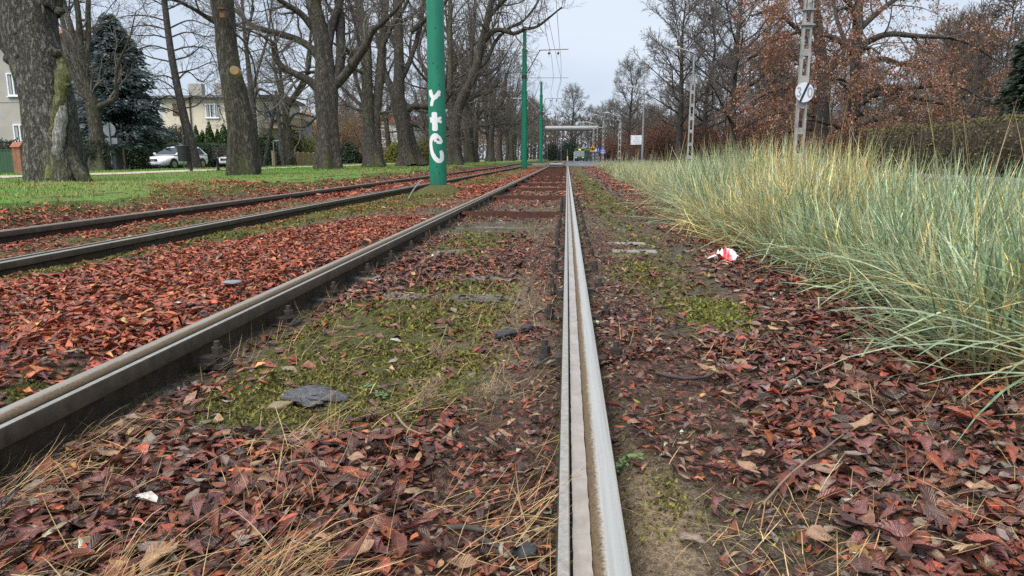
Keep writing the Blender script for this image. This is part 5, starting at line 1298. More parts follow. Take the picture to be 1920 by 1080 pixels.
p = W(450, 296, 56); car((float(p[0]), float(p[1]), .05), math.radians(-4), 'second pale car mostly hidden behind the bench and leaning trunk')

# ------------------------------------------------------------------ houses
M_RENG = simple('render_grey', (.40, .375, .335), .9, .10, 1.2, bump=.2, dirt=(.33, .31, .28, 1)); M_RENC = simple('render_cream', (.68, .60, .49), .9, .07, 1.0, bump=.15)
M_RENB = simple('render_bluegrey', (.33, .36, .41), .9, .1, 2); M_ROOFD = simple('roof_dark', (.07, .07, .075), .7, .3, 6, bump=.4); M_TILE = simple('roof_tile_red', (.27, .095, .055), .8, .3, 10, bump=.5)
M_BRICK = simple('brick', (.33, .13, .075), .85, .35, 9, bump=.3); M_FRAME = simple('window_frame_white', (.78, .80, .82), .4, .04, 4); M_PANE = NM('window_pane'); M_PANE.P(Base__Color=(.07, .08, .09, 1), Roughness=.08); M_PANE = M_PANE.m
M_CURT = simple('curtain', (.38, .39, .40), .8, .15, 12); M_WOODB = simple('wood_brown', (.12, .075, .05), .7, .3, 8); M_WOODT = simple('wood_tan', (.30, .215, .14), .75, .25, 8)
def window(parent, c, w, h, nx=2, face='front', sash=.3):
    """white window; c is the centre on the wall face (front wall faces -Y, side wall +X)."""
    R = np.eye(3) if face == 'front' else np.array([[0, -1, 0], [1, 0, 0], [0, 0, 1.]])
    f = MB()
    for s in (-1, 1): f.box((s * (w / 2 - .04), -.04, 0), (.08, .09, h)); f.box((0, -.041, s * (h / 2 - .04)), (w - .16, .088, .08))
    for k in range(1, nx): f.box((-w / 2 + k * w / nx, -.042, 0), (.09, .086, h - .16))
    fr = f.xf(R, c).build('window', M_FRAME, parent)
    MB().box((0, -.012, 0), (w - .1, .02, h - .1)).xf(R, c).build('pane', M_PANE, fr)
    MB().box((0, -.07, -h / 2 - .03), (w + .16, .16, .06)).xf(R, c).build('sill', M_FRAME, fr)
    for s in range(nx):
        MB().box((-w / 2 + (s + .5) * w / nx + .12 * (1 if s % 2 else -1) * w / nx, -.026, 0), (w / nx * .42, .008, h - .18)).xf(R, c).build('curtain', M_CURT, fr)
    return fr
def wall_pt(px, py, Y0):
    """point of the photo pixel on the plane y = Y0."""
    q = W(px, py, 10.0) - np.array([0, 0, CAMZ]); t = Y0 / q[1]; return np.array([0, 0, CAMZ]) + q * t
# grey house behind the huge trunk
YA = 43.0
a0 = wall_pt(-70, 200, YA)[0]; a1 = wall_pt(128, 240, YA)[0]; a2 = wall_pt(222, 240, YA)[0]
hA = empty('grey_house', (float((a0 + a1) / 2), YA, .05), 'two-storey grey rendered house with low annex, behind the huge trunk', 'house'); oA = np.array(hA.location)
wa = a1 - a0; ez = wall_pt(60, 72, YA)[2]
MB().box((0, 2, ez / 2), (wa, 4, ez)).build('wall', M_RENG, hA)
b = MB(); b.ext([(-.45, ez - .05), (4.45, ez - .05), (4.2, ez + .2), (2, ez + .8), (-.2, ez + .2)], 0, -wa / 2 - .3, wa / 2 + .3); b.build('roof', M_TILE, hA)
wx = a2 - a1; hz = wall_pt(170, 229, YA)[2]
an_ = MB().box((wa / 2 + wx / 2 + .002, .8, hz / 2), (wx, 1.2, hz)).build('annex', M_RENG, hA)
MB().box((wa / 2 + wx / 2 + .1, .8, hz + .1), (wx + .3, 1.6, .2)).build('flat_roof', M_ROOFD, an_)
for (xa, ya, xb, yb) in ((12, 137, 40, 180), (25, 233, 53, 266), (-40, 137, -12, 180)):
    p0, p1 = wall_pt(xa, ya, YA), wall_pt(xb, yb, YA); window(hA, (p0 + p1) / 2 - oA, abs(p1[0] - p0[0]), abs(p1[2] - p0[2]), 2)
for (xa, ya, xb, yb) in ((147, 240, 167, 274), (194, 243, 216, 276)):
    p0, p1 = wall_pt(xa, ya, YA - .2), wall_pt(xb, yb, YA - .2); c_ = (p0 + p1) / 2 - oA; c_[1] = .198; window(hA, c_, abs(p1[0] - p0[0]), abs(p1[2] - p0[2]), 2)
MB().tube([(wa / 2 - .25, -.1, 0), (wa / 2 - .25, -.1, ez)], .05, 8).build('drainpipe', M_GALV, hA)
MB().box((0, -.012, ez * .52), (wa, .03, .04)).build('string_course', M_RENG, hA)
# cream house
YB = 66.0
b0 = wall_pt(303, 200, YB)[0]; b1 = wall_pt(481, 200, YB)[0]; wb = b1 - b0; zt = wall_pt(400, 184, YB)[2]
hB = empty('cream_house', (float((b0 + b1) / 2), YB, 0), 'flat-roofed cream house with chimneys, balcony and a white window, behind the thujas', 'house'); oB = np.array(hB.location)
MB().box((0, 5.5, zt / 2), (wb, 11, zt)).build('wall', M_RENC, hB)
b = MB(); b.ext([(-.6, zt + .02), (11.6, zt + .02), (11.3, zt + .25), (5.5, zt + .75), (-.3, zt + .25)], 0, -wb / 2 - .6, wb / 2 + .5); b.build('roof', M_ROOFD, hB)
for xx, w_ in ((-2.6, 1.3), (-.3, .7), (.7, .7), (2.9, .9)):
    MB().box((xx, 3.0, zt + 1.05), (w_, .7, 1.1)).build('chimney', M_RENG, hB)
p0, p1 = wall_pt(385, 195, YB), wall_pt(413, 221, YB); window(hB, (p0 + p1) / 2 - oB, abs(p1[0] - p0[0]), abs(p1[2] - p0[2]), 3)
p0, p1 = wall_pt(323, 194, YB), wall_pt(343, 217, YB); c_ = (p0 + p1) / 2 - oB; w_, h_ = abs(p1[0] - p0[0]), abs(p1[2] - p0[2])
l_ = MB().box((c_[0], -.02, c_[2]), (w_, .04, h_)).build('lattice_panel', M_WOODB, hB)
for i in range(4):
    for s in (-1, 1):
        MB().bar((c_[0] - w_ / 2 + i * w_ / 4 + (0 if s > 0 else w_ / 4), -.06, c_[2] - h_ / 2 + .05), (c_[0] - w_ / 2 + i * w_ / 4 + (w_ / 4 if s > 0 else 0), -.06, c_[2] + h_ / 2 - .05), .05, .04).build('lattice_slat', M_WOODT, l_)
MB().tube([(wall_pt(357, 200, YB)[0] - oB[0], -.1, .2), (wall_pt(357, 200, YB)[0] - oB[0], -.1, zt)], .07, 8).build('drainpipe', M_WOODB, hB)
# balcony on the side
bal = MB().box((wb / 2 + .8, 4.5, 3.6), (1.6, 7.5, .18)).build('balcony', M_WOODT, hB)
for k in range(14): MB().box((wb / 2 + 1.55, 1.0 + k * .54, 4.15), (.05, .26, .95)).build('railing_board', M_WOODT, bal)
MB().box((wb / 2 + 1.6, 4.5, 4.66), (.07, 7.5, .07)).build('handrail', M_WOODT, bal)
for k in range(3): window(hB, np.array([wb / 2 - .002, 2.0 + k * 2.6, 5.1]), 1.5, 1.8, 2, 'side')
for k in range(3): window(hB, np.array([wb / 2 - .002, 2.0 + k * 2.6, 1.9]), 1.4, 1.5, 2, 'side')
# blue-grey house end beyond, white house
YC = 84.0
c0_, c1_ = wall_pt(515, 240, YC)[0], wall_pt(541, 240, YC)[0]
hC = empty('bluegrey_house', (float((c0_ + c1_) / 2), YC, 0), 'blue-grey house with sloping roof just right of the cream house', 'house')
wc = c1_ - c0_ + 3; MB().box((-1.5, 4, 2.6), (wc, 8, 5.2)).build('wall', M_RENB, hC)
MB().ext([(-wc / 2 - 1.9, 5.18), (wc / 2 - 1.1, 5.18), (-wc / 2 - .2, 7.6)], 1, -.4, 8.4).build('roof', M_ROOFD, hC)
for z in (1.7, 4.0): window(hC, np.array([wc / 2 - 1.5 - .002, 2.0, z]), 1.3, 1.4, 2, 'side'); window(hC, np.array([wc / 2 - 2.6, -.002, z]), 1.0, 1.2, 2)
YD = 112.0; d0, d1 = wall_pt(722, 250, YD)[0], wall_pt(752, 250, YD)[0]
hD = empty('white_house', (float((d0 + d1) / 2), YD, 0), 'small white house glimpsed between the twin-stemmed tree and the stout leaning tree', 'house')
wd_ = d1 - d0 + 3; MB().box((0, 4, 3), (wd_, 8, 6)).build('wall', M_FRAME, hD); MB().ext([(-wd_ / 2 - .4, 5.98), (wd_ / 2 + .4, 5.98), (0, 8.4)], 1, -.3, 8.3).build('roof', M_TILE, hD)
for sx in (-1, 1):
    for z in (1.8, 4.4): window(hD, np.array([sx * wd_ * .25, -.002, z]), 1.0, 1.3, 2)

# ------------------------------------------------------------------ hedges, thujas, shrubs and fences on the left
IVY = ([(.045, .085, .038), (.03, .055, .028), (.075, .125, .06), (.12, .17, .11)], [3, 3, 2, .8])
x0, y0 = at_px(238, 50); x1, y1 = at_px(455, 57)
leafy('ivy_hedge', 'ivy-clad hedge along the street behind the silver car', 'hedge', ((x0 + x1) / 2, (y0 + y1) / 2, 0), (math.hypot(x1 - x0, y1 - y0), 1.0, 1.72), IVY, 22000, .11, 601, 'box', rz=math.atan2(y1 - y0, x1 - x0))
p = W(268, 296, 48); o = MB().bar((float(p[0]), float(p[1]), 0), (float(p[0]) - .15, float(p[1]), 1.75), .09, .09).build('fence_post', M_GALV); tag(o, 'leaning grey post in front of the ivy hedge', 'post')
for k, (px, H, wdt) in enumerate(((371, 3.3, 1.0), (383, 3.0, 1.1), (396, 3.65, 1.15), (411, 3.05, 1.0), (423, 3.4, 1.4), (434, 3.2, 1.3), (360, 3.4, 1.1))):
    x, y = at_px(px, 59 + (k % 2)); lab = ['thuja cone second from the left of its row', 'short thuja cone left of the tallest one', 'tallest pointed thuja below the white window', 'narrow thuja right of the tallest one', 'broad thuja left of the leaning trunk', 'thuja at the right end by the leaning trunk', 'thuja at the left end of its row behind the slim tree'][k]
    leafy('thuja', lab, 'thuja', (x, y, 0), (wdt * 1.15, wdt * 1.15, H + .15), ([(.05, .11, .02), (.03, .07, .016), (.085, .155, .035)], [3, 3, 1.5]), 3600, .16, 610 + k, 'cone', 'thujas in front of the cream house')
DARKB = ([(.06, .05, .035), (.035, .05, .025), (.09, .06, .04), (.06, .085, .035)], [3, 3, 2, 2])
for k, (px, d, dims, lab, cols) in enumerate(((305, 54, (4.2, 3.5, 3.3), 'dark brown and green bush between the spruce and the slim tree', DARKB), (243, 41.5, (2.0, 1.8, 2.2), 'dark green bush under the spruce skirt', ([(.03, .055, .025), (.05, .08, .035)], [3, 2])), (335, 56, (3, 3, 3.4), 'russet bush behind the slim leaning tree', ([(.11, .075, .05), (.07, .07, .035), (.13, .09, .055)], [3, 2, 2])))):
    x, y = at_px(px, d); leafy('garden_bush', lab, 'bush', (x, y, 0), dims, cols, 7000, .13, 630 + k, rough=.12)
x, y = at_px(500, 46); leafy('ivy_column', 'ivy-covered stump behind the braced wooden pole', 'bush', (x, y, 0), (1.7, 1.6, 2.3), ([(.025, .06, .025), (.04, .085, .035)], [3, 2]), 5000, .12, 640, rough=.08)
YELB = ([(.20, .21, .035), (.13, .15, .03), (.28, .25, .05)], [3, 3, 1.5])
GOLD = ([(.46, .29, .11), (.36, .21, .08), (.52, .36, .15)], [3, 2, 2])
for k, (px, d, dims, lab, cols, nm) in enumerate(((556, 74, (5.5, 4, 3.6), 'yellow-green bush behind the woven fence panel', YELB, 'garden_bush'), (585, 88, (4, 4, 3.0), 'yellow-green bush left of the big forked tree', YELB, 'garden_bush'), (655, 62, (2.4, 2, 2.0), 'dark green bush beside the small white fence', ([(.03, .05, .03), (.05, .07, .04)], [3, 2]), 'garden_bush'), (745, 72, (3, 3, 2.2), 'yellow-green bush behind the stout leaning tree, left side', YELB, 'garden_bush'), (795, 66, (2.6, 2.4, 2.6), 'yellow-green bush left of the graffiti mast', YELB, 'garden_bush'),
                                             (730, 78, (2.4, 2, 1.5), 'low pale bush between twin-stemmed tree and stout tree', YELB, 'garden_bush'))):
    x, y = at_px(px, d); leafy(nm, lab, 'bush', (x, y, 0), dims, cols, 5500, .16, 650 + k, rough=.12)
GB = [shrub_mesh(700 + k, 6.5, 6.0, (GOLD, ([(.28, .17, .09), (.36, .23, .12), (.2, .12, .07)], [3, 2, 2]))[k], (9000, 5000)[k], .15, 18, M_TWIGR) for k in range(2)]
for k, (px, d, s, lab, g_) in enumerate(((560, 95, 1.1, 'golden-leaved shrub behind the fence panel', 0), (540, 108, 1.25, 'golden-leaved shrub right of the blue-grey house', 0), (600, 120, 1.2, 'golden-leaved shrub far behind the big forked tree', 0), (655, 80, 1.0, 'many-stemmed beige shrub behind the small white fence', 1), (680, 96, 1.05, 'many-stemmed beige shrub behind the twin-stemmed tree', 1), (725, 105, .9, 'russet shrub between the twin-stemmed and stout trees', 1), (640, 110, 1.1, 'beige shrub far behind the forked tree', 1), (880, 125, 1.0, 'beige shrub far behind the row right of the graffiti mast', 1), (930, 140, 1.0, 'beige shrub far behind the row near the second mast', 1), (825, 110, .9, 'beige shrub far behind the graffiti mast', 1))):
    x, y = at_px(px, d); place(GB[g_], 'garden_shrub', (x, y, 0), lab, 'shrub', 'pale shrubs in the gardens', k * 1.3, s)
# woven tan fence with posts
M_WEAVE = simple('panel_tan', (.36, .25, .165), .85, .2, 6, bump=.3)
x0, y0 = at_px(511, 45); x1, y1 = at_px(588, 57)
fr_ = empty('garden_fence', (x0, y0, 0), 'low tan slatted fence behind the wooden poles', 'fence', rz=math.atan2(y1 - y0, x1 - x0)); fl = math.hypot(x1 - x0, y1 - y0)
nb_ = 14
for k in range(7):
    for j in range(nb_):
        MB().box((fl * (k + .5) / 7, .01 * (j % 2), .06 + j * .082), (fl / 7 - .07, .03, .066)).build('slat', M_WEAVE, fr_)
    MB().box((fl * k / 7, 0, .6), (.07, .09, 1.22)).build('fence_post', M_WOODT, fr_)
MB().box((fl, 0, .6), (.07, .09, 1.22)).build('fence_post', M_WOODT, fr_)
x0, y0 = at_px(664, 66); fw = empty('white_fence', (x0, y0, 0), 'small white picket fence left of the twin-stemmed tree', 'fence')
for k in range(13): MB().box((.06 + k * .105, 0, .32), (.085, .025, .64)).build('picket', M_SIGNW, fw)
for z in (.14, .5): MB().box((.68, .03, z), (1.4, .03, .06)).build('rail', M_SIGNW, fw)
# green gate, brick pillar
M_GATE = simple('gate_green', (.035, .085, .045), .6, .2, 8); M_MORT = simple('mortar', (.33, .30, .27), .9, .1, 9)
x0, y0 = at_px(37, 27.5); gp = empty('brick_pillar', (x0, y0, .1), 'brick gate pillar with red pitched cap beside the green gate', 'pillar')
MB().box((0, 0, .5), (.30, .30, 1.06)).build('mortar_core', M_MORT, gp)
for k in range(14):
    z = .02 + k * .074
    for j in range(2):
        o_ = .0 if k % 2 else .02
        MB().box(((j - .5) * .165 + o_ * (1 if j else -1) * .3, -.152, z + .03), (.150, .02, .060)).build('brick', M_BRICK, gp)
    for j in range(2): MB().box((.152, (j - .5) * .165, z + .03), (.02, .15, .060)).build('brick', M_BRICK, gp)
MB().ext([(-.22, 1.06), (.22, 1.06), (0, 1.26)], 0, -.2, .2).build('cap', M_TILE, gp)
gg = empty('green_gate', (x0 - .2, y0 + .05, .1), 'dark green boarded gate left of the brick pillar', 'gate')
for k in range(14): MB().box((-.05 - k * .13, 0, .48), (.122, .025, .9)).build('board', M_GATE, gg)
for z in (.15, .90): MB().box((-.9, .03, z), (1.9, .04, .07)).build('rail', M_GATE, gg)
MB().box((-.92, 0, .955), (1.9, .06, .04)).build('top_rail', M_GATE, gg)
x0, y0 = at_px(90, 31); leafy('dark_hedge', 'dark hedge behind the brick pillar and huge trunk', 'hedge', (x0, y0, .05), (5.2, .8, 1.35), ([(.03, .045, .022), (.05, .065, .03)], [3, 2]), 7000, .1, 660, 'box', rz=.1)
# turquoise panel behind the round sign, dark post, bracing
x0, y0 = at_px(219, 37); o = empty('plank_screen', (x0, y0, .05), 'pale turquoise plank screen behind the round sign', 'screen')
for k in range(7): MB().box((-.42 + k * .14, 0, .75), (.132, .03, 1.5)).build('plank', simple('turquoise_boards', (.27, .40, .36), .7, .15) if k == 0 else bpy.data.materials['turquoise_boards'], o)
x0, y0 = at_px(228, 36); r_ = empty('gate_post', (x0, y0, .05), 'dark brick-brown post with pale pipe at the street, below the spruce', 'post')
MB().box((0, 0, 1.15), (.36, .36, 2.3)).build('post', simple('dark_brick', (.055, .042, .045), .85, .2, 12), r_); MB().tube([(.26, -.2, 0), (.26, -.2, 2.4)], .05, 8).build('pipe', M_WOODT, r_); MB().bar((-.3, -.25, 1.3), (.5, -.3, .05), .03, .03).build('brace', M_DARKM, r_)
# signs seen from behind
x0, y0 = at_px(209, 34); r_ = empty('round_sign', (x0, y0, .05), 'round grey sign seen from behind with a small plate below, under the spruce', 'road sign')
MB().tube([(0, 0, -.1), (0, 0, 2.35)], .035, 8).build('post', M_GALV, r_, smooth=True)
d_ = disc(.31, .015); d_.xf(None, (0, .05, 2.02)); d_.build('plate', M_BACK, r_); MB().box((.06, .05, 1.5), (.56, .015, .28)).build('sub_plate', M_BACK, r_)
x0, y0 = at_px(347, 40); r_ = empty('yield_sign', (x0, y0, .05), 'tilted triangular sign seen from behind beside the slim leaning tree', 'road sign')
b = MB(); b.bar((-.1, 0, 0), (-.02, 0, 2.75), .05, .05); b.build('post', M_GALV, r_)
MB().ext([(-.05, 2.45), (.85, 1.95), (.42, 1.55), (.3, 1.6)], 1, .03, .045).build('plate', M_BACK, r_)
# bin
x0, y0 = at_px(346, 24.5); gr = float(gz(x0, y0)); r_ = empty('litter_bin', (x0, y0, gr), 'black litter bin on a post beside the path, in front of the silver car', 'bin')
M_BIN = simple('bin_black', (.016, .017, .019), .5, .2, 10)
MB().bar((.16, .1, -.1), (.10, .1, 1.12), .09, .07).build('post', M_BIN, r_)
th = np.arange(24) * 2 * PI / 24
b = MB(); b.tube([(-.02, 0, .36), (-.02, 0, .40), (-.03, 0, .88)], [.17, .185, .20], 24); b.build('drum', M_BIN, r_, smooth=True).modifiers.new('e', 'EDGE_SPLIT').split_angle = .6
for z in (.55, .80): MB().tube([(-.025, 0, z), (-.025, 0, z + .02)], .207, 24).build('hoop', M_DARKM, r_)
MB().tube([(-.03, 0, .88), (-.03, 0, .91)], [.225, .20], 24).build('lid', M_BIN, r_)
# bench
M_BENCH = simple('bench_wood_dark', (.035, .027, .022), .6, .3, 8)
x0, y0 = at_px(439, 25.0); gr = float(gz(x0, y0)); r_ = empty('park_bench', (x0, y0, gr), 'dark cast-iron park bench half behind the leaning trunk', 'bench', rz=math.radians(20))
for s in (-.55, .55):
    b = MB(); b.tube(resample(np.array([(s, -.28, 0), (s, -.2, .22), (s, -.24, .42)]), 8), .028, 6); b.tube(resample(np.array([(s, .3, 0), (s, .16, .25), (s, .2, .42), (s, .32, .82)]), 10), .028, 6); b.tube(resample(np.array([(s, -.26, .02), (s, 0, .14), (s, .26, .02)]), 8), .022, 6)
    b.tube(resample(np.array([(s, .24, .62), (s, 0, .66), (s, -.27, .6), (s, -.24, .42)]), 10), .022, 6); b.build('side_frame', M_BIN, r_)
for k in range(4): MB().box((0, -.2 + k * .125, .435), (1.5, .10, .03)).build('seat_slat', M_BENCH, r_)
for k in range(4): MB().box((0, .225 + k * .033, .53 + k * .095), (1.5, .03, .055)).build('back_slat', M_BENCH, r_)
# wooden A-pole
x0, y0 = at_px(532, 40); r_ = empty('utility_pole', (x0, y0, 0), 'leaning wooden utility pole propped by a second pole', 'pole')
top = W(517, 170, 40) - np.array([x0, y0, 0]); ft = W(493, 314, 40.5) - np.array([x0, y0, 0]); ft[2] = -.1
MB().tube([(0, 0, -.1), tuple(top)], [.13, .09], 10).build('pole', M_BARKG, r_, smooth=True); MB().tube([tuple(ft), tuple(top * .93)], [.12, .09], 10).build('prop', M_BARKG, r_, smooth=True)
for k, (z0_, z1_, lab) in enumerate(((192, 168, 'upper telephone wire crossing to the grey house'), (197, 180, 'lower telephone wire crossing to the grey house'))):
    a, c = W(520, z0_ - 10, 40), W(60, z1_ - 20, 42); pts = [a + (c - a) * t - np.array([0, 0, .5 * 4 * t * (1 - t)]) for t in np.linspace(0, 1, 12)]
    o = MB().tube(np.array(pts), .009, 5, False).build('telephone_wire', M_WIRE); tag(o, lab, 'wire', 'telephone wires')
x0, y0 = at_px(514, 43); o = MB().tube([(x0, y0, 0), (x0, y0, 1.75), (x0 + .5, y0, 1.78)], .03, 8).build('metal_hoop', M_GALV); tag(o, 'thin pale pipe frame at the left end of the slatted fence', 'hoop')
# bird box on the leaning trunk
p = W(418, 26, 19.0); r_ = empty('bird_box', tuple(p), 'small reddish bird box nailed high on the leaning trunk', 'bird box')
MB().box((0, 0, 0), (.13, .13, .2)).build('box', simple('birdbox_wood', (.20, .10, .065), .8), r_); MB().box((0, -.03, .12), (.18, .22, .03)).build('roof', M_WOODB, r_); MB().tube([(0, -.067, .03), (0, -.064, .03)], .022, 10).build('entry_hole', M_BLACK, r_)
p = W(443, 135, 18.9) - np.array(TLEAN.location); MB().tube([tuple(p + [-.05, .15, 0]), tuple(p + [.02, -.16, .03])], [.13, .115], 12).build('branch_stub', [simple('cut_wood', (.33, .22, .10), .8, .3)], TLEAN, smooth=False)
# ------------------------------------------------------------------ leaf litter
def frame(h, tx, ty, rng):
    """rotation frames: heading h, tilt about own axes."""
    N = len(h); ch, sh = np.cos(h), np.sin(h)
    ax = np.stack([ch, sh, tx], 1); ax /= np.linalg.norm(ax, axis=1, keepdims=True)
    sd = np.stack([-sh, ch, ty], 1); sd -= (sd * ax).sum(1, keepdims=True) * ax; sd /= np.linalg.norm(sd, axis=1, keepdims=True)
    return ax, sd, np.cross(ax, sd)
SV = np.array([0, .16, .36, .58, .8, 1.0]); WV = np.array([.10, .45, .80, 1.0, .72, .06])
def leaf_batch(pos, L_, Wd, h, tx, ty, curl, fold, rng, stations=6, wave=.10, cross=3):
    N = len(pos); st = np.linspace(0, 1, stations) if stations != 6 else SV; wd = np.interp(st, SV, WV)
    ax, sd, up = frame(h, tx, ty, rng)
    T = np.linspace(-1, 1, cross); s = st[None, :, None]; t = T[None, None, :]
    half = wd[None, :, None] * Wd[:, None, None] * .5 * (1 + wave * rng.standard_normal((N, stations, 1)))
    kap = (fold * 2.6)[:, None, None] * (.7 + .6 * s) + 1e-3          # how far the blade rolls up across its width
    tt = t + .10 * rng.standard_normal((N, stations, cross)) * (cross > 3)
    lat = half * np.sin(kap * tt) / kap
    hz = half * (1 - np.cos(kap * tt)) / kap + half * .10 * np.abs(tt)
    lx = (s - .5) * L_[:, None, None] + 0 * t
    cr = curl[:, None, None] * L_[:, None, None]
    hz = hz + cr * ((s - .5) ** 2 * 4 - .33) + .07 * Wd[:, None, None] * rng.standard_normal((N, stations, cross)) * np.abs(t) + .05 * Wd[:, None, None] * np.sin(s * 9 + 7 * rng.random((N, 1, 1)))
    bend = (rng.standard_normal((N, 1, 1)) * .25) * (s - .5) ** 2 * L_[:, None, None]
    V = pos[:, None, None, :] + lx[..., None] * ax[:, None, None] + (lat + bend)[..., None] * sd[:, None, None] + hz[..., None] * up[:, None, None]
    idx = np.arange(N * stations * cross).reshape(N, stations, cross)
    q = np.stack([idx[:, :-1, :-1], idx[:, :-1, 1:], idx[:, 1:, 1:], idx[:, 1:, :-1]], -1).reshape(-1, 4)
    uv = np.stack(np.broadcast_arrays(t * .5 + .5 + 0 * s, s + 0 * t), -1).reshape(1, -1, 2); uv = np.repeat(uv, N, 0).reshape(-1, 2)
    return V.reshape(-1, 3), q, uv
LEAFC = 1.40 * np.array([(.185, .056, .032), (.120, .042, .029), (.28, .064, .036), (.060, .030, .025), (.34, .112, .046), (.25, .155, .095), (.033, .022, .020), (.125, .050, .046), (.40, .22, .085), (.42, .44, .35), (.17, .13, .105)])
W_NEAR = np.array([4, 5, 1.0, 4.6, .35, 1.7, 3.0, 4.2, .12, .13, 2.6])
W_RED = np.array([4, 1.5, 7.5, .9, 4.5, .6, .5, 1.0, .6, .05, .2])
W_DULL = np.array([2, 4, .5, 4, .3, 2, 3, 2, .05, .2, 5])
def leafcol(x, y, rng):
    xs = x - cshift(y)
    red = np.clip(ss(-1.25, -1.5, xs) * ss(1.4, 2.6, y) + ss(10, 14, y) * .7, 0, 1) * (xs < .1) + (xs > 1) * ss(4, 8, y) * .5
    dull = np.clip(np.exp(-((xs - .1) / .24) ** 2) * 1.1 * (y < 9), 0, 1)
    N = len(x); r = rng.random(N)
    w = (W_NEAR / W_NEAR.sum())[None] * (1 - red - dull * (1 - red)).clip(0)[:, None] + (W_RED / W_RED.sum())[None] * red[:, None] + (W_DULL / W_DULL.sum())[None] * (dull * (1 - red))[:, None]
    w /= w.sum(1, keepdims=True); k = (np.cumsum(w, 1) < r[:, None]).sum(1).clip(0, len(LEAFC) - 1)
    return LEAFC[k] * (1 + .22 * rng.standard_normal((N, 1))).clip(.45, 1.7) * (1 + .07 * rng.standard_normal((N, 3))), k
def in_view(x, y, mx=260, my=120, thin=True):
    px, py, d = proj(np.stack([x, y, np.full_like(x, .05)], -1))
    dd = np.maximum(np.nan_to_num(d, nan=.3), .3)
    core = (d > .3) & (px > -90) & (px < 2010) & (py < 1080 + my) & (py > 200)
    side = 1.5 * F / dd                       # a step to either side, more thinly
    wide = (dd < 14) & (px > -90 - side) & (px < 2010 + side) & (py < 1500) & (py > 200) | (px > -mx) & (px < 1920 + mx) & (py < 1080 + my) & (py > 200)
    return core | (wide & ((np.random.default_rng(len(x)).random(len(x)) < .5) | (not thin)))
def on_rail(x, y):
    xs = x - cshift(y); b = np.zeros(len(x), bool)
    for a, c in ((LIP_L - .126, LIP_L + .004), (LIP_R - .004, LIP_R + .126), (T2_R - .125, T2_R + .004), (T2_L - .004, T2_L + .125)): b |= (xs > a) & (xs < c)
    return b
def scatter(rng, n, x0, x1, y0, y1, dens, power=1.0):
    x = rng.uniform(x0, x1, n); u = rng.random(n); y = (y0 ** (1 - power) + u * (y1 ** (1 - power) - y0 ** (1 - power))) ** (1 / (1 - power)) if power != 1 else y0 * (y1 / y0) ** u
    k = rng.random(n) < dens(x, y)
    x, y = x[k], y[k]; m = in_view(x, y) & ~on_rail(x, y)
    return x[m], y[m]
rng = np.random.default_rng(77)
def make_litter(name, n, x0, x1, y0, y1, stations, Lm, pile, mat_, power, dens=leafD, sizef=None, colf=leafcol, cross=3):
    x, y = scatter(rng, n, x0, x1, y0, y1, dens, power); N = len(x)
    L_ = Lm * (.55 + .9 * rng.random(N) ** 1.3); L_ *= (1 if sizef is None else sizef(x, y))
    D = dens(x, y)
    z = gz(x, y) + .006 + pile * rng.random(N) * np.clip(D, 0, 1) ** 1.2
    tl = .12 + .20 * rng.random(N)
    V, q, uv = leaf_batch(np.stack([x, y, z], 1), L_, L_ * (.34 + .26 * rng.random(N)), rng.random(N) * 6.28, tl * rng.standard_normal(N), tl * rng.standard_normal(N), .15 * rng.standard_normal(N) - .03, .50 * rng.standard_normal(N) + .08, rng, stations, cross=cross)
    V[:, 2] = np.maximum(V[:, 2], gz(V[:, 0], V[:, 1]) + .001)
    c, _ = colf(x, y, rng)
    o = link(name, mesh_np(name, V, [q], [mat_], True, col=np.repeat(c, stations * cross, 0), uv=uv)); tag(o, kind='stuff')
    print(name, N, len(q) * 2)
    return o
small = lambda x, y: np.where((x > -.3) & (x < .5) & (y < 9), .55, 1.0)
make_litter('leaf_litter', 50000, -3.45, 4.1, .75, 2.5, 5, .052, .020, M_LEAF, 1.5, sizef=small, cross=4)
make_litter('leaf_litter', 60000, -6.4, 3.4, 2.4, 5, 4, .056, .022, M_LEAF, 1.3, sizef=small)
make_litter('leaf_litter', 84000, -8.5, 3.0, 4.8, 14, 3, .060, .022, M_LEAF, 1.2, sizef=small)
make_litter('leaf_litter', 46000, -9.5, 3.2, 13, 58, 3, .11, .035, M_LEAFFAR, 1.05)
# crumbled bits, chips and needles in the soil
def dens_bits(x, y): return np.clip(.55 + .5 * (1 - leafD(x, y)) - .15 * mossM(x, y), .15, 1) * (1 - .6 * np.clip(sandM(x, y), 0, 1))
def bitcol(x, y, rng):
    c = np.array([(.11, .085, .065), (.05, .038, .03), (.20, .16, .12), (.30, .25, .19), (.13, .06, .045), (.34, .36, .30)]); k = rng.choice(6, len(x), p=[.20, .14, .30, .22, .10, .04])
    return c[k] * (1 + .25 * rng.standard_normal((len(x), 1))).clip(.4, 1.8), k
make_litter('leaf_crumbs', 100000, -3.4, 2.4, .8, 9, 2, .014, .010, M_LEAFFAR, 1.5, dens_bits, colf=bitcol)

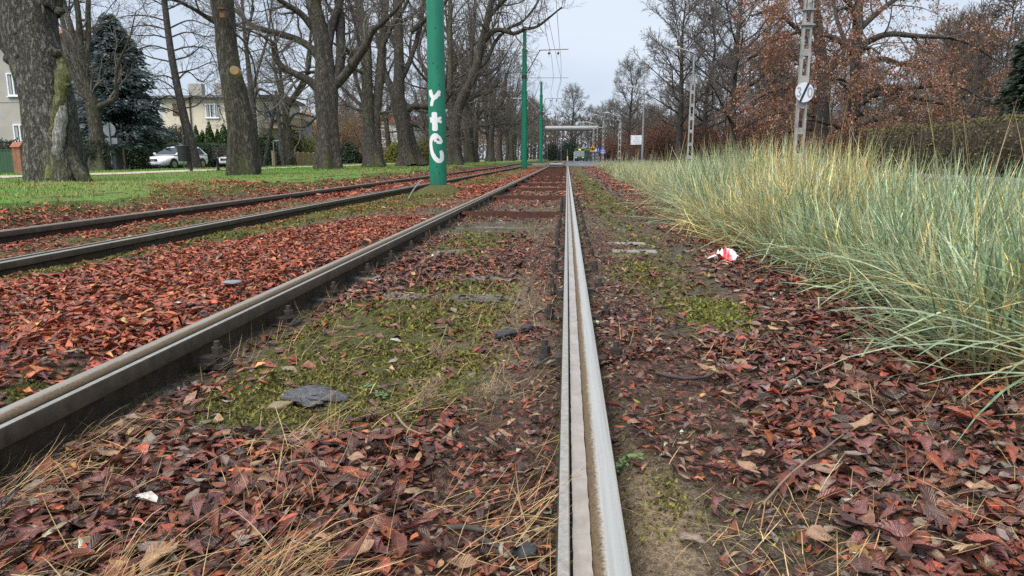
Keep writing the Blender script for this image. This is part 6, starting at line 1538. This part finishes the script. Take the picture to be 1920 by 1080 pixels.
# nearest leaves one by one
LV = []
for k in range(28):
    r2 = np.random.default_rng(900 + k); one = np.ones(1)
    wide = .40 + .22 * r2.random()
    V, q, uv = leaf_batch(np.zeros((1, 3)), one, one * wide, one * 0, one * 0, one * 0, one * (.14 * r2.standard_normal()), one * (.5 * r2.standard_normal() + .25), r2, 6, .14, 5)
    if k % 9 == 0:      # lobed oak leaf
        th = np.linspace(0, 2 * PI, 25)[:-1]; rr_ = .30 + .10 * np.cos(7 * th) + .0; ring = np.stack([np.cos(th) * rr_ * 1.55, np.sin(th) * rr_ * .85, .05 * np.sin(3 * th) + .02 * r2.standard_normal(24)], 1)
        V = np.vstack([[[0, 0, .03]], ring]); q = np.array([[0, 1 + i, 1 + (i + 1) % 24] for i in range(24)]); uv = np.stack([V[:, 1] + .5, V[:, 0] + .5], 1)
    c = LEAFC[[0, 1, 0, 3, 1, 5, 7, 1, 3, 10, 7, 7, 6, 10][k % 14]] if k % 9 else LEAFC[[4, 5, 8, 4][k // 9]]
    LV.append(mesh_np('leaf', V, [q], [M_LEAF], True, col=np.repeat(c[None], len(V), 0), uv=uv))
x, y = scatter(rng, 5200, -1.6, 2.0, .95, 2.6, lambda x, y: leafD(x, y) ** 2 * .9 + .02, 2.2)
px, py, d = proj(np.stack([x, y, gz(x, y)], -1)); ok = (px > -30) & (px < 1950) & (py < 1100); x, y = x[ok][:300], y[ok][:300]
rl = random.Random(4)
# a few leaves picked out in the photo: (px, py, mesh, length)
picks = [(470, 800, 26, .10), (285, 600, 9, .09), (270, 610, 18, .08), (800, 500, 9, .07), (1870, 740, 0, .085), (500, 695, 13, .06), (885, 695, 13, .06), (640, 600, 27, .04), (60, 890, 13, .05), (1770, 770, 13, .07), (700, 815, 4, .10), (1810, 800, 2, .13), (1660, 700, 2, .12)]
for k in range(300):
    o = bpy.data.objects.new('leaf', LV[rl.choice([i for i in range(28) if i % 9 or rl.random() < .15])]); COL.objects.link(o); o.parent = ground
    s = rl.uniform(.04, .085) * (.75 if -.3 < x[k % len(x)] < .4 else 1)
    xx, yy = float(x[k % len(x)]), float(y[k % len(x)])
    if k < len(picks):
        q_ = W(picks[k][0], picks[k][1], 1.0) - np.array([0, 0, CAMZ]); t_ = (CAMZ - .05) / -q_[2]; xx, yy = float(q_[0] * t_), float(q_[1] * t_); o.data = LV[picks[k][2]]; s = picks[k][3]
    o.location = (xx, yy, float(gz(xx, yy)) + .022 + .022 * rl.random())
    o.rotation_euler = (rl.gauss(0, .26), rl.gauss(0, .26), rl.random() * 6.28); o.scale = (s, s, s)

# ------------------------------------------------------------------ moss cushions (tiny shoots), dry straw, weeds
def moss_tufts(name, n, x0, x1, y0, y1, power, size):
    x, y = scatter(rng, n, x0, x1, y0, y1, lambda x, y: np.clip((mossM(x, y) - .35) * 1.2 * ss(.33, .56, fbm(x * 7, y * 7, 71) * .6 + fbm(x * 1.6, y * 1.6, 72) * .4) * (1 - .8 * np.clip(leafD(x, y), 0, 1)), 0, 1), power)
    N = len(x); z = gz(x, y) + .004; h = rng.random(N) * 6.28; s = np.clip(.0055 * y, .005, size * 1.3) * (.5 + rng.random(N))
    tip = np.stack([x + .5 * s * rng.standard_normal(N), y + .5 * s * rng.standard_normal(N), z + s * (.2 + .4 * rng.random(N))], 1)
    a = np.stack([x + s * .45 * np.cos(h), y + s * .45 * np.sin(h), z - .003], 1); b = np.stack([x - s * .45 * np.cos(h), y - s * .45 * np.sin(h), z - .003], 1)
    V = np.stack([a, b, tip], 1).reshape(-1, 3); F_ = np.arange(N * 3).reshape(N, 3)
    br = blob(x, y, .70, 3.2, .22, .32)[:, None]
    c = np.array([(.135, .14, .026), (.075, .078, .016), (.22, .215, .042), (.11, .09, .04)])[rng.choice(4, N, p=[.38, .22, .24, .16])] * (1 - .6 * br) + np.array([(.16, .19, .03)]) * .62 * br
    c = c * (1 + .25 * rng.standard_normal((N, 1))).clip(.4, 1.7)
    o = link(name, mesh_np(name, V, [F_], [M_MOSS], False, col=np.repeat(c, 3, 0))); tag(o, kind='stuff'); print(name, N)
moss_tufts('moss', 340000, -3.45, 1.4, 1.2, 6.5, 2.3, .016)
moss_tufts('moss', 90000, -5, 1.6, 6, 30, 1.2, .022)

def blades(name, base, heading, lean, length, width, bend, cols, mat_, n=5, kind='stuff', kink=None, turn=0.0):
    """curved grass blades: leave the ground at angle lean from vertical and bow over along heading."""
    N = len(base); u = np.linspace(0, 1, n)
    hd = np.stack([np.cos(heading), np.sin(heading), 0 * heading], 1)
    P = np.zeros((N, n, 3)); P[:, 0] = base
    for s in range(1, n):
        a = lean + bend * (u[s] ** 1.3)
        if kink is not None: a = a + kink[0] * (u[s] > kink[1])
        if np.ndim(turn): hh = heading + turn * u[s]; hd = np.stack([np.cos(hh), np.sin(hh), 0 * hh], 1)
        P[:, s] = P[:, s - 1] + (length / (n - 1))[:, None] * (np.sin(a)[:, None] * hd + np.cos(a)[:, None] * np.array([0, 0, 1.]))
    lat = np.stack([-hd[:, 1], hd[:, 0], 0 * heading], 1)
    tw = rng.standard_normal((N, 1)) * .9
    side = lat * np.cos(tw) + np.cross(hd, lat) * 0 + np.array([0, 0, 1.]) * np.sin(tw) * .5 + hd * np.sin(tw) * .5
    w = width[:, None] * np.array([.75, 1, .95, .7, .06] if n == 5 else np.interp(u, [0, .25, .5, .75, 1], [.75, 1, .95, .7, .06]))[None]
    V = np.stack([P - side[:, None] * w[..., None] * .5, P + side[:, None] * w[..., None] * .5], 2)
    gzv = gz(V[..., 0], V[..., 1]) + .008
    V[..., 2] = np.where(u[None, :, None] > 0, np.maximum(V[..., 2], gzv), V[..., 2])
    idx = np.arange(N * n * 2).reshape(N, n, 2)
    q = np.stack([idx[:, :-1, 0], idx[:, :-1, 1], idx[:, 1:, 1], idx[:, 1:, 0]], -1).reshape(-1, 4)
    if cols.ndim == 2: cols = np.repeat(cols[:, None], n, 1)
    c = np.repeat(cols[:, :, None], 2, 2).reshape(-1, 3)
    o = link(name, mesh_np(name, V.reshape(-1, 3), [q], [mat_], True, col=c)); tag(o, kind=kind); print(name, N, len(q) * 2)
    return o
# dry straw lying over the near leaves, mostly combed from lower left to upper right
def straw(n, x0, x1, y0, y1, hmean, hs, dens, power, Lm=.13, wd=.0016, lift=.0, name='dry_straw'):
    x, y = scatter(rng, n, x0, x1, y0, y1, dens, power); N = len(x)
    h = np.where(rng.random(N) < .72, hmean + hs * rng.standard_normal(N), rng.random(N) * 6.28)
    ln = Lm * (.4 + rng.random(N) * 1.3); lean = 1.25 + .22 * rng.standard_normal(N) - lift * rng.random(N)
    c = np.array([(.44, .30, .13), (.36, .23, .10), (.52, .39, .20), (.28, .17, .085)])[rng.choice(4, N)] * (1 + .15 * rng.standard_normal((N, 1)))
    blades(name, np.stack([x, y, gz(x, y) + .012 + .035 * rng.random(N) * np.clip(leafD(x, y), .1, 1)], 1), h, lean, ln, wd * (.7 + .7 * rng.random(N)), .25 + .45 * rng.standard_normal(N), c, M_STRAW)
tuft = lambda x, y: np.clip(.05 + 1.5 * ss(.52, .64, fbm(x * 4.0, y * 3.0, 91)), 0, 1) * np.where((x > LIP_L) & (x < -.06), np.where(x < -.45, 1.0, .45), .28) * (1 - .88 * ss(1.85, 2.3, y) * (y < 4))
straw(5600, -1.32, .0, .85, 3.2, .62, .38, tuft, 2.6)
straw(5000, .2, 2.2, .9, 6, 1.2, 1.2, lambda x, y: np.clip(.1 + ss(.48, .62, fbm(x * 3, y * 2.4, 93)), 0, 1) * .5, 2.0, .085)
straw(2400, -1.3, -.05, 1.3, 9, .6, 1.0, lambda x, y: np.clip(.12 + ss(.5, .6, fbm(x * 3, y * 2, 95)), 0, 1), 1.4, .07, .0018, .9)
# dried feathery weeds
def weed(cx, cy, hgt, label, n=34):
    r2 = np.random.default_rng(int(cx * 1000) & 999); st = []
    for k in range(7):
        az = r2.random() * 6.28; st.append((resample(np.array([[0, 0, 0], [math.cos(az) * .012, math.sin(az) * .012, hgt * .5], [math.cos(az) * .045, math.sin(az) * .045, hgt * (.7 + .4 * r2.random())]]), 8), np.linspace(.0016, .0007, 8)))
    lv = twig_levels(st, r2, [dict(per=9, t0=.3, t1=1, ang=45, length=hgt * .32, radf=.7, n=4, up=.03, wig=.25, rmin=.0006), dict(per=6, t0=.2, t1=1, ang=50, length=hgt * .12, radf=.8, n=3, up=.03, wig=.3, rmin=.0009, taper=.1)], (3, 3))
    V, q = cat_tubes([(np.stack([p for p, r in st]), np.stack([r for p, r in st]), 3)] + lv)
    o = link('dried_weed', mesh_np('dried_weed', V, [q], [bpy.data.materials.get('weed_straw') or simple('weed_straw', (.33, .235, .15), .8, .3, 40)]), None, (cx, cy, float(gz(cx, cy)))); tag(o, label, 'weed', 'dried weeds in the moss')
def gpt(px, py, z=.04):
    q_ = W(px, py, 1.0) - np.array([0, 0, CAMZ]); t_ = (CAMZ - z) / -q_[2]; return float(q_[0] * t_), float(q_[1] * t_)
for px, py, hg, lab in ((795, 758, .11, 'tallest feathery dried weed, in front of the grey stone'), (912, 752, .10, 'feathery dried weed nearest the right rail'), (700, 770, .05, 'low dried weed between the grey stone and the tallest weed'), (1275, 540, .09, 'pale dried weed right of the right rail near the bright moss'), (1240, 470, .09, 'pale dried weed near the concrete slab right of the rail'), (830, 660, .08, 'sparse dried weed standing in the dark moss')):
    weed(*gpt(px, py), hg, lab)
# small green weeds
def weedlet(px, py, label):
    x, y = gpt(px, py); N = 26; th = rng.random(N) * 6.28; r = .035 * rng.random(N)
    V, q, uv = leaf_batch(np.stack([x + r * np.cos(th), y + r * np.sin(th), gz(x + r * np.cos(th), y + r * np.sin(th)) + .012 + .012 * rng.random(N)], 1), .014 + .01 * rng.random(N), .008 + .006 * rng.random(N), th, .3 * rng.standard_normal(N), .3 * rng.standard_normal(N), 0 * th + .1, 0 * th + .2, rng, 4)
    o = link('green_weed', mesh_np('green_weed', V, [q], [M_FOL], True, col=np.tile(np.array([[.16, .25, .10]]), (len(V), 1)))); tag(o, label, 'weed', 'tiny green weeds')
for px, py, lab in ((715, 725, 'tiny pale green weed beside the grey stone'), (778, 752, 'tiny green weed at the foot of the tallest dried weed'), (690, 712, 'tiny green weed behind the grey stone'), (1175, 880, 'tiny green sprout beside the sandy patch'), (1705, 560, 'tiny green weed under the overhanging grass')): weedlet(px, py, lab)

# ------------------------------------------------------------------ stones, twigs and rubbish
def stone(name, px, py, dims, label, cat, m, seed, rz=0.0, z=0.0, rough=.25, tilt=0.0):
    r2 = np.random.default_rng(seed); bmx = __import__('bmesh').new(); __import__('bmesh').ops.create_icosphere(bmx, subdivisions=4, radius=.5)
    for v in bmx.verts:
        p = v.co; k = 1 + rough * .35 * (float(fbm(p.x * 7 + seed, p.y * 7 + p.z * 5, seed, 3)) - .5) * 2 + rough * (float(fbm(p.x * 2.2 + seed, p.y * 2.2 + p.z * 1.7, seed, 4)) - .5) * 2
        q_ = p * k; v.co = Vector((q_.x, q_.y, .34 * math.tanh(q_.z / .34) + .05 * q_.x))
    me = bpy.data.meshes.new(name); bmx.to_mesh(me); bmx.free(); me.materials.append(m)
    for p in me.polygons: p.use_smooth = True
    x, y = gpt(px, py); o = link(name, me, None, (x, y, float(gz(x, y)) + z)); o.scale = dims; o.rotation_euler = (0, tilt, rz); tag(o, label, cat); return o
M_STONE = simple('stone_bluegrey', (.23, .232, .245), .8, .5, 7, bump=1.0, bdist=.05, dirt=(.06, .055, .05, 1)); M_STONE2 = simple('stone_tan', (.22, .18, .10), .9, .3, 8, bump=.5); M_DKSTONE = simple('stone_dark', (.035, .036, .04), .7, .3, 8, bump=.4)
stone('grey_stone', 592, 728, (.17, .15, .05), 'rough blue-grey slab of stone tilted on the moss between the rails', 'stone', M_STONE, 3, .2, .012, .75, .12)
stone('tan_stone', 525, 742, (.07, .05, .045), 'mossy tan stone just left of the blue-grey slab', 'stone', M_STONE2, 4, .5, .008, .4)
stone('dark_stone', 983, 1066, (.045, .04, .035), 'small round black stone in the leaves at the very front', 'stone', M_DKSTONE, 5, 0, .03, .2)
stone('tan_pebble', 947, 1060, (.045, .024, .022), 'tan oblong pebble beside the small black stone', 'stone', simple('stone_pale', (.27, .24, .18), .8, .2, 9), 6, 1.9, .03, .2)
stone('cinder', 952, 617, (.10, .06, .05), 'larger of two black cinders by the right rail', 'cinder', M_DKSTONE, 8, .7, .02, .5)
stone('cinder', 988, 610, (.06, .05, .04), 'smaller of two black cinders by the right rail', 'cinder', M_DKSTONE, 9, .2, .02, .5)
stone('flat_stone', 437, 553, (.10, .07, .03), 'smooth grey stone lying on the red leaves between the tracks', 'stone', simple('stone_flat', (.2, .21, .22), .6, .2, 9), 10, .3, .045, .2)
stone('pale_stone', 1290, 422, (.12, .10, .10), 'pale pebble at the foot of the tall grass beyond the red wrapper', 'stone', simple('stone_white', (.45, .46, .47), .7, .1, 9), 12, .3, .03, .2)
# concrete slab edges flush in the ground right of the rail
for px, py, wpx, lab in ((1168, 451, 80, 'pale concrete slab edge right of the right rail'), (1190, 470, 70, 'dull slab edge nearer than the pale concrete slab')):
    x, y = gpt(px, py, .07); w = wpx / F * 6.2
    o = MB().box((x, y, float(gz(x, y)) - .022), (w, .13, .06)).build('concrete_slab', simple('slab_concrete', (.20, .19, .17), .85, .3, 7, bump=.4), bevel=.008); tag(o, lab, 'slab', 'slab edges beside the rail')
# red and white wrapper
rw = np.random.default_rng(12); n = 11; U, V_ = np.meshgrid(np.linspace(-1, 1, n), np.linspace(-1, 1, n))
zz = .03 * np.sin(U * 3 + V_ * 2) + .016 * rw.standard_normal(U.shape) + .045 + .02 * V_
x, y = gpt(1362, 487, .05)
Vw = np.stack([x + U * .068 * (1 + .1 * np.sin(V_ * 5)), y + V_ * .055 * (1 + .12 * np.sin(U * 4)), gz(x, y) + zz], -1).reshape(-1, 3)
cw = np.where(((U * 1.1 + .4 * V_ > .32) & (U + .2 * np.sin(V_ * 6) > .1) | (U < -.35) & (V_ > .0)).ravel()[:, None], np.array([[.75, .75, .76]]), np.array([[.60, .035, .05]]))
idx = np.arange(n * n).reshape(n, n); q = np.stack([idx[:-1, :-1], idx[:-1, 1:], idx[1:, 1:], idx[1:, :-1]], -1).reshape(-1, 4)
wm = NM('wrapper_foil'); wm.P(Base__Color=wm.attr('col'), Roughness=.3)
o = link('wrapper', mesh_np('wrapper', Vw, [q], [wm.m], True, col=cw)); tag(o, 'crumpled red and white wrapper at the edge of the tall grass', 'wrapper')
Vt = np.array([[x - .085, y - .02, .09], [x - .08, y - .05, .085], [x - .15, y - .075, .065], [x - .13, y - .05, .075]]); link('wrapper_strip', mesh_np('wrapper_strip', Vt - 0, [[[0, 1, 2, 3]]], [M_SIGNW], False), o)
# twigs on the ground
M_GTW = simple('ground_twig', (.22, .155, .10), .8, .3, 20); M_GTWD = simple('ground_twig_dark', (.05, .04, .035), .8, .3, 20)
for pts, r, m, lab in (([(740, 765), (755, 785), (790, 800)], .004, M_GTW, 'curved beige twig on the leaves in front of the grey stone'), ([(775, 655), (820, 640), (838, 595)], .0035, M_GTW, 'bent pale twig lying across the dark moss'), ([(846, 592), (862, 585)], .007, M_GTW, 'short stubby brown twig on the moss'), ([(1420, 985), (1500, 900), (1580, 830)], .0028, M_GTW, 'long straight straw stalk on the leaves at right'), ([(1590, 745), (1640, 785), (1690, 830)], .002, M_GTW, 'thin pale stalk sloping down across the right leaves'), ([(900, 1010), (930, 1035), (975, 1030)], .006, M_GTWD, 'dark twig by the small black stone'), ([(1230, 720), (1290, 735), (1340, 715)], .007, M_GTWD, 'grey-brown stick right of the right rail'), ([(840, 975), (905, 990), (945, 985)], .007, M_GTWD, 'dark knobbly stick near the right rail front')):
    P = [np.array([*gpt(a, b, .06), 0]) for a, b in pts]; P = resample(np.array(P), 9)
    P[:, 2] = gz(P[:, 0], P[:, 1]) + .035 + .006 * np.sin(np.linspace(0, 5, 9)); o = MB().tube(P, np.linspace(r, r * .6, 9), 6).build('twig', m, smooth=True); tag(o, lab, 'twig', 'twigs on the ground')

# ------------------------------------------------------------------ tall blue-green grass on the right
def edge(y): return 1.48 + .012 * np.clip(y - 4, 0, 14) + .018 * np.clip(y - 18, 0, 60) + .42 * (fbm(y * .9, y * 0 + 3, 14) - .5)
GR = 1.6 * np.array([(.175, .25, .16), (.22, .295, .19), (.13, .20, .12), (.29, .34, .22), (.40, .33, .125), (.47, .385, .17), (.34, .34, .15), (.36, .29, .16), (.17, .235, .095)])
GW = np.array([4.4, 4.6, 2.4, 4.4, .9, .8, 1.5, .9, 1.4])
def grass_zone(name, ncl, per, y0, y1, depth, Lm, wd, power, n=5, off=.0):
    """tussocks; blades fan out of each and those at the edge lean towards the track."""
    u = rng.random(ncl); yc = y0 * (y1 / y0) ** u if power == 1 else y0 + (y1 - y0) * u
    xc = edge(yc) + off + depth * rng.random(ncl) ** 1.25 + cshift(yc) * (yc > 60)
    par = np.repeat(np.arange(ncl), per); N = len(par)
    rr_ = .10 * np.abs(rng.standard_normal(N)); az = rng.random(N) * 6.28
    bx = xc[par] + rr_ * np.cos(az); by = yc[par] + rr_ * np.sin(az)
    frontness = np.exp(-(bx - edge(by)) / .35)
    h = az + .6 * rng.standard_normal(N)
    out = rng.random(N) < .24 * frontness; h = np.where(out, PI + 1.1 * rng.standard_normal(N), h)
    stray = rng.random(N) < .26; lean = np.abs(.10 + .38 * rng.standard_normal(N)) + stray * (.35 + .6 * rng.random(N)) + np.where(out, .30 + .35 * rng.random(N), 0)
    bend = .10 + .75 * rng.random(N) ** 2.2 + .25 * frontness * rng.random(N)
    hcl = ((.70 + .6 * fbm(xc * 1.3, yc * .7, 17)) * (.60 + .48 * blob(xc, yc, 2.3, 9.5, 1.4, 4.0) + .12 * ss(10, 16, yc)) * (1 - .22 * ss(2.8, 3.6, xc) * (1 - ss(10, 16, yc))))[par]
    ln = Lm * hcl * (.55 + .65 * rng.random(N)) * (1 - .12 * frontness)
    k = rng.choice(len(GR), N, p=GW / GW.sum()); patch = fbm(bx * .8, by * .5, 19)
    k = np.where((patch > .59) & (rng.random(N) < .5), 4 + rng.integers(0, 4, N), k)
    c = GR[k] * np.exp(.38 * rng.standard_normal((N, 1))).clip(.4, 1.7)
    cc = np.repeat(c[:, None], n, 1); base = np.array([.27, .215, .115]); t = np.array([.95, .45, .1, 0, .12])[:n] if n == 5 else np.interp(np.linspace(0, 1, n), [0, .25, .5, 1], [.95, .45, .1, .05])
    cc = cc * (1 - t[None, :, None]) + base * t[None, :, None]
    m = in_view(bx, by, 900, 900, False) | (by < 6)
    blades(name, np.stack([bx, by, gz(bx, by) - .01], 1)[m], h[m], lean[m], ln[m], wd * (.6 + .7 * rng.random(N))[m], bend[m], cc[m], M_BLADE, n, kink=((np.where(rng.random(N) < .16, .5 + 1.3 * rng.random(N), 0))[m], (.3 + .5 * rng.random(N))[m]), turn=(.7 * rng.standard_normal(N))[m])
grass_zone('dune_grass', 260, 76, 2.35, 8.5, 1.3, .84, .0110, 1)
grass_zone('dune_grass', 230, 68, 2.6, 9.0, 3.6, .84, .0105, 1)
grass_zone('dune_grass', 420, 60, 7.0, 24, 3.0, .86, .010, 1, 4)
grass_zone('dune_grass', 420, 26, 20, 62, 3.2, .78, .019, 1, 4)
grass_zone('dune_grass', 80, 60, .5, 2.4, 3.0, .84, .0110, 2, 5, .45)
N = 5200; by = 1.6 * (9.0 ** rng.random(N)); bx = edge(by) + .02 + .75 * rng.random(N) ** 1.4
c = np.array([(.34, .25, .12), (.25, .175, .09), (.42, .33, .18), (.16, .115, .065)])[rng.integers(0, 4, N)] * np.exp(.25 * rng.standard_normal((N, 1)))
blades('grass_thatch', np.stack([bx, by, gz(bx, by) + .12 * rng.random(N) ** 2], 1), rng.random(N) * 6.28, 1.0 + .5 * rng.random(N), .14 + .34 * rng.random(N), .004 + .006 * rng.random(N), .5 * rng.standard_normal(N), c, M_STRAW, 4, turn=.8 * rng.standard_normal(N))
# long single blades drooping across the leaves in front, and tall seed stalks
N = 210; by = 1.9 + 2.7 * rng.random(N) ** 1.3; bx = edge(by) + .10 + .28 * rng.random(N)
c = GR[rng.choice(len(GR), N, p=GW / GW.sum())]
blades('drooping_grass', np.stack([bx, by, gz(bx, by)], 1), PI + .55 * rng.standard_normal(N), .55 + .45 * rng.random(N), .50 + .45 * rng.random(N), .008 + .005 * rng.random(N), .45 + .75 * rng.random(N), c, M_BLADE, 8)
N = 240; by = 3.0 * (20 ** rng.random(N)); bx = edge(by) + .3 + 3.2 * rng.random(N)
c = np.array([(.40, .31, .13), (.45, .35, .19), (.33, .31, .13), (.38, .25, .15)])[rng.integers(0, 4, N)]
blades('seed_stalks', np.stack([bx, by, gz(bx, by)], 1), rng.random(N) * 6.28, .05 + .20 * np.abs(rng.standard_normal(N)), 1.0 + .35 * rng.random(N), (.0045 + .0004 * by), .05 + .2 * rng.random(N), c, M_STRAW, 5)

# ------------------------------------------------------------------ lawn blades
def lawn_d(x, y):
    e = lawnedge(y) + cshift(y); xs = x - cshift(y)
    return ((x < e + .12) & ~((xs > PX - .75) & (xs < PX + .75)) & (xs > -23.8)) * (.55 + .45 * vnoise(x * 2, y * 2, 4))
def lawn_blades(n, y0, y1, power, hgt, wd, x0):
    x, y = scatter(rng, n, x0, -5.6, y0, y1, lawn_d, power); N = len(x)
    yel = ss(.48, .62, fbm(x * .55, y * .55, 23) + .15 * ss(-8.6, -6.6, x))[:, None]
    c = np.array([(.125, .29, .030), (.095, .23, .026), (.165, .34, .05)])[rng.integers(0, 3, N)] * (1 - yel) + np.array([(.27, .28, .065), (.20, .23, .05), (.34, .31, .11)])[rng.integers(0, 3, N)] * yel
    c = c * (1 + .18 * rng.standard_normal((N, 1)))
    blades('lawn_grass', np.stack([x, y, gz(x, y) + .008], 1), rng.random(N) * 6.28, .15 + .35 * np.abs(rng.standard_normal(N)), hgt * (.5 + rng.random(N)), wd * (.7 + .6 * rng.random(N)), .5 * rng.random(N), c, M_BLADE, 3)
lawn_blades(64000, 5.5, 26, 1.25, .055, .012, -20)
lawn_blades(30000, 24, 75, 1.2, .075, .03, -23)
# leaves strewn on the lawn
make_litter('lawn_leaves', 1300, -16, -6.8, 7, 40, 3, .10, .02, M_LEAFFAR, 1.3, lambda x, y: np.where(x < -6.8, .5, 0) * ss(.4, .7, fbm(x * .6, y * .6, 33)) + .05)
